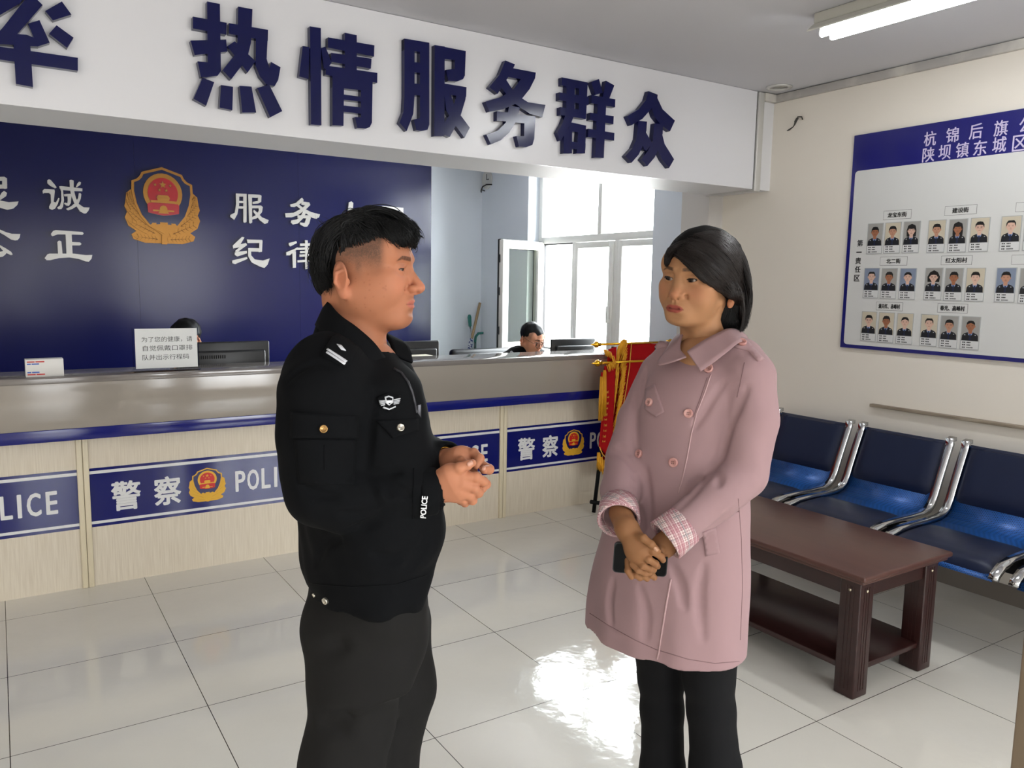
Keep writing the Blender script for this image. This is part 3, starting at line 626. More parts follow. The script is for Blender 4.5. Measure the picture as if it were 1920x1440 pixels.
cb.tube([on(1494, 221, 0, XR-.03), on(1490, 228, 0, XR-.03), on(1489, 233, 0, XR-.03), on(1493, 228, 0, XR-.03), on(1497, 221, 0, XR-.03)], .0035, 8)
o = cb.build('cable', mat('grey_cable', (70, 68, 62), .5), None, loc=pts[0]); tag(o, 'stub of dark cable hanging from the cream wall above the notice board', 'cable')

# ================================================================== CEILING LAMPS
L0 = on(1541, 50, 2, ZC-.05)
lp = thing('fluorescent_light', (L0.x, L0.y-.6, ZC), 'twin tube fluorescent light fixed to the ceiling', 'ceiling light')
xa = L0.x; y1_ = L0.y+.01; y0_ = y1_-1.25
b = MB(); b.bbox(xa-.045, xa+.03, y0_, y1_, ZC-.045, ZC, .006); b.build('housing', mat('lamp_cream', (206, 204, 194), .4), lp)
b = MB(); o_ = (0, y0_, 0)
b.prism([(xa-.085, ZC-.078), (xa-.045, ZC-.046), (xa+.03, ZC-.046), (xa+.10, ZC-.075), (xa+.10, ZC-.08), (xa+.03, ZC-.052), (xa-.045, ZC-.052), (xa-.085, ZC-.084)], (0, y0_, 0), (1, 0, 0), (0, 0, 1), (0, 1, 0), y1_-y0_)
b.build('reflector', mat('lamp_reflector', (216, 214, 206), .3), lp)
M_tube = mat('lit_tube', (255, 255, 255), .3, emit=((248, 252, 255), 40.0))
for dx in (-.025, .045):
    b = MB(); b.cyl((xa+dx, y0_+.03, ZC-.088), (xa+dx, y1_-.03, ZC-.088), .015, 14); tu = b.build('tube', M_tube, lp)
    for yy in (y1_-.04, y0_+.025): b = MB(); b.bbox(xa+dx-.01, xa+dx+.01, yy, yy+.015, ZC-.1, ZC-.05, .002); b.build('lamp_holder', M_frame, tu)
D0 = on(1461, 163, 2, ZC)
dl = thing('downlight', D0, 'unlit recessed downlight in the ceiling corner above the beam end', 'ceiling light')
b = MB(); b.lathe([(.075, 0), (.075, .006), (.055, .01), (.05, .004), (.05, 0)], D0, (0, 0, -1), 24); b.build('trim_ring', M_alum, dl)
b = MB(); b.lathe([(.05, -.001), (.04, .003), (0, .004)], D0, (0, 0, -1), 24); b.build('lens', mat('downlight_lens', (150, 146, 140), .2, noise=(30, (90, 86, 80), .2, (1, 1, 1))), dl)

# ================================================================== WAITING BENCH
M_vinyl = mat('navy_vinyl', (21, 29, 54), 0.42, spec=.3); M_chrome = mat('chrome', (205, 206, 208), 0.12, 1.0); M_blackmetal = mat('black_beam', (10, 10, 12), 0.55, spec=.2)
M_mesh = mat('perforated_blue_metal', (24, 72, 138), 0.35, .2)
nt = M_mesh.node_tree; bs = nt.nodes['Principled BSDF']; tc = nt.nodes.new('ShaderNodeTexCoord'); vo = nt.nodes.new('ShaderNodeTexVoronoi'); vo.inputs['Scale'].default_value = 150; vo.inputs['Randomness'].default_value = 0.0
mpn = nt.nodes.new('ShaderNodeMapping'); mpn.inputs['Rotation'].default_value = (.3, .2, .78); nt.links.new(tc.outputs['Object'], mpn.inputs['Vector']); nt.links.new(mpn.outputs['Vector'], vo.inputs['Vector'])
rp = nt.nodes.new('ShaderNodeValToRGB'); rp.color_ramp.elements[0].position = .28; rp.color_ramp.elements[0].color = lin((10, 26, 52)); rp.color_ramp.elements[1].position = .42; rp.color_ramp.elements[1].color = lin((30, 84, 156))
nt.links.new(vo.outputs['Distance'], rp.inputs['Fac']); nt.links.new(rp.outputs['Color'], bs.inputs['Base Color'])
bn = thing('waiting_bench', (3.7, 2.2, 0), 'row of navy padded waiting seats with chrome frames along the right wall', 'bench')
# profile of one seat shell in X,Z from the top of the back to the front lip
PROF = [(3.965, .765), (3.972, .752), (3.962, .73), (3.93, .655), (3.895, .57), (3.868, .50), (3.845, .455), (3.81, .428), (3.76, .415), (3.66, .412), (3.55, .412), (3.45, .408), (3.38, .395), (3.335, .368), (3.325, .352)]
def strip(mb, pts, y0, y1, t, mi=0, smooth=True):
    """sheet following the profile, thickness t to its back/underside"""
    n = len(pts); nr = []
    for i in range(n):
        a, c = pts[max(i-1, 0)], pts[min(i+1, n-1)]; dx, dz = c[0]-a[0], c[1]-a[1]; L = math.hypot(dx, dz); nr.append((-dz/L, dx/L))
    vs = []
    for i, (x, z) in enumerate(pts):
        nx, nz = nr[i]
        for y in (y0, y1): vs.append((x, y, z)); vs.append((x-nx*t, y, z-nz*t))
    fs = []
    for i in range(n-1):
        a, c = 4*i, 4*i+4
        fs += [(a, c, c+2, a+2), (a+1, a+3, c+3, c+1), (a, a+1, c+1, c), (a+2, c+2, c+3, a+3)]
    fs += [(0, 2, 3, 1), (4*n-4, 4*n-3, 4*n-1, 4*n-2)]
    return mb.add(vs, fs, mi, smooth)
def pad(mb, pts, y0, y1, th):
    """stuffed cushion over part of the profile"""
    n = len(pts); m = 17; top = []
    for i, (x, z) in enumerate(pts):
        a, c = pts[max(i-1, 0)], pts[min(i+1, n-1)]; dx, dz = c[0]-a[0], c[1]-a[1]; L = math.hypot(dx, dz); nx, nz = dz/L, -dx/L
        if nx > 0 and nz < 0 or nz < -.2: nx, nz = -nx, -nz
        for j in range(m):
            v = j/(m-1); u = i/(n-1)
            e = min(1, 9*min(v, 1-v)+.04)**.45*min(1, 7*min(u, 1-u)+.04)**.45
            top.append((x+nx*th*e, y0+(y1-y0)*v, z+nz*th*e))
    fs = [(i*m+j, i*m+j+1, (i+1)*m+j+1, (i+1)*m+j) for i in range(n-1) for j in range(m-1)]
    return mb.add(top, fs, 0, True)
def dens(pts, k=3):
    out = []
    for i in range(len(pts)-1):
        for q in range(k): t = q/k; out.append((pts[i][0]+(pts[i+1][0]-pts[i][0])*t, pts[i][1]+(pts[i+1][1]-pts[i][1])*t))
    return out+[pts[-1]]
for k in range(5):
    ya = 3.164-.563*k; yb = ya-.485
    b = MB(); strip(b, PROF, yb+.01, ya-.01, .006); s = b.build('seat_shell', M_mesh, bn)
    b = MB(); pad(b, dens([(3.972, .772)]+PROF[1:6]), yb+.018, ya-.018, .032); b.build('back_cushion', M_vinyl, s)
    b = MB(); pad(b, dens(PROF[9:14]), yb+.018, ya-.018, .028); b.build('seat_cushion', M_vinyl, s)
    for yy in (ya, yb+.0):
        b = MB(); q = [(3.99, .768)]+PROF
        strip(b, [(x-.004, z+.008) for x, z in q], yy-.018, yy+.018, .02); b.build('side_frame', M_chrome, bn)
b = MB(); b.bbox(3.60, 3.68, .25, 3.2, .315, .375, .004); b.build('beam', M_blackmetal, bn)
for k in range(5): b = MB(); b.bbox(3.42, 3.80, 3.164-.563*k-.27, 3.164-.563*k-.22, .375, .402, .004); b.build('seat_bracket', M_blackmetal, bn)
for y in (2.93, .45):
    b = MB(); b.tube([(3.64, y, .33), (3.64, y, .06)], .03, 12); b.tube([(3.36, y, .02), (3.5, y, .05), (3.64, y, .06), (3.8, y, .05), (3.96, y, .02)], [.016, .022, .026, .022, .016], 10); b.build('leg', M_blackmetal, bn)
b = MB(); b.bbox(3.86, 3.92, 3.185, 3.215, .585, .63, .004); b.build('armrest_bracket', M_blackmetal, bn)

# ================================================================== COFFEE TABLE
M_dwood = mat('dark_mahogany', (52, 26, 24), 0.28, spec=.5, noise=(4, (38, 18, 17), .3, (12, 1, 12)))
M_twood = mat('table_top_mahogany', (84, 52, 44), 0.3, spec=.5, noise=(3, (70, 42, 36), .35, (10, 1, 10)))
TX0, TX1, TY0, TY1, TZ = 2.563, 3.145, 1.63, 2.86, .49
tb = thing('coffee_table', ((TX0+TX1)/2, (TY0+TY1)/2, 0), 'dark mahogany coffee table with lower shelf in front of the waiting seats', 'table')
b = MB(); b.bbox(TX0, TX1, TY0, TY1, TZ-.022, TZ, .008, seg=3); b.bbox(TX0+.012, TX1-.012, TY0+.012, TY1-.012, TZ-.036, TZ-.02, .006); b.build('table_top', M_twood, tb)
b = MB(); b.box(TX0+.05, TX0+.07, TY0+.1, TY1-.1, TZ-.105, TZ-.034); b.box(TX1-.07, TX1-.05, TY0+.1, TY1-.1, TZ-.105, TZ-.034)
b.box(TX0+.1, TX1-.1, TY0+.05, TY0+.07, TZ-.105, TZ-.034); b.box(TX0+.1, TX1-.1, TY1-.07, TY1-.05, TZ-.105, TZ-.034); b.build('apron', M_dwood, tb)
b = MB(); b.bbox(TX0+.045, TX1-.045, TY0+.05, TY1-.05, .095, .118, .004); b.build('lower_shelf', M_dwood, tb)
M_brass = mat('bolt_cap', (196, 184, 160), .25, .7)
for lx in (TX0+.036, TX1-.036-.085):
    for ly in (TY0+.036, TY1-.036-.085):
        b = MB(); b.bbox(lx, lx+.085, ly, ly+.085, 0, TZ-.034, .006, seg=3)
        for g in (.025, .04, .055):
            b.box(lx-.0012, lx+.0, ly+g, ly+g+.006, .03, TZ-.06); b.box(lx+g, lx+g+.006, ly-.0012, ly, .03, TZ-.06)
        lg = b.build('leg', M_dwood, tb)
        for q, dq in (((lx, ly+.043, TZ-.075), (-1, 0, 0)), ((lx+.043, ly, TZ-.075), (0, -1, 0))): b = MB(); b.lathe([(0, -.003), (.006, -.003), (.006, .002), (0, .004)], q, dq, 12); b.build('bolt_cap', M_brass, lg)
# ================================================================== NOTICE BOARD WITH PORTRAIT CARDS
XB = XR-.018
AY, NX = Vector((0, -1, 0)), Vector((-1, 0, 0))        # reading direction and outward normal of the right wall
def wy(px, py): p = on(px, py, 0, XB); return -p.y, p.z
def pen(mb, quad, h, mi=0, base=0.0, X=XB): mb.prism(quad, (X, 0, 0), AY, AZ, NX, h, mi, base)
M_bblue = mat('board_navy_print', (30, 30, 104), .16, spec=.5); M_bwhite = mat('board_white_print', (206, 206, 204), .3); M_lav = mat('lavender_lettering', (196, 186, 214), .5)
BY0, BY1, BZ0, BZ1 = -2.857, -.62, 1.184, 2.366
bo = thing('notice_board', (XR, 1.75, 1.77), 'large white notice board with navy border and portrait cards on the right wall', 'notice board')
b = MB(); pen(b, [(BY0, BZ0), (BY1, BZ0), (BY1, BZ1), (BY0, BZ1)], 0, base=-.016); b.build('board_panel', M_bblue, bo)
b = MB(); pen(b, rounded(BY0+.022, BY1-.022, BZ0+.020, 2.170, .02), .0015); b.build('white_field', M_bwhite, bo)
def ltr(mb, body, cx, cy, hw_, hh, off=.0, h=.0012, X=XB, mi=0):
    y, z = wy(cx, cy); lettering(mb, body, (X, 0, 0), AY, AZ, NX, y-hw_, y+hw_, z-hh, z+hh, h, mi, 0.0, bold=off)
for ch, x, y, r in (('杭', 1744, 260, 0), ('锦', 1786, 253, 0), ('后', 1830, 246, 0), ('旗', 1877, 240, 0), ('公', 1925, 233, 0), ('陕', 1741, 290, 1), ('坝', 1771.5, 285, 1), ('镇', 1804.5, 281, 1), ('东', 1838, 277, 1), ('城', 1874, 271, 1), ('区', 1912, 268, 1)):
    b = MB(); ltr(b, ch, x, y, .031, .036, .010); b.build('title_character', M_lav, bo)
for i, ch in enumerate('第一责任区'):
    x, y = ((1613, 456), (1611, 473), (1609.5, 489), (1608.5, 505), (1607, 521.5))[i]
    b = MB(); ltr(b, ch, x, y, .0165, .0175 if ch != '一' else .003, .022 if ch != '一' else 0, .0022, XB); b.build('side_character', M_ink, bo)
# street and village signs
signs = [('龙宝东街', 1683, 402.5, 52, 17), ('建设街', 1802, 394, 60, 17.5), ('', 1936, 387, 62, 18), ('北二街', 1676, 489.5, 51, 16.5), ('红太阳村', 1794, 488, 58, 17.5), ('', 1928, 486.5, 62, 18), ('满天红、赤峰村', 1668, 574.5, 50, 16), ('春光、高峰村', 1786.5, 578, 57, 17.5)]
SN = ['Longbao East Street', 'Jianshe Street', 'topmost right', 'North Second Street', 'Red Sun Village', 'second right', 'Mantianhong and Chifeng villages', 'Chunguang and Gaofeng villages']
for (txt, x, y, wpx, hpx), nm in zip(signs, SN):
    y0, z0 = wy(x-wpx/2, y); y1, _ = wy(x+wpx/2, y); _, za = wy(x, y-hpx/2); _, zb_ = wy(x, y+hpx/2); g = .0014
    for (a, c, d, e) in ((y0, y1, za, za-g), (y0, y1, zb_+g, zb_), (y0, y0+g, zb_, za), (y1-g, y1, zb_, za)):
        pass
    b = MB()
    pen(b, [(y0, zb_), (y1, zb_), (y1, za), (y0, za)], .0018, 0, .001); pen(b, [(y0+g, zb_+g), (y1-g, zb_+g), (y1-g, za-g), (y0+g, za-g)], .0022, 1, .0015)
    if txt:
        k = len(txt); hw_ = min((y1-y0)*.40, k*.0135); lettering(b, txt, (XB, 0, 0), AY, AZ, NX, (y0+y1)/2-hw_, (y0+y1)/2+hw_, (za+zb_)/2-.0125, (za+zb_)/2+.0125, .003, 0, 0.0, bold=.026)
    s_ = b.build('area_sign', [M_ink, M_bwhite], bo)
# portrait cards
M_sleeve = mat('clear_sleeve', (170, 172, 172), .2, spec=.5)
M_cap = mat('caption_paper', (206, 206, 206), .5); M_lp = [mat('portrait_backdrop_grey', (150, 148, 144), .4), mat('portrait_backdrop_beige', (190, 180, 160), .4), mat('portrait_backdrop_blue', (120, 130, 150), .4)]
M_pu = mat('portrait_uniform', (20, 22, 28), .4); M_psh = mat('portrait_shirt', (120, 146, 190), .4); M_ptie = mat('portrait_tie', (20, 28, 60), .4); M_pha = mat('portrait_hair', (22, 20, 20), .4)
M_pf = [mat('portrait_skin', (176, 130, 106), .4), mat('portrait_skin_pale', (204, 168, 150), .4), mat('portrait_skin_tan', (150, 98, 70), .4)]
M_pm = mat('portrait_mark', (196, 198, 202), .4); M_pd = mat('portrait_shadow_line', (96, 60, 50), .4)
def card(px, py, label, bgi, sk, hair, glasses, group, W=.093, H=.166):
    """hair: s short, r receding, l long, b bob, c curly, p parted tied"""
    y, z = wy(px, py); t = thing('portrait_card', (XB, -y, z-H/2), label, 'photo card', group)
    y0, y1, z0, z1 = y-W/2, y+W/2, z-H/2, z+H/2
    b = MB(); pen(b, [(y0, z0), (y1, z0), (y1, z1), (y0, z1)], .0045, 0, .0015); b.build('card_sleeve', M_sleeve, t)
    b = MB(); zc0 = z0+.045; x0 = .0046
    P = lambda pts, h, mi: pen(b, [(y+px_*W, z0+pz*H) for px_, pz in pts], x0+h, mi, x0-.0006)
    P([(-.46, .27), (.46, .27), (.46, .98), (-.46, .98)], .0000, 0)
    P([(-.44, .27), (.44, .27), (.42, .42), (.34, .475), (.14, .525), (-.14, .525), (-.34, .475), (-.42, .42)], .0003, 1)
    P([(-.13, .53), (.13, .53), (.10, .46), (.0, .40), (-.10, .46)], .0006, 2); P([(-.035, .47), (.035, .47), (.05, .30), (0, .27), (-.05, .30)], .0009, 3)
    if hair in 'lbc':
        k = dict(l=.44, b=.52, c=.56)[hair]; wd_ = dict(l=.26, b=.27, c=.33)[hair]; P([(-wd_, k), (wd_, k), (wd_+.02, .72), (.22, .86), (0, .92), (-.22, .86), (-wd_-.02, .72)], .0005, 4)
    P([(-.10, .48), (.10, .48), (.10, .60), (-.10, .60)], .0007, 5)
    fw, fz, fh = .215, .70, .135
    P([(fw*math.cos(a)*(1 if math.sin(a) > 0 else .93), fz+fh*math.sin(a)) for a in [2*math.pi*i/24 for i in range(24)]], .0010, 5)
    for s in (1, -1): P([(s*(fw-.01), .66), (s*(fw+.035), .68), (s*(fw+.03), .73), (s*(fw-.01), .73)], .0009, 5)
    hl = dict(s=.775, r=.80, l=.77, b=.765, c=.77, p=.785)[hair]
    if hair == 'p': pts = [(-.22, .72), (-.19, .76), (0, .805), (.19, .76), (.22, .72), (.21, .81), (.12, .865), (0, .875), (-.12, .865), (-.21, .81)]
    elif hair in 'lb': pts = [(-.235, .66), (-.19, .72), (-.15, hl), (.02, hl-.01), (.15, hl), (.19, .72), (.235, .66), (.24, .80), (.15, .885), (0, .905), (-.15, .885), (-.24, .80)]
    else: pts = [(-.225, .70), (-.19, .74), (-.165, hl), (0, hl+.012), (.165, hl), (.19, .74), (.225, .70), (.225, .80), (.14, .872), (0, .886 if hair != 'r' else .87), (-.14, .872), (-.225, .80)]
    P(pts, .0013, 4)
    for s in (1, -1):
        P([(s*.05, .712), (s*.13, .712), (s*.13, .704), (s*.05, .704)], .0013, 6); P([(s*.045, .734), (s*.14, .738), (s*.14, .730), (s*.045, .728)], .0013, 4)
        P([(s*.25, .43), (s*.31, .435), (s*.31, .45), (s*.25, .455)], .0006, 7)
        if glasses:
            for q in ((.03, .15, .722, .717), (.03, .15, .69, .685)): P([(s*q[0], q[2]), (s*q[1], q[2]), (s*q[1], q[3]), (s*q[0], q[3])], .0015, 4)
    P([(-.025, .665), (.025, .665), (.02, .658), (-.02, .658)], .0013, 6); P([(-.06, .628), (.06, .628), (.045, .619), (-.045, .619)], .0013, 6)
    b.build('photo', [M_lp[bgi], M_pu, M_psh, M_ptie, M_pha, M_pf[sk], M_pd, M_pm], t)
    b = MB(); pen(b, [(y0+.004, z0+.004), (y1-.003, z0+.004), (y1-.003, zc0-.002), (y0+.004, zc0-.002)], .0052, 0, .004)
    r = random.Random(int(px*7+py))
    for i in range(3):
        zz = z0+.036-.0125*i; xx = y0+.012
        for k in range(2): pen(b, [(xx+k*.008, zz-.003), (xx+k*.008+.006, zz-.003), (xx+k*.008+.006, zz+.003), (xx+k*.008, zz+.003)], .0056, 1, .005)
        xx += .022
        for k in range(3 if i < 2 else 8):
            w2 = .0065 if i < 2 else .004
            pen(b, [(xx, zz-.0028), (xx+w2-.0014, zz-.0028), (xx+w2-.0014, zz+.0028), (xx, zz+.0028)], .0056, 1, .005); xx += w2
    b.build('caption', [M_cap, M_ink], t)
rows = [
 ('the top left sign', 'cards under the top left sign', [(1641, 447.5, 'left', 'short-haired man with tan skin on grey', 0, 2, 's', 0), (1674, 446.2, 'middle', 'short-haired man on beige', 1, 0, 's', 0), (1709.2, 444.8, 'right', 'woman with dark bob on grey', 0, 1, 'b', 0)]),
 ('the top middle sign', 'cards under the top middle sign', [(1756.5, 443.3, 'left', 'man with full dark hair on beige', 1, 0, 's', 0), (1796, 442.1, 'middle', 'woman with long hair on grey', 0, 2, 'l', 0), (1837, 440, 'right', 'man wearing glasses on beige', 1, 1, 's', 1)]),
 ('the top right sign', 'cards under the top right sign', [(1895.4, 437.9, 'left', 'man with receding hair on beige', 1, 1, 'r', 0), (1940, 436, 'second', 'man on grey cut by the picture edge', 0, 0, 's', 0)]),
 ('the middle left sign', 'cards under the middle left sign', [(1634.4, 530.8, 'left', 'man with receding hair on blue', 2, 1, 'r', 0), (1667.3, 531.7, 'middle', 'tan man with cropped hair on grey', 0, 2, 's', 0), (1702.3, 532.3, 'right', 'woman with tied hair on blue', 2, 1, 'p', 0)]),
 ('the centre sign', 'cards under the centre sign', [(1750.6, 532.3, 'left', 'curly-haired woman wearing glasses', 0, 1, 'c', 1), (1788.5, 533.3, 'middle', 'tan man with short hair on grey', 0, 2, 's', 0), (1828.8, 533.8, 'right', 'man with short hair on beige', 1, 1, 's', 0)]),
 ('the middle right sign', 'cards under the middle right sign', [(1886, 534.4, 'left', 'man with thick hair on blue', 2, 0, 's', 0), (1931, 536, 'second', 'man on grey cut by the picture edge', 0, 0, 's', 0)]),
 ('the bottom left sign', 'cards under the bottom left sign', [(1629.4, 612, 'left', 'man wearing glasses on beige', 1, 1, 's', 1), (1662, 614.2, 'middle', 'tan man with cropped hair on beige', 1, 2, 's', 0), (1696.9, 616.3, 'right', 'woman with fringe on beige', 1, 1, 'p', 0)]),
 ('the bottom right sign', 'cards under the bottom right sign', [(1742.3, 619.2, 'left', 'man with thin hair on beige', 1, 1, 'r', 0), (1779.8, 622.5, 'middle', 'ruddy man with short hair on grey', 0, 0, 's', 0), (1820, 624.6, 'right', 'woman with tied-back hair on grey', 0, 2, 'p', 0)])]
for where_, grp, cs in rows:
    for x, y, pos, desc, bgi, sk, hr, gl in cs:
        card(x, y, 'card of %s, %s below %s' % (desc, pos, where_), bgi, sk, hr, gl, grp)

# ================================================================== PENNANTS ON A STAND BESIDE THE COUNTER
F0 = on(1113, 964, 2, 0.0); YP = F0.y
def pp_(px, py, dy=0.0): return on(px, py, 1, YP+dy)
M_goldpole = mat('gold_finial', (212, 160, 40), .2, .85); M_redvel = mat('red_velvet', (150, 8, 14), .8, spec=.15, bump=(300, .1, .001)); M_fringe = mat('gold_fringe', (238, 176, 34), .55, noise=(90, (206, 138, 18), .25, (1, 1, .2))); M_goldth = mat('gold_thread', (214, 160, 60), .45, .3)
st = thing('pennant_stand', (F0.x, YP, 0), 'black metal stand holding red pennants at the counter\'s right end', 'stand')
top = pp_(1150, 650, .06); b = MB(); b.tube([F0+Vector((0, 0, .012)), top], .013, 10); b.build('leg', M_blackmetal, st)
b = MB(); b.tube([pp_(1108, 941), pp_(1122, 943), pp_(1200, 930, .12)], .014, 10); b.build('foot_bar', M_blackmetal, st)
f2 = Vector((F0.x+.62, YP-.02, 0.012)); b = MB(); b.tube([f2, Vector((f2.x-.08, YP+.06, top.z))], .013, 10); b.build('leg', M_blackmetal, st)
def pennant(nm, label, fin, dy, parts):
    a = pp_(*fin, dy); e = Vector((a.x+.66, a.y, a.z)); t = thing('pennant', (a.x+.3, a.y, a.z), label, 'pennant', 'red pennants on the stand')
    b = MB(); b.cyl(a+Vector((.02, 0, 0)), e, .008, 10); p = b.build('pole', M_goldpole, t)
    for q, s in ((a, -1), (e, 1)):
        b = MB(); b.lathe([(.006, .035), (.016, .03), (.010, .02), (.022, .006), (.022, -.006), (.010, -.018), (.004, -.04), (0, -.05)], q+Vector((0, 0, 0)), (-s, 0, 0), 14); b.build('finial', M_goldpole, p)
    parts(t, a, e); return t
def cloth(t, nm, quad, dy, m, wave=.012, n=26, k=30, fq=14, ph=0, th=.004):
    """cloth hung over the picture quad TL,TR,BR,BL on the plane YP+dy, rippling in depth"""
    TL, TR, BR, BL = [Vector((*q, 0)) for q in quad]; vs = []
    for i in range(k+1):
        for j in range(n+1):
            u, v = j/n, i/k; q = (TL*(1-u)+TR*u)*(1-v)+(BL*(1-u)+BR*u)*v
            p = pp_(q.x, q.y, dy); p.y += wave*(.3+.7*v)*math.sin(fq*u+ph+1.3*v); vs.append(p)
    fs = [(i*(n+1)+j, (i+1)*(n+1)+j, (i+1)*(n+1)+j+1, i*(n+1)+j+1) for i in range(k) for j in range(n)]
    N = len(vs); vs2 = [p+Vector((0, th, 0)) for p in vs]
    ed = [(j, j+1) for j in range(n)]+[(k*(n+1)+j+1, k*(n+1)+j) for j in range(n)]+[((i+1)*(n+1), i*(n+1)) for i in range(k)]+[(i*(n+1)+n, (i+1)*(n+1)+n) for i in range(k)]
    b = MB(); b.add(vs+vs2, fs+[tuple(N+x for x in f[::-1]) for f in fs]+[(a, c, c+N, a+N) for a, c in ed], 0, True); return b.build(nm, m, t)
def fringe(t, path, dy, n, dx, dyp, r=.0022, seed=1, name='fringe'):
    rr = random.Random(seed); C_ = catmull(path, 60); b = MB()
    for i in range(n):
        q = C_[min(59, int(rr.random()*60))]; j = rr.uniform(-2.5, 2.5); a = rr.uniform(.7, 1.15)
        p0, p1, p2 = pp_(q[0]+j, q[1], dy+rr.uniform(-.012, .006)), pp_(q[0]+j+dx*.55*a, q[1]+dyp*.5*a, dy+rr.uniform(-.022, -.004)), pp_(q[0]+j+dx*a+rr.uniform(-1.5, 1.5), q[1]+dyp*a, dy+rr.uniform(-.018, .0))
        b.tube([p0, p1, p2], [r, r*1.1, r*.6], 4)
    return b.build(name, M_fringe, t)
def rear(t, a, e):
    cloth(t, 'cloth', ((1164, 643), (1262, 646), (1250, 905), (1128, 884)), .05, M_redvel, .010, fq=9)
    b = MB(); P = [pp_(x, y, .036) for x, y in ((1184, 645), (1180, 690), (1174, 730), (1166, 775), (1160, 800))]; b.tube(P, .0035, 6); b.build('gold_border', M_goldth, t)
    fringe(t, [(1166, 640), (1174, 641), (1172, 700), (1164, 760), (1150, 840), (1144, 870)], .03, 420, -9, 24, seed=3)
    fringe(t, [(1160, 648), (1158, 700), (1150, 760), (1144, 820), (1138, 862)], .02, 260, -3, 26, seed=4)
pennant('pennant', 'red pennant with wide gold fringe on the upper pole of the stand', (1118, 646), .05, rear)
def front(t, a, e):
    cloth(t, 'cloth', ((1141, 655), (1156, 650), (1146, 862), (1124, 838)), -.02, M_redvel, .006, n=10, fq=4)
    b = MB()
    for i, (x, y) in enumerate(((1139, 735), (1140, 745), (1139, 756), (1138, 766), (1137, 777), (1136, 787), (1136, 797), (1135, 808), (1134, 818), (1133, 828))):
        for q in range(3):
            p = pp_(x-3+q*2.2, y, -.034); b.box(p.x-.0012, p.x+.0012+.004*(q == 1), p.y-.001, p.y+.001, p.z-.008+.004*(i % 2), p.z+.008-.004*(q % 2))
    b.build('gold_lettering', M_goldth, t)
    b = MB(); b.tube([pp_(x, y, -.032) for x, y in ((1124, 838), (1130, 852), (1140, 862))], .004, 6); b.build('gold_border', M_goldth, t)
    fringe(t, [(1122, 848), (1128, 858), (1138, 868), (1143, 862)], -.03, 120, -1, 26, seed=5)
    fringe(t, [(1134, 655), (1146, 662), (1150, 676), (1140, 684)], -.045, 110, 3, 12, seed=6, name='gold_knot')
    for x, y0, l_ in ((1134, 686, 96), (1128, 698, 92)):
        b = MB(); b.tube([pp_(x+1, y0, -.05), pp_(x+.5, y0+10, -.05)], [.007, .01], 10); b.build('tassel_head', M_redvel, t)
        b = MB(); rr = random.Random(x)
        for i in range(46):
            j = rr.uniform(-4, 4); z_ = rr.uniform(-.012, .012); b.tube([pp_(x+j*.6, y0+8, -.05+z_), pp_(x+j-1, y0+50, -.05+z_), pp_(x+j*1.1-2, y0+l_*rr.uniform(.9, 1.0), -.05+z_)], [.0022, .0024, .0014], 4)
        b.build('tassel', M_fringe, t)
pennant('pennant', 'narrow red pennant edge with gold tassels on the lower pole', (1120, 681), -.02, front)
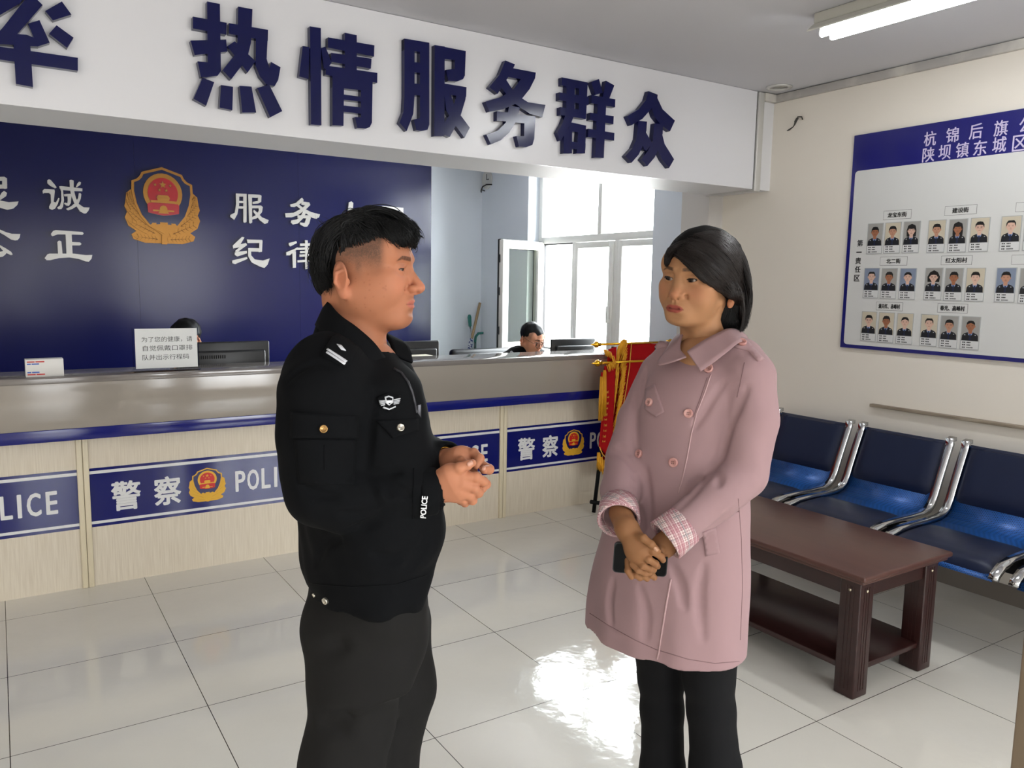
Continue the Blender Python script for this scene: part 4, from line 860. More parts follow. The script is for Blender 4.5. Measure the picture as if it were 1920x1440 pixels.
# ================================================================== SCULPTING TOOLS (distance fields turned into meshes)
def v3(p): return np.array([p[0], p[1], p[2]], np.float32)
class Clay:
    """a block of space in which rounded volumes are blended, then skinned"""
    def __init__(s, lo, hi, h):
        s.lo = np.array(lo, float); s.h = h
        n = np.ceil((np.array(hi)-s.lo)/h).astype(int)+1
        s.ax = [s.lo[i]+h*np.arange(n[i]) for i in range(3)]
        s.d = np.full(tuple(n), 0.5, np.float32)
    def sub(s, lo, hi, m):
        sl = []
        for i in range(3):
            a = int(max(0, math.floor((lo[i]-m-s.lo[i])/s.h))); b = int(min(len(s.ax[i]), math.ceil((hi[i]+m-s.lo[i])/s.h)+1))
            if b <= a: return None, None
            sl.append(slice(a, b))
        X = s.ax[0][sl[0]][:, None, None].astype(np.float32); Y = s.ax[1][sl[1]][None, :, None].astype(np.float32); Z = s.ax[2][sl[2]][None, None, :].astype(np.float32)
        return tuple(sl), (X, Y, Z)
    def mix(s, sl, d, k, op):
        a = s.d[sl]
        if op == 'add':
            h = np.maximum(k-np.abs(a-d), 0)/k if k > 0 else 0
            s.d[sl] = np.minimum(a, d)-h*h*k*.25
        elif op == 'cut':
            d = -d; h = np.maximum(k-np.abs(a-d), 0)/k if k > 0 else 0
            s.d[sl] = np.maximum(a, d)+h*h*k*.25
        else:
            h = np.maximum(k-np.abs(a-d), 0)/k if k > 0 else 0
            s.d[sl] = np.maximum(a, d)+h*h*k*.25
    def ell(s, c, r, k=.01, op='add', R=None):
        """ellipsoid, optional 3x3 rows of its own axes"""
        c = v3(c); r = v3(r) if hasattr(r, '__len__') else v3((r, r, r))
        m = float(max(r)) if R is not None else 0
        e = np.full(3, m) if R is not None else r
        sl, P = s.sub(c-e, c+e, k+3*s.h)
        if sl is None: return s
        q = [P[i]-c[i] for i in range(3)]
        if R is not None:
            R = np.array(R, np.float32); q = [q[0]*R[i][0]+q[1]*R[i][1]+q[2]*R[i][2] for i in range(3)]
        k0 = np.sqrt((q[0]/r[0])**2+(q[1]/r[1])**2+(q[2]/r[2])**2); k1 = np.sqrt((q[0]/r[0]**2)**2+(q[1]/r[1]**2)**2+(q[2]/r[2]**2)**2)+1e-9
        s.mix(sl, k0*(k0-1)/k1, k, op); return s
    def cap(s, a, b, ra, rb=None, k=.01, op='add', flat=None):
        """tapered rod from a to b; flat=(axis, factor) squeezes the section along an axis"""
        a = v3(a); b = v3(b); rb = ra if rb is None else rb; m = max(ra, rb)
        if flat: m *= max(1.0, 1.0/flat[1])
        sl, P = s.sub(np.minimum(a, b)-m, np.maximum(a, b)+m, k+3*s.h)
        if sl is None: return s
        ab = b-a; L = float((ab**2).sum())+1e-12
        q = [P[i]-a[i] for i in range(3)]
        t = np.clip((q[0]*ab[0]+q[1]*ab[1]+q[2]*ab[2])/L, 0, 1)
        e = [q[i]-t*ab[i] for i in range(3)]
        if flat:
            n = np.array(flat[0], float); n = n/np.linalg.norm(n); dn = e[0]*n[0]+e[1]*n[1]+e[2]*n[2]
            e = [e[i]+dn*n[i]*(1/flat[1]-1) for i in range(3)]
            d = (np.sqrt(e[0]**2+e[1]**2+e[2]**2)-(ra+(rb-ra)*t))*min(1, flat[1]*1.3)
        else:
            d = np.sqrt(e[0]**2+e[1]**2+e[2]**2)-(ra+(rb-ra)*t)
        s.mix(sl, d, k, op); return s
    def chain(s, pts, rs, k=.01, op='add', flat=None):
        for i in range(len(pts)-1): s.cap(pts[i], pts[i+1], rs[i], rs[i+1], k, op, flat)
        return s
    def loft(s, rings, k=.02, op='add', pw=2.3):
        """rings: (z, cx, cy, ra, rb, angle) from bottom to top; ra along the angle direction, rb across it"""
        rg = np.array(rings, float); rg = rg[np.argsort(rg[:, 0])]; z0, z1 = rg[0, 0], rg[-1, 0]
        m = rg[:, 3:5].max(); lo = (rg[:, 1].min()-m, rg[:, 2].min()-m, z0); hi = (rg[:, 1].max()+m, rg[:, 2].max()+m, z1)
        sl, (X, Y, Z) = s.sub(lo, hi, k+3*s.h)
        z = np.clip(Z.ravel(), z0, z1)
        def sp(col):
            # smooth interpolation through the rings
            x, y = rg[:, 0], rg[:, col]; mm = np.gradient(y, x); i = np.clip(np.searchsorted(x, z)-1, 0, len(x)-2)
            hh = x[i+1]-x[i]; t = (z-x[i])/hh
            return ((2*t**3-3*t**2+1)*y[i]+(t**3-2*t**2+t)*hh*mm[i]+(-2*t**3+3*t**2)*y[i+1]+(t**3-t**2)*hh*mm[i+1]).astype(np.float32)[None, None, :]
        cx, cy, ra, rb, an = [sp(c) for c in range(1, 6)]
        dx, dy = X-cx, Y-cy; ca, sa = np.cos(an), np.sin(an)
        a = np.abs(dx*ca+dy*sa)/ra; b = np.abs(-dx*sa+dy*ca)/rb
        rad = (a**pw+b**pw)**(1/pw)
        d = (rad-1)*np.minimum(ra, rb)*.95
        d = np.maximum(d, np.maximum(z0-Z, Z-z1))
        s.mix(sl, d.astype(np.float32), k, op); return s
    def half(s, p, n, k=.005):
        """keep only what lies behind the plane (cut away the side n points to)"""
        n = np.array(n, float); n /= np.linalg.norm(n); X, Y, Z = np.meshgrid(*[a.astype(np.float32) for a in s.ax], indexing='ij', sparse=True)
        d = (X-p[0])*n[0]+(Y-p[1])*n[1]+(Z-p[2])*n[2]
        s.mix(tuple(slice(None) for _ in range(3)), d.astype(np.float32), k, 'and'); return s
    def grid(s): return np.meshgrid(*[a.astype(np.float32) for a in s.ax], indexing='ij', sparse=True)
    def bumps(s, f, amp):
        """push the surface out by amp*f(X,Y,Z) near the surface"""
        s.d -= amp*f(*s.grid()); return s
    def skin(s, smooth=1):
        d = s.d; n = np.array(d.shape); S = d < 0
        c = np.zeros(n-1, np.int8)
        for i in (0, 1):
            for j in (0, 1):
                for k in (0, 1): c += S[i:n[0]-1+i, j:n[1]-1+j, k:n[2]-1+k]
        cells = np.argwhere((c > 0) & (c < 8)); idx = np.full(n-1, -1, np.int64); idx[tuple(cells.T)] = np.arange(len(cells))
        acc = np.zeros((len(cells), 3)); cnt = np.zeros(len(cells))
        cor = [(i, j, k) for i in (0, 1) for j in (0, 1) for k in (0, 1)]
        vals = {q: d[cells[:, 0]+q[0], cells[:, 1]+q[1], cells[:, 2]+q[2]] for q in cor}
        for q in cor:
            for axis in range(3):
                if q[axis] == 0:
                    r = list(q); r[axis] = 1; r = tuple(r); a, b = vals[q], vals[r]; m = (a < 0) != (b < 0)
                    t = np.where(m, a/np.where(m, a-b, 1), 0); p = np.zeros((len(cells), 3)); p[:] = q; p[:, axis] += t
                    acc[m] += p[m]; cnt[m] += 1
        V = s.lo+(cells+acc/np.maximum(cnt, 1)[:, None])*s.h
        Q = []
        for axis in range(3):
            a1, a2 = (axis+1) % 3, (axis+2) % 3
            A = np.swapaxes(S, 0, axis); 
            sh = [slice(None)]*3; sh2 = [slice(None)]*3; sh[axis] = slice(0, -1); sh2[axis] = slice(1, None)
            e = np.argwhere(S[tuple(sh)] != S[tuple(sh2)])
            e = e[(e[:, a1] > 0) & (e[:, a2] > 0) & (e[:, a1] < n[a1]-1) & (e[:, a2] < n[a2]-1)]
            ins = S[tuple(e.T)]
            def cell(o1, o2):
                q = e.copy(); q[:, a1] -= o1; q[:, a2] -= o2; return idx[tuple(q.T)]
            q = np.stack([cell(1, 1), cell(0, 1), cell(0, 0), cell(1, 0)], 1)
            q[~ins] = q[~ins][:, ::-1]; Q.append(q)
        Q = np.concatenate(Q); Q = Q[(Q >= 0).all(1)]
        for _ in range(smooth):
            A = np.zeros_like(V); C = np.zeros(len(V))
            for i in range(4):
                j = (i+1) % 4
                np.add.at(A, Q[:, i], V[Q[:, j]]); np.add.at(A, Q[:, j], V[Q[:, i]]); np.add.at(C, Q[:, i], 1); np.add.at(C, Q[:, j], 1)
            V = V*.5+.5*A/np.maximum(C, 1)[:, None]
        return V, Q
def np_mesh(name, V, Q, mats, parent=None, tint=None, smooth=True, mi=None):
    me = bpy.data.meshes.new(name); V = np.asarray(V, float)
    off = np.array(root_loc(parent)) if parent else np.zeros(3)
    k = Q.shape[1]
    me.vertices.add(len(V)); me.vertices.foreach_set('co', (V-off).astype(np.float32).ravel())
    me.loops.add(len(Q)*k); me.loops.foreach_set('vertex_index', Q.astype(np.int32).ravel())
    me.polygons.add(len(Q)); me.polygons.foreach_set('loop_start', np.arange(len(Q), dtype=np.int32)*k); me.polygons.foreach_set('loop_total', np.full(len(Q), k, np.int32))
    for m in (mats if isinstance(mats, (list, tuple)) else [mats]): me.materials.append(m)
    if mi is not None: me.polygons.foreach_set('material_index', np.asarray(mi, np.int32))
    me.polygons.foreach_set('use_smooth', np.full(len(Q), smooth))
    me.update(calc_edges=True); me.validate()
    if tint is not None:
        a = me.attributes.new('tint', 'FLOAT_COLOR', 'POINT'); a.data.foreach_set('color', np.asarray(tint, np.float32).ravel())
    o = bpy.data.objects.new(name, me); COL.objects.link(o)
    if parent: o.parent = parent
    return o
def bvh_of(V, Q): return BVHTree.FromPolygons([tuple(p) for p in V], [tuple(int(i) for i in q) for q in Q])
def join(parts):
    Vs, Qs, n = [], [], 0
    for V, Q in parts: Vs.append(V); Qs.append(Q+n); n += len(V)
    return np.concatenate(Vs), np.concatenate(Qs)
def vnoise(X, Y, Z, seed=0):
    """cheap smooth noise from summed waves"""
    r = np.random.default_rng(seed); o = 0
    for _ in range(6):
        k = r.normal(size=3); k /= np.linalg.norm(k); f = r.uniform(.7, 1.6); o = o+np.sin((X*k[0]+Y*k[1]+Z*k[2])*f+r.uniform(0, 6.28))
    return o/6

class Frame:
    """level frame of one person: u to the right, f away from the camera, z up, origin on the floor below a picture point"""
    def __init__(s, px, py, D):
        p = at(px, py, D); s.D = D; s.o = Vector((p.x, p.y, 0)); s.mm = D/F
    def __call__(s, px, py, dd=0.0):
        p = at(px, py, s.D-dd)-s.o; return np.array([p.dot(HR), p.dot(HF), p.z])
    def world(s, V):
        V = np.asarray(V, float); B = np.array([HR, HF, UP]); return np.array(s.o)+V @ B

def surf(bvh, px, py, off=0.0):
    """point of a garment seen at px,py, lifted off along its normal"""
    d = ray(px, py).normalized(); h = bvh.ray_cast(CAM, d)
    if h[0] is None: return None, None
    n = h[1] if h[1].dot(d) < 0 else -h[1]
    return h[0]+n*off, n
def patch(mb, bvh, poly, th=.003, off=.001, mi=0, cuts=4, puff=0.0):
    """cloth piece with the given picture outline laid on a garment, th thick"""
    bm = bmesh.new()
    f = bm.faces.new([bm.verts.new((x, y, 0)) for x, y in poly])
    bmesh.ops.triangulate(bm, faces=[f])
    for _ in range(cuts):
        bmesh.ops.subdivide_edges(bm, edges=[e for e in bm.edges if e.calc_length() > 9.0], cuts=1, use_grid_fill=True)
        bmesh.ops.triangulate(bm, faces=[x for x in bm.faces if len(x.verts) > 3])
    bm.verts.index_update(); n = len(bm.verts); top = []; bot = []; last = None
    inner = {v.index: not v.is_boundary for v in bm.verts}
    pts = []
    for v in bm.verts:
        p, nn = surf(bvh, v.co.x, v.co.y)
        pts.append((p, nn))
    good = [(bm.verts[i] if False else None, q) for i, q in enumerate(pts) if q[0] is not None]
    bm.verts.ensure_lookup_table()
    for i, v in enumerate(bm.verts):
        p, nn = pts[i]
        if p is None:
            j = min((k for k in range(n) if pts[k][0] is not None), key=lambda k: (bm.verts[k].co-v.co).length, default=None)
            if j is None: bm.free(); return
            q, nn = pts[j]; d = ray(v.co.x, v.co.y); p = CAM+d*((q-CAM).dot(HF)/d.dot(HF))
        top.append(p+nn*(off+th+(puff if inner[i] else 0))); bot.append(p+nn*(off-.003))
    fs = []
    for f in bm.faces:
        idx = [v.index for v in f.verts]
        a, b, c = [top[i] for i in idx]; nrm = (b-a).cross(c-a)
        if nrm.dot(CAM-a) < 0: idx = idx[::-1]
        fs.append(idx); 
    ed = [[v.index for v in e.verts] for e in bm.edges if e.is_boundary]
    bm.free()
    b0 = len(mb.v)
    mb.add(top+bot, fs+[[a, b, b+n, a+n] for a, b in ed], mi, True)
def seam(mb, bvh, pts, r=.0015, off=.001, mi=0, step=6.0):
    P = []
    for i in range(len(pts)-1):
        L = math.hypot(pts[i+1][0]-pts[i][0], pts[i+1][1]-pts[i][1]); m = max(1, int(L/step))
        for k in range(m+(i == len(pts)-2)):
            t = k/m; p, n = surf(bvh, pts[i][0]+(pts[i+1][0]-pts[i][0])*t, pts[i][1]+(pts[i+1][1]-pts[i][1])*t, off)
            if p is not None: P.append(p)
    if len(P) > 1: mb.tube(P, r, 6, mi)
def grooves(clay, fr, paths, r=.006, k=.012, depth=.35):
    """press creases into a garment along picture-space lines lying on its surface"""
    V, Q = clay.skin(0); bv = bvh_of(fr.world(V), Q); B = np.array([HR, HF, UP])
    for path in paths:
        rr, dp = r, depth
        if isinstance(path, tuple): path, rr = path
        C = catmull(path, max(4, len(path)*4)); P = []
        for x, y in C:
            p, n = surf(bv, x, y, rr*(1-dp))
            if p is not None: P.append(B @ (np.array(p)-np.array(fr.o)))
        m = len(P)
        for i in range(m-1): f = lambda q: rr*(.35+.65*math.sin(math.pi*(q+.5)/m)); clay.cap(P[i], P[i+1], f(i), f(i+1), k, 'cut')
def button(mb, bvh, px, py, r, h=.004, holes=False, mi=0, off=.002, hi=1):
    p, n = surf(bvh, px, py, off)
    if p is None: return
    mb.lathe([(0, -.003), (r, -.003), (r, h*.55), (r*.92, h), (r*.72, h), (r*.6, h*.7), (0, h*.72)], p, n, 20, mi)
    if holes:
        u = n.orthogonal().normalized(); w = n.cross(u)
        for a in (0, 1.57, 3.14, 4.71): q = p+(u*math.cos(a)+w*math.sin(a))*r*.25; mb.lathe([(0, h*.6), (r*.11, h*.6), (r*.11, h*.8), (0, h*.8)], q, n, 8, hi)

def hair_locks(name, bvh, guides, n, parent, m, r=.0009, lift=(.0005, .004), jit=2.5, seg=14, flare=0.0, seed=3):
    """strands following picture-space guide lines over the hair volume; guides[g] lists points from root to tip"""
    r_ = np.random.default_rng(seed); G = [catmull(g, seg) for g in guides]
    mb = MB()
    for s_ in range(n):
        t = r_.uniform(0, len(G)-1.0001); i = int(t); u = t-i
        c = G[i]*(1-u)+G[i+1]*u
        a, b = r_.uniform(0, .35), r_.uniform(.75, 1.0)
        c = catmull(c, 40)[int(a*39):int(b*39)+1]; c = c[np.linspace(0, len(c)-1, seg).astype(int)]
        ph = r_.uniform(0, 6.28, 2); w = np.linspace(0, 1, seg)
        c = c+np.stack([np.sin(w*5+ph[0]), np.cos(w*4+ph[1])], 1)*jit*r_.uniform(.3, 1)+r_.normal(size=2)*jit*.5
        lf = r_.uniform(*lift); fl = flare*r_.uniform(0, 1)**2; P = []; dep = None
        for j, (x, y) in enumerate(c):
            p, nn = surf(bvh, x, y, lf+fl*(j/(seg-1))**1.6)
            if p is None:
                if dep is None: continue
                p = at(x, y, dep)
            dep = p.dot(HF); P.append(p)
        if len(P) < 4: continue
        k = len(P); rr = [r*r_.uniform(.7, 1.3)*(1-.85*(j/(k-1))**2)*(.5+.5*min(1, j/2)) for j in range(k)]
        mb.tube(P, rr, 4, 0, cap=False)
    return mb.build(name, m, parent)
# ================================================================== HEADS
M_skin = attr_mat('skin', 0.55, spec=.18, sss=.12, bump=(900, .04, .0006))
M_hair = mat('black_hair', (9, 9, 10), .5, spec=.22)
M_hairbrown = mat('dark_brown_hair', (26, 19, 18), .40, spec=.5)
M_hairbase = mat('hair_underlayer', (7, 7, 8), .75, spec=.08)
M_eye = attr_mat('eye_surface', 0.2, spec=.3)
def smooth01(a, b, x): t = np.clip((x-a)/(b-a), 0, 1); return t*t*(3-2*t)
def make_head(p, C, fwd, roll=0.0, pitch=0.0, neck_to=None, h=.0017, skin=(205, 152, 120), gaze=None):
    """p: proportions. returns skin mesh (V,Q,tint) and eyeballs, in the person's frame"""
    fwd = np.array([fwd[0], fwd[1], 0.0]); fwd /= np.linalg.norm(fwd); rt = np.array([fwd[1], -fwd[0], 0.0]); up = np.array([0, 0, 1.0])
    cp, sp = math.cos(pitch), math.sin(pitch); fwd, up = fwd*cp+up*sp, up*cp-fwd*sp
    cr, sr = math.cos(roll), math.sin(roll); rt, up = rt*cr+up*sr, up*cr-rt*sr
    B = np.array([rt, fwd, up]); C = np.array(C)
    W = p.get('w', 1.0); nz = p.get('nose', 1.0); jw = p.get('jaw', .056); fat = p.get('fat', 0.0); ch = p.get('chin', -.1)
    nk = (np.array(neck_to)-C) @ B.T if neck_to is not None else np.array([0, -.03, -.2])
    lo = (-.105, -.125, min(-.13, nk[2]-.02)); hi = (.105, .135, .125)
    c = Clay((lo[0], min(lo[1], nk[1]-.08), lo[2]), hi, h)
    c.ell((0, -.004, .028), (.077*W, .097, .089), 0)
    lw = p.get('low', 1.0); c.ell((0, .034, -.042), (.062*W, .060, .076*lw), .03)
    for s in (1, -1):
        c.cap((s*jw, -.006, -.056*lw), (s*.018, .070, ch), .018+fat*.5, .017+fat*.3, .022)
        c.ell((s*.043, .052, -.038), (.027+fat, .03+fat*.6, .034+fat), .02)
        c.ell((s*.052*W, .055, -.016), (.019, .021, .014), .018)
        c.cap((s*.012, .0875, .020), (s*.045, .0715, .022), .009, .009, .014)
        c.ell((s*.055, .045, .035), (.02, .03, .03), .02)
    c.ell((0, .079, ch), (.020, .0185, .018), .016)
    c.ell((0, .03, -.106*lw+.002), (.040+fat, .043+fat, .016+fat*1.4), .03)
    # neck
    nr = p.get('neck', .055); c.cap((0, -.018, -.06), tuple(nk), nr, nr*1.06, .022)
    for s in (1, -1): c.cap((s*.052, -.03, -.05), (s*.018, nk[1]+nr*.75, nk[2]+.03), .011, .009, .02)
    # eye sockets, lids
    ex, ey, ez = .0315, .0745, -.001
    for s in (1, -1):
        c.ell((s*ex, .099, .002), (.019, .020, .0125), .012, 'cut')
        c.ell((s*ex, ey, ez), (.0165, .0152, .0125), .005)
        c.cap((s*(ex-.012), .0855, ez+.0085), (s*(ex+.013), .0785, ez+.0075), .0042, .0038, .004)
        op = p.get('open', .0040)
        R = [[1, 0, 0], [0, 1, 0], [0, 0, 1]]; a = s*p.get('slant', .10); R = [[math.cos(a), 0, math.sin(a)], [0, 1, 0], [-math.sin(a), 0, math.cos(a)]]
        c.ell((s*ex, ey+.0145, ez-.0005), (.0128, .0115, op), .0016, 'cut', R)
    # nose
    ty = .1065+(nz-1)*.03
    c.cap((0, .0875, .004), (0, ty-.006, -.027), .0068, .0092, .012)
    c.ell((0, ty, -.0355), (.0115, .0105, .0100), .007)
    for s in (1, -1):
        c.ell((s*.0135, ty-.0115, -.0385), (.0085, .0115, .0083), .005)
    c.cap((0, ty-.002, -.043), (0, .095, -.0485), .0052, .006, .005)
    for s in (1, -1): c.ell((s*.0068, ty-.004, -.0465), (.0037, .006, .0032), .002, 'cut')
    for s in (1, -1): c.cap((s*.0235, .087, -.038), (s*.031, .078, -.060), .0015, .0014, .010, 'cut')
    # mouth
    mz = -.0690; lp = p.get('lips', 1.0)
    c.ell((0, .074, mz), (.030, .024, .025), .018)
    c.ell((0, .0915, mz+.0058), (.0215, .0115*lp, .0062*lp), .004)
    c.ell((0, .0900, mz-.0066), (.0185, .0122*lp, .0068*lp), .004)
    c.chain([(-.0255, .0835, mz-.0012), (-.012, .0985, mz), (0, .1035, mz-.0008), (.012, .0985, mz), (.0255, .0835, mz-.0012)], [.0014]*5, .0028, 'cut')
    c.cap((0, .1, -.051), (0, .1025, -.0575), .0022, .0024, .005, 'cut')
    c.ell((0, .0990, mz-.0180), (.017, .0042, .0045), .012, 'cut')
    # ears
    ew = .0775*W
    for s in (1, -1):
        a = .55*s
        R0 = np.array([[math.cos(a), -math.sin(a), 0], [math.sin(a), math.cos(a), 0], [0, 0, 1]]); t = .18; R1 = np.array([[1, 0, 0], [0, math.cos(t), math.sin(t)], [0, -math.sin(t), math.cos(t)]])
        R = (R1 @ R0)
        e0 = np.array([s*(ew+.0065), -.022, -.020])
        c.ell(e0, (.0075, .0205, .0330), .004, 'add', R)
        c.ell(e0+np.array([-s*.001, .006, -.030]), (.0065, .0095, .012), .007)
        c.ell(e0+np.array([s*.0095, .004, .002]), (.0062, .0150, .0245), .003, 'cut', R)
        c.chain([e0+np.array([s*.004, .008, .014]), e0+np.array([s*.0048, -.006, .008]), e0+np.array([s*.0045, -.0085, -.010]), e0+np.array([s*.003, -.001, -.020])], [.0032, .0036, .0034, .003], .004)
        c.ell(e0+np.array([s*.0035, .0155, -.008]), (.004, .004, .006), .004)
    for f in p.get('extra', []): f(c)
    V, Q = c.skin(1)
    x, y, z = V[:, 0], V[:, 1], V[:, 2]; ax = np.abs(x)
    base = np.array(lin(skin)[:3]); T = np.ones((len(V), 4)); T[:, :3] = base
    nv = vnoise(x*60, y*60, z*60, 5)[:, None]; T[:, :3] *= 1+.05*nv
    def blend(mask, col): 
        T[:, :3] = T[:, :3]*(1-mask[:, None])+np.array(lin(col)[:3])*mask[:, None]
    warm = p.get('warm', (206, 132, 104))
    blend(.35*np.exp(-((ax-.045)**2+(z+.03)**2)/.0006)*(y > .03), warm)
    blend(.45*np.exp(-(x**2+(z+.036)**2)/.00025)*(y > .085), warm)
    blend(.40*smooth01(.074*W, .082*W, ax)*(1-smooth01(.01, .03, z))*(1-smooth01(-.01, .006, y)), warm)
    # lips
    zz = z-mz; wl = .0235
    lip = (ax < wl)*(y > .080)*smooth01(.0, .0014, .0102*lp*np.sqrt(np.clip(1-(ax/wl)**2, 0, 1))-.0012*np.exp(-(x/.004)**2)-np.where(zz > 0, zz, 1e3*0-zz*.88))
    blend(lip*p.get('lipa', .75), p.get('lip', (176, 100, 88)))
    blend((ax < .0255)*(y > .08)*np.exp(-(zz+.0008)**2/(2*.0008**2))*.7, (86, 38, 34))
    # nostrils, lash line, brows, stubble
    bc = p.get('brow_z', .0205)+.0022*smooth01(.012, .036, ax)-.007*smooth01(.036, .055, ax); bth = p.get('brow_t', .0042)*(1-.55*smooth01(.03, .056, ax))
    brow = smooth01(0, .0016, bth-np.abs(z-bc))*smooth01(.010, .016, ax)*(1-smooth01(.047, .055, ax))*(y > .04)*p.get('brow_f', 1.0)*(.85+.15*np.random.default_rng(8).uniform(-1, 1, len(x)))
    blend(np.clip(brow, 0, 1)*p.get('brow_a', .85), (24, 20, 19))
    q = np.abs((z-ez)-p.get('slant', .10)*(ax-ex))
    lash = (np.sqrt(((ax-ex)/.0142)**2+(q/(p.get('open', .004)+.0012))**2) < 1.0)*(z > ez-.0008)*(y > .075)
    blend(lash*p.get('lash', .75), (26, 18, 17))
    if p.get('stubble'):
        st = p['stubble']
        fz = smooth01(-.022, .034, z)*(1-smooth01(.050, .068, y))*smooth01(-.075, -.05, y)
        fz = np.maximum(fz, (1-smooth01(-.050, -.034, y))*smooth01(-.062, -.035, z))
        fz = np.maximum(fz, smooth01(-.030, .010, z)*np.exp(-((y-.010)/.011)**2)*.8)
        fz = fz*np.random.default_rng(3).uniform(.72, 1.08, len(x))
        blend(np.clip(fz*smooth01(.03, .055, ax), 0, 1)*st, (66, 55, 48))
        bd = np.exp(-(x**2/.0006+(z+.056)**2/.00006))*(y > .08)+np.exp(-(x**2/.0007+(z+.098)**2/.0003))*(y > .05)
        blend(np.clip(bd, 0, 1)*.25, (96, 56, 40))
    for f in p.get('paint', []): f(V, blend)
    head = (C+V @ B, Q, T)
    eyes = []
    for s in (1, -1):
        bm = bmesh.new(); bmesh.ops.create_uvsphere(bm, u_segments=32, v_segments=24, radius=.0131)
        ev = np.array([v.co[:] for v in bm.verts]); fs = [[v.index for v in f.verts] for f in bm.faces]; bm.free()
        g = np.array(gaze if gaze else (0, 1, 0), float); g /= np.linalg.norm(g)
        dist = np.arccos(np.clip((ev/.0131) @ g, -1, 1))
        t = np.ones((len(ev), 4)); t[:, :3] = lin(p.get('sclera', (182, 168, 158)))[:3]
        t[dist < p.get('iris', .50), :3] = lin((38, 24, 18))[:3]; t[dist < .22, :3] = lin((6, 5, 5))[:3]
        ev = ev+np.array([s*ex, ey, ez])
        eyes.append((C+ev @ B, fs, t))
    return head, eyes, (B, C)
def add_eyes(eyes, fr, parent):
    for ev, fs, t in eyes:
        mb = MB(); mb.add(fr.world(ev), fs, 0, True); o = mb.build('eye', M_eye, parent)
        a = o.data.attributes.new('tint', 'FLOAT_COLOR', 'POINT'); a.data.foreach_set('color', t.astype(np.float32).ravel())
def hand_clay(h, pts_lo, pts_hi): return Clay(pts_lo, pts_hi, h)
def skin_tint(V, col, seed=2):
    T = np.ones((len(V), 4)); T[:, :3] = np.array(lin(col)[:3])*(1+.06*vnoise(V[:, 0]*70, V[:, 1]*70, V[:, 2]*70, seed)[:, None]); return T
def blob_hand(fr, palm, fingers, h=.0014, web=.005, thin=.86):
    """palm: list of (type,args) in person frame; fingers: list of (points, radii)"""
    allp = np.array([q for f in fingers for q in f[0]]+[q[1] for q in palm]+[q[2] for q in palm if q[0] == 'cap'])
    c = Clay(allp.min(0)-.05, allp.max(0)+.05, h)
    for q in palm:
        if q[0] == 'cap': c.cap(q[1], q[2], q[3], q[4], .014, 'add', q[5] if len(q) > 5 else None)
        else: c.ell(q[1], q[2], .014, 'add', q[3] if len(q) > 3 else None)
    sub = []
    for pts, rs in fingers:
        f = Clay(c.lo, c.lo+(np.array(c.d.shape)-1)*h, h) if False else None
        for i in range(len(pts)-1): c.cap(pts[i], pts[i+1], rs[i]*thin, rs[i+1]*thin, web if i == 0 else .0018)
        for i in range(1, len(pts)-1): c.ell(pts[i], (rs[i]*thin*1.08,)*3, .002)
    return c.skin(1)

def fingernail(fr, hand, parent, px, py, ang, ln, wd_, col):
    """nail plate on the fingertip seen at px,py; ang = picture direction the finger points"""
    bv = bvh_of(fr.world(hand[0]), hand[1]); ca_, sa_ = math.cos(ang), math.sin(ang); pts = []
    for k in range(14): q = 2*math.pi*k/14; a_, b_ = abs(math.cos(q))**.7*math.copysign(ln, math.cos(q)), abs(math.sin(q))**.7*math.copysign(wd_, math.sin(q)); pts.append((px+a_*ca_-b_*sa_, py+a_*sa_+b_*ca_))
    mb = MB(); patch(mb, bv, pts, .0006, .0012)
    if mb.v: mb.build('fingernail', col, parent)
M_nail = mat('fingernail', (196, 146, 124), .3, spec=.4); M_nailw = mat('fingernail_tan', (190, 146, 116), .3, spec=.4)
def wristband(fr, a, b_, ra, rb, name, m, parent, th=.004):
    """short smooth ring of cloth closing a sleeve end"""
    a, b_ = Vector(fr.world([a])[0]), Vector(fr.world([b_])[0]); t = (b_-a).normalized(); mb = MB(); L = (b_-a).length
    mb.lathe([(ra, 0), (ra+.001, L*.2), (rb+.001, L*.85), (rb, L), (rb-th*.5, L+.0015), (rb-th, L), (ra-th*2, L*.3)], a, t, 40); return mb.build(name, m, parent)
# ================================================================== THE STANDING OFFICER
M_uniform = mat('black_uniform_cloth', (6, 7, 9), .88, spec=.12, sheen=.0, bump=(700, .12, .0008))
M_trousers = mat('charcoal_trouser_cloth', (20, 19, 18), .85, spec=.2, bump=(600, .1, .0008))
M_silvert = mat('silver_thread', (196, 198, 202), .45, .2)
M_btn = mat('brass_button', (150, 116, 70), .3, .8); M_btns = mat('silver_button', (190, 184, 170), .22, .85)
M_zip = mat('zip_teeth', (58, 58, 62), .35, .6)
m_ = Frame(687, 503, 1.66)
man = thing('person', m_.o, 'man in black police jacket and trousers standing in profile, hands held together', 'person')
Hc = m_(687, 503)
def _m_extra(c):
    c.ell((0, .050, -.100), (.034, .028, .016), .02)            # full under-chin
    for s in (1, -1): c.ell((s*.058, .015, -.052), (.020, .034, .036), .025)
    c.ell((0, -.060, -.055), (.05, .026, .045), .03)
def _m_paint(V, blend):
    r = np.random.default_rng(4)
    for _ in range(26):
        q = np.array([.06, r.uniform(.0, .07), r.uniform(-.095, .01)]); d2 = ((V[:, 1]-q[1])**2+(V[:, 2]-q[2])**2)
        blend((V[:, 0] > .02)*np.exp(-d2/(2*r.uniform(.0006, .0012)**2))*r.uniform(.25, .6), (110, 66, 50))
neck_m = m_(664, 672, .0)
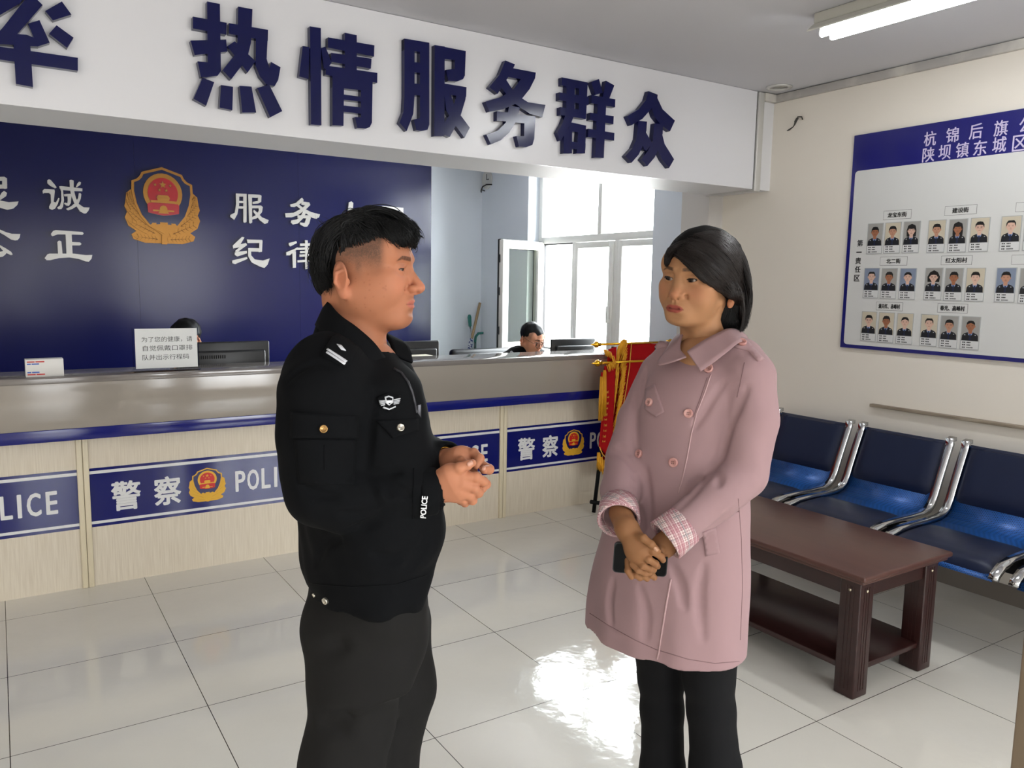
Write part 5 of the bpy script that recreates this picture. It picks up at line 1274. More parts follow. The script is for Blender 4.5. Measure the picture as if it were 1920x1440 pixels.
head, eyes, (Bm, Cm) = make_head(dict(w=1.04, nose=1.26, jaw=.057, fat=.005, neck=.060, low=.92, chin=-.094, lips=.95, stubble=.85, open=.0019, sclera=(112, 96, 86), lash=1.0, slant=.06, brow_t=.0050, extra=[_m_extra], paint=[_m_paint]), Hc, (math.cos(math.radians(9)), -math.sin(math.radians(9))), roll=0, pitch=math.radians(-1), neck_to=neck_m, skin=(164, 108, 80), gaze=(-.15, 1, .02))
def D_(px, py, dd): return m_(px, py, dd)
# --- hands, near (right) and far (left)
hR = blob_hand(m_, [('cap', D_(800, 921, .155), D_(820, 917, .160), .025, .0255), ('cap', D_(822, 915, .160), D_(852, 904, .168), .026, .034, ((-.3, 1, 0), .62)), ('ell', D_(852, 908, .166), (.036, .019, .033)), ('cap', D_(826, 900, .165), D_(842, 886, .176), .016, .0145)],
    [([D_(840, 887, .176), D_(861, 878, .182), D_(876, 872, .178), D_(886, 868, .172)], [.0145, .0125, .0108, .0085]),
     ([D_(868, 894, .176), D_(892, 895, .172), D_(906, 903, .158), D_(898, 912, .140)], [.0125, .0115, .0108, .009]),
     ([D_(867, 908, .178), D_(888, 914, .172), D_(897, 924, .156), D_(884, 926, .138)], [.0125, .0115, .0108, .009]),
     ([D_(862, 921, .174), D_(880, 929, .166), D_(886, 938, .150), D_(874, 936, .136)], [.012, .011, .0102, .0088]),
     ([D_(850, 931, .168), D_(868, 938, .158), D_(872, 943, .146), D_(862, 940, .134)], [.011, .010, .009, .008])])
hL = blob_hand(m_, [('cap', D_(818, 868, .060), D_(838, 866, .075), .0245, .0245), ('cap', D_(840, 866, .078), D_(866, 866, .098), .025, .031, ((-.3, 1, 0), .62)), ('ell', D_(862, 872, .100), (.034, .018, .034))],
    [([D_(866, 852, .098), D_(888, 850, .106), D_(899, 860, .120), D_(893, 873, .136)], [.0125, .0118, .0110, .009]),
     ([D_(872, 864, .096), D_(897, 868, .102), D_(917, 880, .116), D_(907, 881, .138)], [.0125, .0115, .0112, .0096]),
     ([D_(870, 880, .096), D_(894, 894, .104), D_(911, 908, .120), D_(904, 917, .140)], [.0122, .0112, .0108, .0098]),
     ([D_(862, 894, .094), D_(882, 912, .104), D_(898, 924, .120), D_(892, 929, .138)], [.011, .0102, .0098, .0088]),
     ([D_(852, 862, .105), D_(866, 866, .128), D_(878, 872, .146)], [.0135, .0115, .0095])])
def bodycore(fr, hd, hands, tint_hand, rods, name_parent, col):
    """one continuous body: head with neck, the hidden trunk and limbs, both hands"""
    lo = np.array([q for r in rods for q in (r[0], r[1])]).min(0)-.16; hi = np.array([q for r in rods for q in (r[0], r[1])]).max(0)+.16
    c = Clay(lo, hi, .012)
    for a, b_, ra, rb in rods: c.cap(a, b_, ra, rb, .03)
    Vb, Qb = c.skin(1)
    V, Q = join([hd[:2]]+list(hands)+[(Vb, Qb)])
    T = np.concatenate([hd[2]]+[skin_tint(h_[0], tint_hand) for h_ in hands]+[skin_tint(Vb, col)])
    return np_mesh('body', fr.world(V), Q, M_skin, name_parent, T)
rods = [(m_(672, 700), m_(684, 1030), .085, .075), (m_(672, 690), neck_m, .07, .05),
        (m_(600, 730, .17), m_(605, 945, .20), .04, .035), (m_(605, 945, .20), m_(805, 921, .155), .035, .024),
        (m_(700, 740, -.17), m_(760, 900, -.14), .04, .035), (m_(760, 900, -.14), m_(822, 868, .062), .035, .024),
        (m_(660, 1190, .07), m_(660, 1420, .07), .055, .045), (m_(660, 1420, .07), m_(645, 1840, .07), .045, .035), (m_(715, 1150, -.08), m_(725, 1380, -.08), .055, .045), (m_(725, 1380, -.08), m_(715, 1700, -.08), .045, .035)]
bodycore(m_, head, [hR, hL], (168, 112, 84), rods, man, (164, 108, 80))
add_eyes(eyes, m_, man)
# --- jacket
H3 = m_(684, 1120)[2]
zz_ = lambda py, px=680, dd=0: m_(px, py, dd)[2]
ang = math.radians(-65)           # direction of the shoulder line (towards the lens and left)
def ring(py, pl, pr, rb, ang_=ang, dd=0.0):
    """ring seen between picture columns pl and pr; rb = half depth along the body's front"""
    a, b_ = m_(pl, py, dd), m_(pr, py, dd); w_ = (b_[0]-a[0])/2; ra = math.sqrt(max(1e-4, (w_**2-(rb*math.sin(ang_))**2)))/abs(math.cos(ang_))
    return (a[2], (a[0]+b_[0])/2, (a[1]+b_[1])/2, ra, rb, ang_)
lo = m_(500, 1140, .3); hi = m_(940, 540, -.3)
jk = Clay((-.27, -.36, H3+.01), (.30, .30, m_(600, 555)[2]+.02), .0045)
jk.loft([ring(1090, 560, 806, .124), ring(1064, 556, 813, .130), ring(1035, 556, 819, .134), ring(1000, 552, 830, .140), ring(935, 550, 834, .142), ring(860, 550, 824, .134), ring(790, 552, 810, .126), ring(735, 560, 799, .118), ring(700, 576, 786, .100), ring(672, 594, 752, .080), ring(640, 606, 722, .066), ring(612, 610, 708, .06)], .02, pw=2.2)
# shoulders and the near sleeve
jk.chain([m_(645, 660, .02), m_(612, 700, .12), m_(602, 742, .165)], [.066, .072, .078], .035)
jk.chain([m_(690, 690, -.03), m_(722, 712, -.12), m_(735, 755, -.165)], [.045, .062, .070], .03)
jk.chain([m_(602, 742, .165), m_(600, 830, .180), m_(606, 920, .190)], [.080, .081, .070], .008)
jk.chain([m_(606, 918, .190), m_(640, 932, .192), m_(715, 927, .180), m_(778, 923, .165)], [.069, .064, .054, .046], .008)
jk.cap(m_(776, 925, .166), m_(809, 921, .158), .046, .040, .006)
# far sleeve
jk.chain([m_(735, 745, -.165), m_(765, 880, -.12), m_(800, 868, .0), m_(834, 862, .062)], [.075, .062, .05, .037], .018)
grooves(jk, m_, [[(704, 735), (694, 790), (690, 840), (688, 884)], [(684, 882), (712, 889), (752, 884)], [(703, 884), (722, 905), (732, 930)], [(688, 886), (697, 915), (700, 948)], [(655, 990), (700, 978), (742, 954)], [(636, 962), (678, 962), (716, 942)], ([(537, 716), (560, 694), (590, 680), (620, 690)], .004), ([(806, 1000), (792, 1036), (760, 1070)], .005), ([(724, 896), (742, 912), (770, 930)], .005), ([(700, 1040), (740, 1050), (790, 1030)], .006), ([(590, 1060), (610, 1020), (640, 1010)], .006), ([(560, 900), (590, 925), (630, 930)], .005)])
# creases: at the bend of the elbow, over the belly and the blouson hem
def crease(a, b_, r, dep, k=.012): jk.cap(a, b_, r, r*.6, k, 'cut')
def on_front(px, py, dd): return m_(px, py, dd)
jk.bumps(lambda X, Y, Z: vnoise(X*26, Y*26, Z*34, 8)*.6+vnoise(X*60+Z*35, Y*60, Z*40-X*30, 9)*.45, .008)
zh = m_(684, 1072)[2]
jk.bumps(lambda X, Y, Z: np.exp(-((Z-zh+.02)/.03)**2)*np.sin(X*55+Y*40)*(Z > zh-.03), .004)
jk.half(m_(812, 921, .158)+np.array([.001, 0, 0]), (m_(812, 921, .158)-m_(776, 925, .166)), .002) if False else None
# hollow of the collar, sleeve mouths
jk.cap(m_(668, 668), m_(690, 570), .070, .074, .006, 'cut')
jk.cap(m_(800, 922, .160), m_(840, 916, .150), .033, .034, .003, 'cut'); jk.cap(m_(826, 865, .05), m_(850, 860, .09), .029, .029, .003, 'cut')
Vj, Qj = jk.skin(1); Vj = m_.world(Vj)
jacket = np_mesh('jacket', Vj, Qj, M_uniform, man); BJ = bvh_of(Vj, Qj)
# --- trousers
tr = Clay((-.25, -.26, -.0), (.22, .26, m_(680, 1060)[2]), .006)
def P_(px, py, dd): return m_(px, py, dd)
tr.loft([ring(1240, 606, 780, .080), ring(1195, 588, 798, .108), ring(1150, 578, 802, .118), ring(1110, 572, 802, .116), ring(1060, 572, 802, .112)], .03)
tr.chain([P_(646, 1180, .07), P_(662, 1290, .075), P_(664, 1350, .075), P_(648, 1400, .075), P_(640, 1440, .07)], [.088, .082, .076, .076, .080], .05)
q = P_(640, 1440, .08); tr.chain([q, np.array([q[0]-.01, q[1], .35]), np.array([q[0]-.01, q[1], .05])], [.085, .085, .088], .03)
tr.chain([P_(725, 1170, -.08), P_(732, 1290, -.08), P_(718, 1370, -.075), P_(716, 1440, -.075)], [.100, .095, .082, .076], .05)
q = P_(716, 1440, -.075); tr.chain([q, np.array([q[0]-.01, q[1], .35]), np.array([q[0]-.01, q[1], .05])], [.076, .078, .08], .03)
tr.bumps(lambda X, Y, Z: vnoise(X*22, Y*22, Z*16, 21)*.6+vnoise(X*50, Y*50, Z*26+X*20, 22)*.4, .007)
for (ax_, ay_, bx, by, dd, r) in ((585, 1235, 640, 1210, .17, .010), (605, 1365, 650, 1345, .17, .012), (600, 1362, 640, 1375, .172, .008), (760, 1360, 795, 1330, .03, .010)):
    tr.cap(m_(ax_, ay_, dd), m_(bx, by, dd), r, r*.4, .03, 'cut')
Vt, Qt = tr.skin(1); np_mesh('trousers', m_.world(Vt), Qt, M_trousers, man)
# --- shoes
M_shoe = mat('black_shoe', (14, 14, 15), .25)
for (px, dd) in ((636, .08), (712, -.075)):
    q = m_(px, 1440, dd); c = Clay((q[0]-.14, q[1]-.12, 0), (q[0]+.26, q[1]+.12, .14), .006)
    c.cap((q[0]-.05, q[1]+.01, .05), (q[0]+.15, q[1]-.06, .035), .048, .040, .02, flat=((0, 0, 1), .9)); c.cap((q[0]-.03, q[1], .08), (q[0]-.02, q[1], .11), .05, .052, .02)
    c.half((0, 0, .004), (0, 0, -1), .001); V, Q = c.skin(1); np_mesh('shoe', m_.world(V), Q, M_shoe, man)
# --- collar: a stand wrapped round the neck with two points folded down
def ribbon(fr, pts_top, pts_bot, th, name, m, parent, n=40):
    A, B_ = catmull(pts_top, n), catmull(pts_bot, n); mb = MB(); k = 7
    vs = []
    for i in range(n):
        for j in range(k):
            t = j/(k-1); p = A[i]*(1-t)+B_[i]*t
            o_ = p-np.array([0.0, 0.0, 0.0]); vs.append(p)
    V = np.array(vs).reshape(n, k, 3)
    du = np.gradient(V, axis=0); dv = np.gradient(V, axis=1); N = np.cross(du, dv); N /= np.linalg.norm(N, axis=2)[..., None]+1e-9
    V2 = V+N*th; W1 = fr.world(V.reshape(-1, 3)); W2 = fr.world(V2.reshape(-1, 3)); b0 = n*k
    fs = [(i*k+j, (i+1)*k+j, (i+1)*k+j+1, i*k+j+1) for i in range(n-1) for j in range(k-1)]
    fs2 = [tuple(b0+x for x in f[::-1]) for f in fs]
    ed = [i*k for i in range(n)]; ed2 = [i*k+k-1 for i in range(n)]
    side = [(ed[i+1], ed[i], b0+ed[i], b0+ed[i+1]) for i in range(n-1)]+[(ed2[i], ed2[i+1], b0+ed2[i+1], b0+ed2[i]) for i in range(n-1)]
    side += [(j, j+1, b0+j+1, b0+j) for j in range(k-1)]+[((n-1)*k+j+1, (n-1)*k+j, b0+(n-1)*k+j, b0+(n-1)*k+j+1) for j in range(k-1)]
    mb.add(list(W1)+list(W2), fs+fs2+side, 0, True); return mb.build(name, m, parent)
# near leaf, back of the neck to the point; then the far leaf
ribbon(m_, [m_(640, 558, -.085), m_(612, 566, -.03), m_(614, 566, .045), m_(640, 592, .085), m_(668, 612, .092), m_(700, 640, .085), m_(722, 668, .066), m_(740, 688, .045)],
           [m_(640, 590, -.115), m_(598, 606, -.05), m_(592, 612, .06), m_(622, 640, .12), m_(654, 662, .130), m_(672, 678, .130), m_(696, 694, .120), m_(736, 690, .060)], .006, 'collar', M_uniform, jacket)
ribbon(m_, [m_(640, 558, -.085), m_(675, 590, -.095), m_(705, 615, -.085), m_(728, 640, -.04), m_(738, 668, -.005)],
           [m_(640, 590, -.115), m_(690, 615, -.115), m_(728, 632, -.115), m_(762, 650, -.06), m_(772, 682, -.02)], .006, 'collar', M_uniform, jacket)
# undershirt at the throat
b = MB()
for f in (0,):
    c = Clay(m_(690, 720, .1)-.06, m_(760, 640, -.1)+.08, .004); c.cap(m_(714, 668, .0), m_(748, 730, .01), .022, .022, .01); V, Q = c.skin(1); np_mesh('undershirt', m_.world(V), Q, mat('dark_undershirt', (12, 11, 12), .85, spec=.1), man)
# --- details sewn on the jacket
b = MB(); seam(b, BJ, [(738, 692), (752, 700), (764, 716), (772, 735), (777, 755), (781, 775)], .003, .001); b.build('zip', M_zip, jacket)
b = MB(); p, n = surf(BJ, 781, 760, .006)
b.bbox(p.x-.004, p.x+.004, p.y-.003, p.y+.003, p.z-.03, p.z, .001); b.build('zip_pull', M_zip, jacket)
b = MB(); patch(b, BJ, [(547, 772), (600, 776), (668, 780), (671, 822), (610, 822), (546, 822)], .004, .0005); b.build('sleeve_pocket_flap', M_uniform, jacket)
b = MB(); patch(b, BJ, [(552, 822), (668, 824), (664, 910), (560, 908)], .002, .0002); b.build('sleeve_pocket', M_uniform, jacket)
b = MB(); button(b, BJ, 606, 805, .0075, .005, off=.005); b.build('button', M_btn, jacket)
b = MB(); patch(b, BJ, [(706, 790), (782, 786), (783, 808), (736, 822), (722, 806)], .004, .0005); b.build('chest_pocket_flap', M_uniform, jacket)
b = MB(); button(b, BJ, 748, 804, .0075, .005, off=.005); b.build('button', M_btns, jacket)
for x, y, r in ((591, 1115, .0045), (611, 1126, .0072)):
    b = MB(); button(b, BJ, x, y, r, .004, off=.001); b.build('button', M_btns, jacket)
b = MB(); button(b, BJ, 807, 1108, .005, .004, off=.003); b.build('button', M_btns, jacket)
# epaulette with bars
b = MB(); patch(b, BJ, [(602, 668), (622, 636), (634, 630), (668, 654), (652, 688), (646, 690)], .005, .001); ep = b.build('epaulette', M_uniform, jacket)
b = MB(); patch(b, BJ, [(612, 660), (615, 658), (648, 681), (645, 684)], .001, .0065); patch(b, BJ, [(611, 666), (613.5, 663.5), (645, 685.5), (642.5, 688)], .001, .0065)
patch(b, BJ, [(630, 650), (638, 652), (646, 662), (638, 660)], .001, .0065); b.build('rank_mark', M_silvert, ep)
# breast badge
b = MB(); patch(b, BJ, [(706, 746), (718, 740), (727, 737), (738, 742), (750, 741), (748, 755), (736, 770), (728, 772), (712, 760)], .003, .001); bg_ = b.build('breast_badge', M_uniform, jacket)
b = MB()
patch(b, BJ, [(720, 744), (727, 741.5), (735, 744), (735, 755), (728, 761), (721, 755)], .0008, .0045)
for k in range(4):
    patch(b, BJ, [(711+k*.8, 751+k*3.0), (720, 750.5+k*2.6), (720.5, 752.2+k*2.6), (711.3+k*.8, 753+k*3.0)], .0008, .0045); patch(b, BJ, [(736, 748.5+k*3), (748-k*.8, 745.8+k*3.3), (748-k*.8, 747.6+k*3.3), (736, 750.2+k*3)], .0008, .0045)
patch(b, BJ, [(718, 763), (728, 767.5), (739, 762), (740, 764.5), (728, 770), (717, 765.5)], .0008, .0045); b.build('badge_wings', M_silvert, bg_)
b = MB(); patch(b, BJ, [(722.5, 746), (727, 744.3), (733, 746), (732.5, 750), (723, 750.5)], .0006, .0056); patch(b, BJ, [(726, 756), (730, 755.5), (728.3, 758.8)], .0006, .0056); b.build('badge_centre', M_uniform, bg_)
# POLICE on the cuff, running upward
def lay_text(body, bvh, base, along, upv, length, height, name, m, parent, off=.0015):
    vs, fs = glyphs(body, .02); xs = [v.x for v in vs]; ys = [v.y for v in vs]; a, c_, d0, d1 = min(xs), max(xs), min(ys), max(ys)
    out = []
    for v in vs:
        u_, w_ = (v.x-a)/(c_-a)*length, (v.y-d0)/(d1-d0)*height
        p, n = surf(bvh, base[0]+along[0]*u_+upv[0]*w_, base[1]+along[1]*u_+upv[1]*w_, off+(.0006 if v.z > 0 else 0)); out.append(p)
    if any(p is None for p in out): return
    mb = MB(); mb.add(out, fs); return mb.build(name, m, parent)
lay_text('POLICE', BJ, (796, 965), (.09, -1), (-1, -.09), 36, 10, 'cuff_lettering', M_decalwhite, jacket, off=.0075)
b = MB(); patch(b, BJ, [(778, 693), (781, 691), (785, 700), (782, 703)], .001, .001); b.build('collar_badge', M_silvert, jacket)
# cuff seam, chest seam, waistband seam
b = MB(); seam(b, BJ, [(776, 878), (776, 900), (775, 930), (774, 972)], .0012, .0004); seam(b, BJ, [(553, 1088), (600, 1096), (660, 1100), (740, 1096), (800, 1078)], .0012, .0004); seam(b, BJ, [(608, 834), (608, 858), (609, 880)], .001, .0024); b.build('stitching', M_uniform, jacket)
wristband(m_, m_(784, 922.5, .165), m_(817, 920.3, .1565), .0485, .0448, 'cuff', M_uniform, jacket)
for args in ((hR, 881, 869.5, -.5, 5.5, 4), (hL, 905, 878, .1, 5, 4.4)): fingernail(m_, args[0], man, *args[1:], M_nail)
# bracelet on the far wrist
p = m_.world([m_(834, 864, .072)])[0]; b = MB(); ax_ = Vector(m_.world([m_(842, 864, .08)])[0]-p).normalized()
u_ = ax_.orthogonal().normalized(); w_ = ax_.cross(u_); pts = [Vector(p)+(u_*math.cos(2*math.pi*k/28)+w_*math.sin(2*math.pi*k/28))*.0275 for k in range(29)]
b.tube(pts, .0022, 8); b.build('bracelet', mat('gold_bracelet', (220, 160, 70), .25, .9), man)
# --- hair: volume, then locks
def toHead(px, py, dd=0.0): return m_(px, py, dd)
hc = Clay(Cm+np.array([-.15, -.13, -.09]), Cm+np.array([.15, .13, .14]), .0022)
R_ = Bm   # rows: right, forward, up
def hp(x, y, z): return Cm+np.array([x, y, z]) @ Bm
hc.ell(hp(0, -.008, .032), (.082, .099, .083), 0, 'add', R_)
hc.ell(hp(0, .058, .066), (.056, .040, .028), .02, 'add', R_)      # fringe mass over the brow
hc.ell(hp(0, -.068, .012), (.066, .036, .060), .03, 'add', R_)     # full back of the head
hc.ell(hp(0, -.072, -.030), (.060, .030, .040), .02, 'add', R_)
# clear the shaved sides and the face
for s in (1, -1):
    hc.ell(hp(s*.105, .035, .004), (.060, .078, .056), .008, 'cut', R_); hc.ell(hp(s*.105, -.01, -.03), (.05, .035, .07), .008, 'cut', R_)
hc.ell(hp(0, .105, -.012), (.075, .050, .060), .010, 'cut', R_); hc.ell(hp(0, .03, -.07), (.12, .075, .08), .01, 'cut', R_); hc.ell(hp(0, -.06, -.115), (.1, .08, .05), .01, 'cut', R_)
hc.bumps(lambda X, Y, Z: vnoise(X*90, Y*120, Z*60, 31)*.5+vnoise(X*200, Y*200, Z*120, 32)*.5, .007)
Vh, Qh = hc.skin(1); Vh = m_.world(Vh); hair = np_mesh('hair', Vh, Qh, M_hairbase, man); BH = bvh_of(Vh, Qh)
top_g = [[(640, 440), (636, 420), (668, 408), (705, 430), (722, 455)], [(650, 418), (680, 402), (718, 412), (745, 438), (752, 458)], [(655, 408), (690, 398), (735, 406), (765, 430), (770, 456)], [(662, 403), (700, 397), (745, 408), (776, 430), (782, 452)], [(680, 402), (720, 398), (760, 418), (780, 436), (786, 448)]]
hair_locks('hair_lock', BH, top_g, 520, hair, M_hair, .0024, (-.001, .005), 8, 14, .007, 5); hair_locks('hair_lock', BH, top_g, 600, hair, M_hair, .0009, (.0, .006), 8, 14, .012, 25)
back_g = [[(655, 425), (628, 440), (612, 470), (610, 505), (622, 540)], [(648, 415), (614, 440), (600, 475), (600, 510), (614, 545)], [(640, 412), (608, 436), (594, 470), (593, 500), (606, 535)]]
hair_locks('hair_lock', BH, back_g, 300, hair, M_hair, .0022, (-.001, .005), 8, 14, .008, 6); hair_locks('hair_lock', BH, back_g, 320, hair, M_hair, .0009, (.0, .006), 8, 14, .016, 26)
side_g = [[(646, 440), (642, 460), (640, 480), (638, 505), (634, 530)], [(650, 418), (650, 436), (652, 450), (650, 468), (646, 490)], [(652, 414), (662, 428), (674, 440), (684, 450), (694, 457)], [(676, 408), (690, 422), (704, 438), (714, 450), (722, 459)], [(705, 406), (722, 420), (736, 436), (744, 448), (750, 458)], [(735, 412), (752, 424), (764, 438), (770, 452), (772, 464)], [(756, 420), (770, 432), (778, 446), (780, 458), (776, 468)]]
hair_locks('hair_lock', BH, side_g, 520, hair, M_hair, .0014, (.0, .006), 6, 12, .006, 7)
fly = [[(640, 425), (628, 420), (615, 410), (604, 408), (598, 395)], [(622, 440), (606, 436), (594, 428), (588, 412), (590, 398)]]
hair_locks('flyaway_hair', BH, fly, 7, hair, M_hair, .0004, (.0, .004), 3, 14, seed=8)
# ================================================================== THE WOMAN IN THE PINK COAT
M_hairw = mat('brown_black_hair', (24, 17, 15), .42, spec=.3)
M_hairwb = mat('brown_black_hair_underlayer', (10, 8, 8), .7, spec=.12)
M_coat = mat('dusty_pink_coat_cloth', (154, 125, 127), .78, spec=.18, sheen=.06, bump=(900, .08, .0006))
M_coatd = mat('pink_stitching', (122, 94, 96), .8); M_pipe = mat('pale_pink_edge', (180, 148, 148), .6)
M_pbtn = mat('pink_horn_button', (176, 122, 116), .3, noise=(60, (206, 160, 152), .15, (1, 1, 1))); M_pbtnd = mat('button_hole', (90, 56, 54), .6)
M_blacktr = mat('black_trouser_cloth', (13, 13, 15), .85, spec=.2, bump=(600, .08, .0008))
w_ = Frame(1312, 524, 1.95)
woman = thing('person', w_.o, 'woman in dusty pink trench coat and black flared trousers holding a phone', 'person')
Hw = w_(1312, 524)
s45 = math.sin(math.radians(45))
neck_w = w_(1326, 660, .0)
head, eyes, (Bw, Cw) = make_head(dict(w=.96, nose=.80, jaw=.047, neck=.044, low=.86, chin=-.086, lips=.95, open=.0040, slant=.12, brow_t=.0046, brow_a=1.0, brow_z=.0215, lip=(142, 56, 56), lipa=.8, warm=(180, 110, 84), lash=1.0, sclera=(150, 136, 126), iris=.60, brow_f=.85),
    Hw, (-s45, -s45), roll=.07, pitch=.0, neck_to=neck_w, skin=(164, 120, 86), gaze=(.10, 1, .0))
# --- hands: her right hand laid over the left, which grips the phone from below
def E_(px, py, dd): return w_(px, py, dd)
hR2 = blob_hand(w_, [('cap', E_(1163, 962, .150), E_(1176, 992, .205), .0265, .0255), ('cap', E_(1177, 994, .207), E_(1199, 1036, .236), .026, .029, ((.45, .85, .1), .66)), ('ell', E_(1193, 1026, .228), (.026, .016, .031))],
    [([E_(1191, 1004, .230), E_(1206, 1009, .252), E_(1221, 1020, .260), E_(1234, 1033, .254)], [.0135, .0118, .0105, .0088]),
     ([E_(1206, 1022, .242), E_(1225, 1034, .254), E_(1239, 1043, .246), E_(1243, 1050, .230)], [.0122, .0112, .0104, .0092]),
     ([E_(1201, 1037, .242), E_(1216, 1049, .256), E_(1229, 1057, .250), E_(1233, 1062, .234)], [.0120, .0110, .0102, .0090]),
     ([E_(1194, 1049, .238), E_(1206, 1061, .250), E_(1219, 1067, .248), E_(1226, 1069, .238)], [.0114, .0104, .0097, .0086]),
     ([E_(1186, 1058, .232), E_(1197, 1069, .242), E_(1209, 1075, .244), E_(1220, 1075, .242)], [.0104, .0095, .0090, .0080])], h=.0013, web=.004, thin=.76)
hL2 = blob_hand(w_, [('cap', E_(1262, 1004, .205), E_(1246, 1022, .212), .0255, .025), ('cap', E_(1244, 1024, .210), E_(1212, 1050, .200), .025, .026, ((.2, 1, 0), .5))],
    [([E_(1196, 1034, .200), E_(1178, 1050, .212), E_(1178, 1070, .226), E_(1184, 1081, .226)], [.0112, .0102, .0098, .0088]),
     ([E_(1206, 1044, .200), E_(1192, 1064, .212), E_(1194, 1078, .228), E_(1200, 1084, .228)], [.0112, .0102, .0098, .0088]),
     ([E_(1216, 1050, .200), E_(1206, 1068, .212), E_(1208, 1080, .228), E_(1213, 1085, .228)], [.0112, .0102, .0096, .0086]),
     ([E_(1228, 1054, .200), E_(1220, 1068, .213), E_(1222, 1078, .228), E_(1227, 1083, .228)], [.0105, .0096, .0092, .0082]),
     ([E_(1242, 1016, .218), E_(1240, 1030, .232), E_(1241, 1042, .236)], [.0125, .0110, .0090])], h=.0013, web=.004, thin=.82)
rods = [(w_(1325, 690), w_(1290, 1010), .09, .09), (w_(1325, 690), neck_w, .06, .04), (w_(1238, 700, -.10), w_(1172, 860, -.02), .035, .03), (w_(1172, 860, -.02), w_(1166, 968, .155), .03, .024),
        (w_(1405, 700, .08), w_(1385, 890, .13), .035, .03), (w_(1385, 890, .13), w_(1262, 1003, .208), .03, .022),
        (w_(1250, 1020, -.04), w_(1240, 1330, -.05), .065, .035), (w_(1240, 1330, -.05), w_(1243, 1640, -.05), .035, .03), (w_(1330, 1020, .04), w_(1333, 1330, .06), .065, .035), (w_(1333, 1330, .06), w_(1342, 1690, .06), .035, .03)]
bodycore(w_, head, [hR2, hL2], (140, 98, 66), rods, woman, (164, 120, 86))
add_eyes(eyes, w_, woman)
# --- coat
aw = math.radians(-40)
def ringw(py, pl, pr, rb, dd=.08):
    a, b_ = w_(pl, py, 0), w_(pr, py, 0); z = w_((pl+pr)/2, py, dd)[2]; hw = (b_[0]-a[0])/2; ra = math.sqrt(max(1e-4, hw**2-(rb*math.sin(aw))**2))/abs(math.cos(aw))
    return (z, (a[0]+b_[0])/2, (a[1]+b_[1])/2, ra, rb, aw)
ct_ = Clay((-.34, -.36, w_(1250, 1240, .08)[2]-.02), (.26, .30, w_(1330, 596)[2]), .0045)
ct_.loft([ringw(1222, 1106, 1380, .146), ringw(1170, 1110, 1382, .146), ringw(1100, 1120, 1386, .142), ringw(1000, 1144, 1388, .134), ringw(920, 1168, 1392, .126), ringw(840, 1190, 1402, .120), ringw(770, 1206, 1406, .116), ringw(715, 1226, 1412, .104), ringw(688, 1246, 1404, .090), ringw(668, 1268, 1390, .076), ringw(648, 1284, 1378, .062)], .015, pw=2.15)
ct_.chain([w_(1345, 664, .0), w_(1385, 680, .05), w_(1402, 710, .080)], [.046, .054, .062], .03)
ct_.chain([w_(1305, 666, -.02), w_(1262, 682, -.07), w_(1244, 712, -.10)], [.042, .048, .054], .03)
ct_.chain([w_(1404, 706, .085), w_(1410, 790, .115), w_(1392, 888, .130)], [.062, .060, .055], .010)
ct_.chain([w_(1392, 888, .130), w_(1340, 935, .175), w_(1262, 999, .220)], [.056, .051, .043], .009)
ct_.chain([w_(1240, 704, -.10), w_(1200, 790, -.06), w_(1176, 862, -.02)], [.058, .055, .052], .012)
ct_.chain([w_(1176, 862, -.02), w_(1165, 920, .06), w_(1160, 962, .140)], [.052, .047, .042], .012)
# folds: down the skirt, at the elbow, from the chest to the armpit
ca, sa = math.cos(aw), math.sin(aw); cz = w_(1290, 1000)
def foldf(X, Y, Z):
    a = X*ca+Y*sa; lowz = smooth01(w_(1290, 900)[2], w_(1250, 1240)[2], Z)
    return (np.sin(a*62+Z*4+1.0)*.4+np.sin(a*33-Z*3)*.5)*lowz*(.45+.55*smooth01(w_(1250, 1240)[2], w_(1250, 1150)[2], Z))+vnoise(X*24, Y*24, Z*14, 41)*.5+vnoise(X*60+Z*40, Y*60, Z*50-X*40, 42)*.25*smooth01(w_(1290, 1050)[2], w_(1290, 900)[2], Z)
ct_.bumps(foldf, .0075)
grooves(ct_, w_, [[(1388, 742), (1374, 790), (1354, 850), (1342, 880)], [(1346, 866), (1326, 895), (1300, 926), (1272, 955)], ([(1338, 878), (1350, 894), (1346, 910)], .005), [(1374, 956), (1342, 985), (1318, 1002)], [(1191, 742), (1191, 800), (1189, 860), (1189, 935)], [(1144, 843), (1164, 852), (1187, 874)], ([(1158, 836), (1184, 852)], .004), ([(1356, 718), (1328, 762), (1304, 800)], .005), ([(1402, 725), (1384, 768), (1366, 800)], .005), ([(1262, 1062), (1276, 1100), (1283, 1140)], .010), ([(1212, 880), (1218, 950), (1220, 1005)], .007), ([(1200, 955), (1207, 990)], .006), ([(1150, 1090), (1143, 1130), (1146, 1170)], .007), ([(1200, 1100), (1212, 1150), (1210, 1200)], .008), ([(1320, 1060), (1312, 1120), (1318, 1200)], .010), ([(1212, 690), (1206, 730), (1200, 760)], .005), ([(1290, 925), (1302, 905), (1330, 896)], .004)])
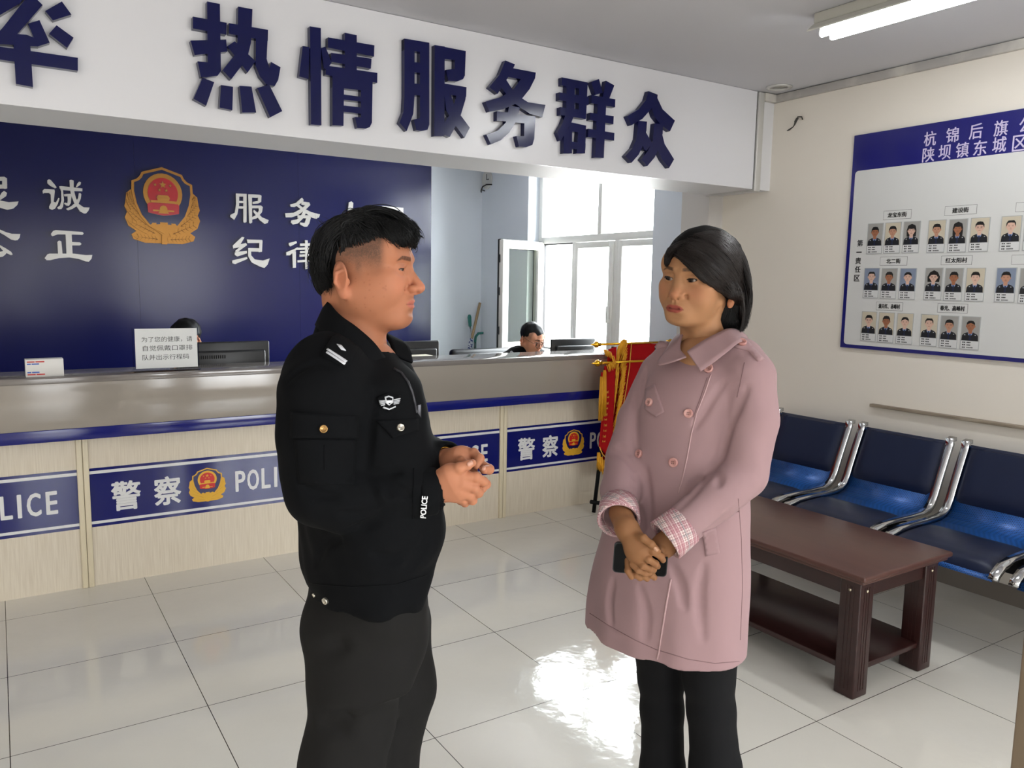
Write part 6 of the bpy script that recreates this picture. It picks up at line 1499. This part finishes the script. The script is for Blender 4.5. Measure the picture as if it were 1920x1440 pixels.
for (x0_, y0_, x1_, y1_, d0_, d1_, r) in () and ((1382, 742, 1345, 858, .178, .178, .010), (1345, 858, 1300, 930, .185, .22, .008), (1350, 742, 1300, 800, .165, .15, .010), (1340, 880, 1352, 905, .245, .235, .008), (1320, 905, 1345, 900, .25, .245, .006), (1372, 960, 1330, 1005, .225, .215, .012), (1190, 760, 1188, 900, .05, .08, .008), (1146, 842, 1180, 850, .055, .05, .008), (1166, 870, 1186, 880, .06, .06, .007), (1222, 700, 1205, 740, .0, .03, .009), (1208, 870, 1216, 960, .13, .14, .009), (1250, 1075, 1272, 1150, .19, .18, .014), (1215, 960, 1205, 990, .14, .15, .01)):
    ct_.cap(w_(x0_, y0_, d0_), w_(x1_, y1_, d1_), r, r*.6, .022, 'cut')
# overlap step of the double-breasted front
ct_.cap(w_(1326, 655), w_(1335, 560), .056, .064, .006, 'cut'); ct_.cap(w_(1290, 668, .12), w_(1305, 635, .08), .022, .03, .01, 'cut')
ct_.cap(w_(1252, 1008, .226), w_(1226, 1030, .240), .036, .036, .003, 'cut'); ct_.cap(w_(1161, 966, .150), w_(1166, 1000, .20), .036, .036, .003, 'cut')
# open skirt from below
zb = w_(1250, 1240, .08)[2]
ct_.loft([(zb-.05, ringw(1222, 1106, 1380, .146)[1], ringw(1222, 1106, 1380, .146)[2], .20, .136, aw), (zb+.12, ringw(1170, 1110, 1382, .146)[1], ringw(1170, 1110, 1382, .146)[2], .18, .118, aw)], .003, 'cut', 2.15)
Vc, Qc = ct_.skin(1); Vc = w_.world(Vc); coat = np_mesh('coat', Vc, Qc, M_coat, woman); BC = bvh_of(Vc, Qc)
# --- collar leaves
ribbon(w_, [w_(1398, 630, -.06), w_(1386, 622, .0), w_(1366, 618, .046), w_(1342, 628, .070), w_(1314, 643, .084), w_(1288, 660, .098)],
           [w_(1404, 652, -.09), w_(1402, 650, .02), w_(1388, 642, .100), w_(1362, 662, .128), w_(1338, 680, .138), w_(1314, 697, .138)], .004, 'collar', M_coat, coat)
ribbon(w_, [w_(1330, 616, -.085), w_(1298, 618, -.06), w_(1281, 624, -.01), w_(1275, 640, .03), w_(1276, 655, .062), w_(1287, 668, .094)],
           [w_(1325, 620, -.13), w_(1290, 618, -.10), w_(1264, 632, -.05), w_(1250, 652, .02), w_(1232, 682, .070), w_(1268, 674, .104)], .004, 'collar', M_coat, coat)
# --- sewn details
for q, r in (([(1333, 702), (1322, 735), (1306, 775), (1296, 815), (1288, 860), (1278, 905), (1272, 925)], .0016), ([(1258, 1086), (1250, 1130), (1242, 1180), (1235, 1225), (1232, 1236)], .0024)): b = MB(); seam(b, BC, q, r, .0004); b.build('front_edge', M_pipe, coat)
b = MB(); seam(b, BC, [(1396, 680), (1389, 715), (1382, 745)], .0012, .0002); seam(b, BC, [(1326, 708), (1315, 742), (1300, 782)], .0009, .0003); seam(b, BC, [(1106, 1150), (1140, 1172), (1190, 1200), (1230, 1218), (1290, 1236), (1340, 1244), (1386, 1240)], .0010, .0002)
seam(b, BC, [(1384, 935), (1390, 1010), (1392, 1100), (1388, 1200)], .0010, .0002); b.build('stitching', M_coatd, coat)
b = MB(); patch(b, BC, [(1212, 730), (1229, 721), (1246, 772), (1231, 782), (1210, 767)], .003, .0006); b.build('storm_flap', M_coat, coat)
b = MB(); patch(b, BC, [(1317, 998), (1342, 988), (1349, 1037), (1323, 1043)], .0025, .0005); b.build('pocket_welt', M_coat, coat)
b = MB(); patch(b, BC, [(1375, 650), (1382, 640), (1395, 638), (1405, 645), (1420, 661), (1432, 675), (1421, 678), (1402, 658), (1380, 653)], .004, .001); b.build('shoulder_strap', M_coat, coat)
b = MB(); patch(b, BC, [(1229, 653), (1238, 642), (1254, 643), (1252, 649), (1238, 653)], .004, .001); b.build('shoulder_strap', M_coat, coat)
for x, y, r, o_ in ((1391, 645, .0105, .006), (1328, 691, .0115, .002), (1253, 676, .0105, .002), (1220, 755, .0105, .005), (1291, 775, .0110, .002), (1199, 851, .0105, .002), (1263, 867, .0115, .002)):
    b = MB(); button(b, BC, x, y, r, .0045, True, 0, o_, 1); b.build('button', [M_pbtn, M_pbtnd], coat)
for args in ((hR2, 1230, 1029.5, .75, 4.6, 3.4),): fingernail(w_, args[0], woman, *args[1:], M_nailw)
# --- turned-up checked cuffs
M_plaid = mat('pink_plaid_lining', (214, 194, 190), .7)
nt = M_plaid.node_tree; bs = nt.nodes['Principled BSDF']; uv = nt.nodes.new('ShaderNodeAttribute'); uv.attribute_name = 'weave'
sep = nt.nodes.new('ShaderNodeSeparateXYZ'); nt.links.new(uv.outputs['Vector'], sep.inputs['Vector'])
prev = None
def lines(axis, freq, off_, width, col, fac):
    global prev
    a = nt.nodes.new('ShaderNodeMath'); a.operation = 'MULTIPLY_ADD'; a.inputs[1].default_value = freq; a.inputs[2].default_value = off_; nt.links.new(sep.outputs[axis], a.inputs[0])
    f = nt.nodes.new('ShaderNodeMath'); f.operation = 'FRACT'; nt.links.new(a.outputs[0], f.inputs[0])
    l = nt.nodes.new('ShaderNodeMath'); l.operation = 'LESS_THAN'; l.inputs[1].default_value = width; nt.links.new(f.outputs[0], l.inputs[0])
    m = nt.nodes.new('ShaderNodeMath'); m.operation = 'MULTIPLY'; m.inputs[1].default_value = fac; nt.links.new(l.outputs[0], m.inputs[0])
    x = nt.nodes.new('ShaderNodeMixRGB'); x.inputs['Color2'].default_value = lin(col); nt.links.new(m.outputs[0], x.inputs['Fac'])
    if prev: nt.links.new(prev.outputs['Color'], x.inputs['Color1'])
    else: x.inputs['Color1'].default_value = lin((210, 190, 186))
    prev = x
for axx in (0, 1):
    lines(axx, 1, 0, .42, (180, 124, 132), .65); lines(axx, 8, 0, .22, (130, 76, 88), .75); lines(axx, 1, .3, .08, (70, 66, 78), .85); lines(axx, 4, .12, .12, (240, 228, 224), .6)
nt.links.new(prev.outputs['Color'], bs.inputs['Base Color'])
def cuff(a, b_, ra, rb, name, sq=1.0, rot=.6):
    a, b_ = Vector(w_.world([a])[0]), Vector(w_.world([b_])[0]); t = (b_-a).normalized(); u = (UP-t*UP.dot(t)).normalized(); v = t.cross(u); n = 48; vs = []; st = []; fs = []
    L = (b_-a).length
    prof = [(0, ra-.002), (0, ra+.003), (.5, (ra+rb)/2+.0035), (1, rb+.003), (1.03, rb), (1, rb-.004), (.4, (ra+rb)/2-.005)]
    for i, (h_, r_) in enumerate(prof):
        for k in range(n+1):
            q = 2*math.pi*k/n; p = a+t*(L*h_)+(u*math.cos(q)*sq+v*math.sin(q))*r_; vs.append(p)
            s1, s2 = q*ra/.042, L*h_/.042*(1 if i < 5 else -1); st.append((s1*math.cos(rot)-s2*math.sin(rot), s1*math.sin(rot)+s2*math.cos(rot), 0))
    for i in range(len(prof)-1):
        for k in range(n): fs.append((i*(n+1)+k, i*(n+1)+k+1, (i+1)*(n+1)+k+1, (i+1)*(n+1)+k))
    mb = MB(); mb.add(vs, fs, 0, True); o = mb.build(name, M_plaid, coat)
    at_ = o.data.attributes.new('weave', 'FLOAT_VECTOR', 'POINT'); at_.data.foreach_set('vector', np.array(st, np.float32).ravel())
    return o
cuff(w_(1284, 984, .214), w_(1247, 1013, .228), .0435, .047, 'cuff', 1.0, .25)
cuff(w_(1161, 948, .112), w_(1160, 976, .165), .0435, .0465, 'cuff', 1.0, .75)
# --- trousers and shoes
tw = Clay((-.24, -.22, 0), (.22, .24, w_(1290, 1030)[2]), .006)
tw.chain([w_(1252, 1040, -.04), w_(1243, 1180, -.045), w_(1240, 1270, -.05), w_(1241, 1330, -.05), w_(1243, 1440, -.05)], [.10, .085, .060, .056, .058], .02)
q = w_(1243, 1440, -.05); tw.chain([q, np.array([q[0]-.005, q[1], .04])], [.058, .092], .02)
tw.chain([w_(1330, 1040, .04), w_(1330, 1180, .05), w_(1329, 1270, .06), w_(1333, 1330, .06), w_(1341, 1440, .06)], [.10, .085, .062, .058, .063], .02)
q = w_(1341, 1440, .06); tw.chain([q, np.array([q[0]+.01, q[1], .04])], [.063, .095], .02)
tw.bumps(lambda X, Y, Z: vnoise(X*24, Y*24, Z*18, 51), .005); tw.half((0, 0, .02), (0, 0, -1), .002)
Vt, Qt = tw.skin(1); np_mesh('trousers', w_.world(Vt), Qt, M_blacktr, woman)
for px, dd in ((1243, -.05), (1341, .06)):
    q = w_(px, 1440, dd); c = Clay((q[0]-.2, q[1]-.2, 0), (q[0]+.12, q[1]+.1, .12), .006)
    c.cap((q[0]+.02, q[1]+.02, .04), (q[0]-.10, q[1]-.10, .03), .036, .030, .02); c.half((0, 0, .004), (0, 0, -1), .001); V, Q = c.skin(1); np_mesh('shoe', w_.world(V), Q, M_shoe, woman)
# --- hair
def hw(x, y, z): return Cw+np.array([x, y, z]) @ Bw
hc = Clay(Cw+np.array([-.16, -.16, -.17]), Cw+np.array([.16, .16, .14]), .0024); R_ = Bw
hc.ell(hw(0, -.012, .036), (.086, .108, .092), 0, 'add', R_)
hc.ell(hw(-.022, .020, .045), (.066, .070, .055), .02, 'add', R_)
hc.ell(hw(0, -.052, -.030), (.086, .064, .095), .03, 'add', R_)
hc.ell(hw(-.004, -.070, -.098), (.076, .050, .034), .02, 'add', R_)
hc.ell(hw(-.080, .012, .002), (.012, .040, .050), .02, 'add', R_)
hc.ell(hw(.010, .108, -.020), (.060, .072, .088), .012, 'cut', R_)
hc.ell(hw(-.055, .095, -.060), (.055, .070, .070), .012, 'cut', R_)
hc.ell(hw(-.085, .018, -.068), (.05, .044, .060), .010, 'cut', R_)
hc.ell(hw(.085, .04, -.060), (.05, .050, .070), .010, 'cut', R_)
hc.ell(hw(-.100, -.012, -.034), (.030, .016, .016), .006, 'cut', R_)
hc.ell(hw(0, .02, -.16), (.06, .075, .09), .01, 'cut', R_)
hc.bumps(lambda X, Y, Z: vnoise(X*110, Y*110, Z*40, 61), .0025)
bvf = bvh_of(w_.world(head[0]), head[1]); B_l = np.array([HR, HF, UP])
def on_face(pts, r, lift=.004, r2=None):
    P = [surf(bvf, x, y, lift)[0] for x, y in catmull(pts, 24)]; P = [B_l @ (np.array(p)-np.array(w_.o)) for p in P if p is not None]
    r2 = r if r2 is None else r2; m = len(P)
    for i in range(m-1): hc.cap(P[i], P[i+1], r+(r2-r)*i/m, r+(r2-r)*(i+1)/m, .010)
on_face([(1270, 472), (1291, 490), (1314, 512), (1335, 529), (1355, 542), (1371, 550)], .0065); on_face([(1362, 544), (1377, 551), (1387, 565), (1389, 584)], .0085, .007)
on_face([(1266, 472), (1259, 479), (1254, 487), (1252, 496)], .0065, .001, .0012); on_face([(1288, 468), (1314, 491), (1340, 516), (1364, 534)], .010, .007)
Vh, Qh = hc.skin(1); Vh = w_.world(Vh); hairw = np_mesh('hair', Vh, Qh, M_hairwb, woman); BHW = bvh_of(Vh, Qh)
near = [[(1264, 482), (1280, 490), (1302, 510), (1322, 528), (1340, 540), (1360, 548), (1376, 556), (1378, 580), (1374, 616)],
        [(1268, 472), (1300, 490), (1334, 520), (1364, 545), (1382, 572), (1384, 600), (1378, 622)],
        [(1278, 458), (1320, 470), (1360, 505), (1385, 545), (1393, 580), (1391, 610), (1386, 624)],
        [(1298, 444), (1345, 455), (1380, 495), (1398, 540), (1401, 575), (1395, 605), (1394, 622)],
        [(1322, 437), (1365, 448), (1392, 490), (1405, 535), (1405, 572), (1398, 602), (1400, 615)],
        [(1296, 443), (1334, 434), (1370, 446), (1396, 486), (1408, 534), (1408, 575), (1402, 606)]]
hair_locks('hair_lock', BHW, near, 1800, hairw, M_hairw, .0009, (.0, .003), 2.2, 18, seed=12)
far = [[(1272, 466), (1262, 474), (1255, 484), (1252, 500), (1252, 515)], [(1284, 456), (1266, 464), (1254, 474), (1249, 490), (1250, 508)], [(1300, 446), (1276, 454), (1256, 466), (1249, 480), (1247, 500)]]
hair_locks('hair_lock', BHW, far, 120, hairw, M_hairw, .0008, (.0, .003), 2.0, 12, seed=13)
tipg = [[(1362, 560), (1358, 580), (1352, 600), (1356, 616), (1364, 624)], [(1376, 556), (1376, 580), (1370, 604), (1374, 620), (1380, 625)], [(1390, 560), (1392, 585), (1388, 605), (1392, 618), (1398, 612)]]
hair_locks('hair_lock', BHW, tipg, 300, hairw, M_hair, .0009, (.0, .003), 2.5, 14, seed=14)
fly = [[(1390, 490), (1402, 478), (1412, 492), (1416, 505), (1406, 516)], [(1392, 500), (1408, 486), (1418, 502), (1414, 512), (1402, 518)], [(1270, 466), (1258, 462), (1246, 466), (1242, 480), (1240, 500)], [(1320, 440), (1310, 430), (1304, 432), (1302, 440), (1300, 446)]]
hair_locks('flyaway_hair', BHW, fly, 9, hairw, M_hairw, .00035, (.0, .003), 3, 14, seed=15)
# --- the phone she holds
A_, B_, C_, D0_ = [Vector(w_.world([w_(x, y, d)])[0]) for x, y, d in ((1149, 1016, .208), (1251, 1024, .222), (1252, 1082, .222), (1151, 1071, .208))]
ux = ((B_-A_)+(C_-D0_)).normalized(); nrm = ux.cross((D0_-A_).normalized()).normalized(); nrm = -nrm if nrm.dot(CAM-A_) < 0 else nrm; uy = nrm.cross(ux).normalized(); ctr = (A_+B_+C_+D0_)/4; wd = ((B_-A_).length+(C_-D0_).length)/4; hd_ = ((D0_-A_).length+(C_-B_).length)/4
ph = thing('phone', ctr, 'black smartphone held sideways in the woman\'s folded hands', 'phone')
b = MB(); b.prism(rounded(-wd, wd, -hd_, hd_, .009), ctr, ux, uy, nrm, .0035, base=-.0035); b.build('phone_body', mat('black_phone_frame', (20, 21, 24), .25, .3), ph)
b = MB(); b.prism(rounded(-wd+.002, wd-.002, -hd_+.002, hd_-.002, .008), ctr, ux, uy, nrm, .0040, base=.0030); b.build('phone_screen', mat('black_glass', (3, 3, 4), .15, spec=.08), ph)
# ================================================================== TWO OFFICERS SEATED BEHIND THE COUNTER
def seated(px, py, D, fwd, pitch, label, skin, head_p, hair_cut, glasses=False, tilt=0.0, sh=.225):
    fr = Frame(px, py, D); t = thing('person', fr.o, label, 'person'); C = fr(px, py)
    f2 = np.array([fwd[0], fwd[1]])/np.hypot(*fwd); lat = np.array([f2[1], -f2[0]])
    def B3(r, f, z): return np.array([C[0]+lat[0]*r+f2[0]*f, C[1]+lat[1]*r+f2[1]*f, z])
    zs = C[2]-sh
    nk = B3(0, -.075, C[2]-.16)
    hd, ey, (B, CC) = make_head(head_p, C, fwd, roll=tilt, pitch=pitch, neck_to=nk, h=.0026, skin=skin, gaze=(0, 1, -.25))
    hands = []
    for s in (1, -1):
        pal = [('cap', B3(s*.16, .20, .80), B3(s*.10, .30, .765), .026, .028), ('ell', B3(s*.09, .31, .762), (.035, .035, .018))]
        fin = [([B3(s*(.065+.02*k), .335, .768), B3(s*(.06+.019*k), .365, .775), B3(s*(.058+.018*k), .388, .757)], [.011, .010, .008]) for k in range(4)]+[([B3(s*.07, .29, .765), B3(s*.045, .325, .762), B3(s*.035, .345, .757)], [.013, .011, .009])]
        hands.append(blob_hand(fr, pal, fin, h=.003))
    rods = [(B3(0, -.10, .50), B3(0, -.08, zs-.05), .10, .10), (B3(0, -.08, zs), nk, .07, .05)]+[r for s in (1, -1) for r in ((B3(s*.19, -.08, zs-.04), B3(s*.23, .02, .86), .04, .035), (B3(s*.23, .02, .86), B3(s*.15, .21, .80), .035, .026), (B3(s*.10, -.08, .50), B3(s*.13, .34, .50), .06, .05), (B3(s*.13, .34, .50), B3(s*.13, .34, .08), .045, .035))]
    bodycore(fr, hd, hands, skin, rods, t, skin); add_eyes(ey, fr, t)
    lo = B3(0, 0, .40)-np.array([.45, .45, 0]); hi = B3(0, 0, zs+.12)+np.array([.45, .45, 0])
    c = Clay(lo, hi, .008); a = math.atan2(lat[1], lat[0])
    def rg(z, ra, rb, f=0): p = B3(0, -.08+f, z); return (z, p[0], p[1], ra, rb, a)
    c.loft([rg(.44, .17, .13), rg(.60, .17, .13), rg(zs-.18, .185, .125), rg(zs-.04, .19, .11), rg(zs+.03, .15, .085), rg(zs+.09, .075, .07, .01)], .03)
    for s in (1, -1): c.chain([B3(s*.10, -.08, zs+.02), B3(s*.185, -.08, zs-.03), B3(s*.235, .0, .87), B3(s*.165, .19, .805)], [.07, .075, .06, .045], .03)
    c.cap(nk, nk+np.array([f2[0]*.03, f2[1]*.03, .12]), .058, .066, .006, 'cut')
    V, Q = c.skin(1); V = fr.world(V); jk_ = np_mesh('jacket', V, Q, M_uniform, t); bv = bvh_of(V, Q)
    c = Clay(B3(0, .15, 0)-np.array([.5, .5, 0]), B3(0, .15, .62)+np.array([.5, .5, 0]), .011)
    for s in (1, -1): c.chain([B3(s*.09, -.08, .50), B3(s*.13, .34, .50), B3(s*.13, .34, .06)], [.10, .085, .07], .03)
    V, Q = c.skin(1); np_mesh('trousers', fr.world(V), Q, M_trousers, t)
    # hair cap
    h = Clay(CC-.16, CC+.16, .004); H_ = lambda x, y, z: CC+np.array([x, y, z]) @ B
    h.ell(H_(0, -.010, .034), (.081, .102, .092), 0, 'add', B)
    for o_, r_ in hair_cut: h.ell(H_(*o_), r_, .01, 'cut', B)
    h.bumps(lambda X, Y, Z: vnoise(X*160, Y*160, Z*160, 77), .004); V, Q = h.skin(1); np_mesh('hair', fr.world(V), Q, M_hair, t)
    if glasses:
        b = MB(); L = lambda x, y, z: Vector(fr.world([H_(x, y, z)])[0])
        for s in (1, -1): b.tube([L(s*.033+.025*math.cos(q), .106, -.012+.020*math.sin(q)) for q in [2*math.pi*k/24 for k in range(25)]], .0016, 6)
        b.tube([L(-.008, .108, -.006), L(0, .111, -.002), L(.008, .108, -.006)], .0014, 6)
        for s in (1, -1): b.tube([L(s*.058, .104, -.006), L(s*.076, .06, -.002), L(s*.082, -.012, .004)], .0014, 6)
        gl = b.build('spectacles', mat('spectacle_frame', (90, 70, 60), .3, .5), t)
        b = MB()
        for s in (1, -1): b.lathe([(0, 0), (.0245, 0), (.0245, .001), (0, .001)], L(s*.033, .106, -.012), (L(0, 1, 0)-L(0, 0, 0)), 20)
        b.build('lens', pane_mat('spectacle_lens', (254, 254, 254), .015), gl)
    return fr, t, jk_, bv
sfr, st_, sj, sbv = seated(997, 634, 6.2, (.72, -.69), math.radians(-20), 'seated officer with glasses and short black hair behind the counter by the window', (206, 150, 122),
    dict(w=1.0, nose=1.0, jaw=.055, neck=.054, stubble=.5, brow_t=.005), [((0, .108, -.045), (.14, .085, .108)), ((.114, .025, -.05), (.055, .09, .088)), ((-.114, .025, -.05), (.055, .09, .088)), ((0, -.05, -.12), (.12, .09, .07)), ((0, .05, -.09), (.12, .09, .07))], True, sh=.155)
b = MB()
for (x0, y0, x1, y1) in ((957, 660, 961, 665), (959, 659, 964, 664)): seam(b, sbv, [(x0, y0), (x1, y1)], .004, .003)
seam(b, sbv, [(1019, 655), (1021, 664)], .005, .003); b.build('rank_mark', M_silvert, sj)
seated(350, 634, 5.15, (-.62, -.78), math.radians(-28), 'seated officer behind the monitor, only black hair and an ear above the notice stand', (200, 146, 116),
    dict(w=1.0, nose=1.0, jaw=.055, neck=.054), [((0, .118, -.03), (.10, .075, .075)), ((.108, .03, -.06), (.055, .09, .07)), ((-.108, .03, -.06), (.055, .09, .07)), ((0, -.05, -.13), (.12, .09, .07)), ((0, .05, -.09), (.12, .09, .07))])
# ================================================================== LIGHT AND CAMERA
W = bpy.data.worlds.new('outside'); SC.world = W; W.use_nodes = True
nt = W.node_tree; bg = nt.nodes['Background']
# open sky, brightest on the side of the rear window where the hazy sun stands; paved ground below
tc = nt.nodes.new('ShaderNodeTexCoord'); sx = nt.nodes.new('ShaderNodeSeparateXYZ'); cr = nt.nodes.new('ShaderNodeValToRGB'); mr = nt.nodes.new('ShaderNodeMapRange')
nt.links.new(tc.outputs['Generated'], sx.inputs['Vector']); nt.links.new(sx.outputs['Z'], cr.inputs['Fac'])
cr.color_ramp.elements[0].position = 0.0; cr.color_ramp.elements[0].color = (0.46, 0.455, 0.445, 1)
cr.color_ramp.elements[1].position = 0.2; cr.color_ramp.elements[1].color = (0.93, 0.97, 1.0, 1)
nt.links.new(cr.outputs['Color'], bg.inputs['Color'])
mr.interpolation_type = 'SMOOTHSTEP'; mr.inputs['From Min'].default_value = -0.1; mr.inputs['From Max'].default_value = 0.85; mr.inputs['To Min'].default_value = 8.0; mr.inputs['To Max'].default_value = 34.0
nt.links.new(sx.outputs['X'], mr.inputs['Value']); nt.links.new(mr.outputs['Result'], bg.inputs['Strength'])
def area(name, loc, rot, sx_, sy_, power, col=(1, 1, 1), portal=False):
    l = bpy.data.lights.new(name, 'AREA'); l.shape = 'RECTANGLE'; l.size = sx_; l.size_y = sy_; l.energy = power; l.color = col
    if portal: l.cycles.is_portal = True
    o = bpy.data.objects.new(name, l); COL.objects.link(o); o.location = loc; o.rotation_euler = rot; return o
R90 = math.pi/2
# daylight arriving through each opening of the room
area('daylight_window', (XG+.06, (WY0+WY1)/2, (WZ0+WZ1)/2), (0, R90, 0), WZ1-WZ0, WY1-WY0, 1, portal=True)
area('daylight_shopfront_west', (-2.25, YREAR-.11, 1.58), (R90, 0, 0), 1.7, 1.8, 1, portal=True)
area('daylight_entrance', (.65, YREAR-.11, 1.1), (R90, 0, 0), 1.2, 2.2, 1, portal=True)
area('daylight_shopfront_east', (2.75, YREAR-.11, 1.58), (R90, 0, 0), 2.0, 1.8, 1, portal=True)
cam = bpy.data.cameras.new('camera'); co = bpy.data.objects.new('camera', cam); COL.objects.link(co)
cam.sensor_fit = 'HORIZONTAL'; cam.sensor_width = 36.0; cam.lens = F/1920*36.0; cam.clip_start = 0.02
co.matrix_world = Matrix(((CR.x, CU.x, -CF.x, CAM.x), (CR.y, CU.y, -CF.y, CAM.y), (CR.z, CU.z, -CF.z, CAM.z), (0, 0, 0, 1)))
SC.camera = co
SC.view_settings.view_transform = 'Standard'; SC.view_settings.look = 'None'; SC.view_settings.gamma = 1.0; SC.view_settings.exposure = 0.13
SC.view_settings.use_curve_mapping = False
SC.cycles.max_bounces = 8; SC.cycles.diffuse_bounces = 4; SC.cycles.glossy_bounces = 4; SC.cycles.transmission_bounces = 6
SC.cycles.caustics_reflective = False; SC.cycles.caustics_refractive = False; SC.cycles.sample_clamp_indirect = 6.0
SC.cycles.use_denoising = True
bpy.context.view_layer.update()
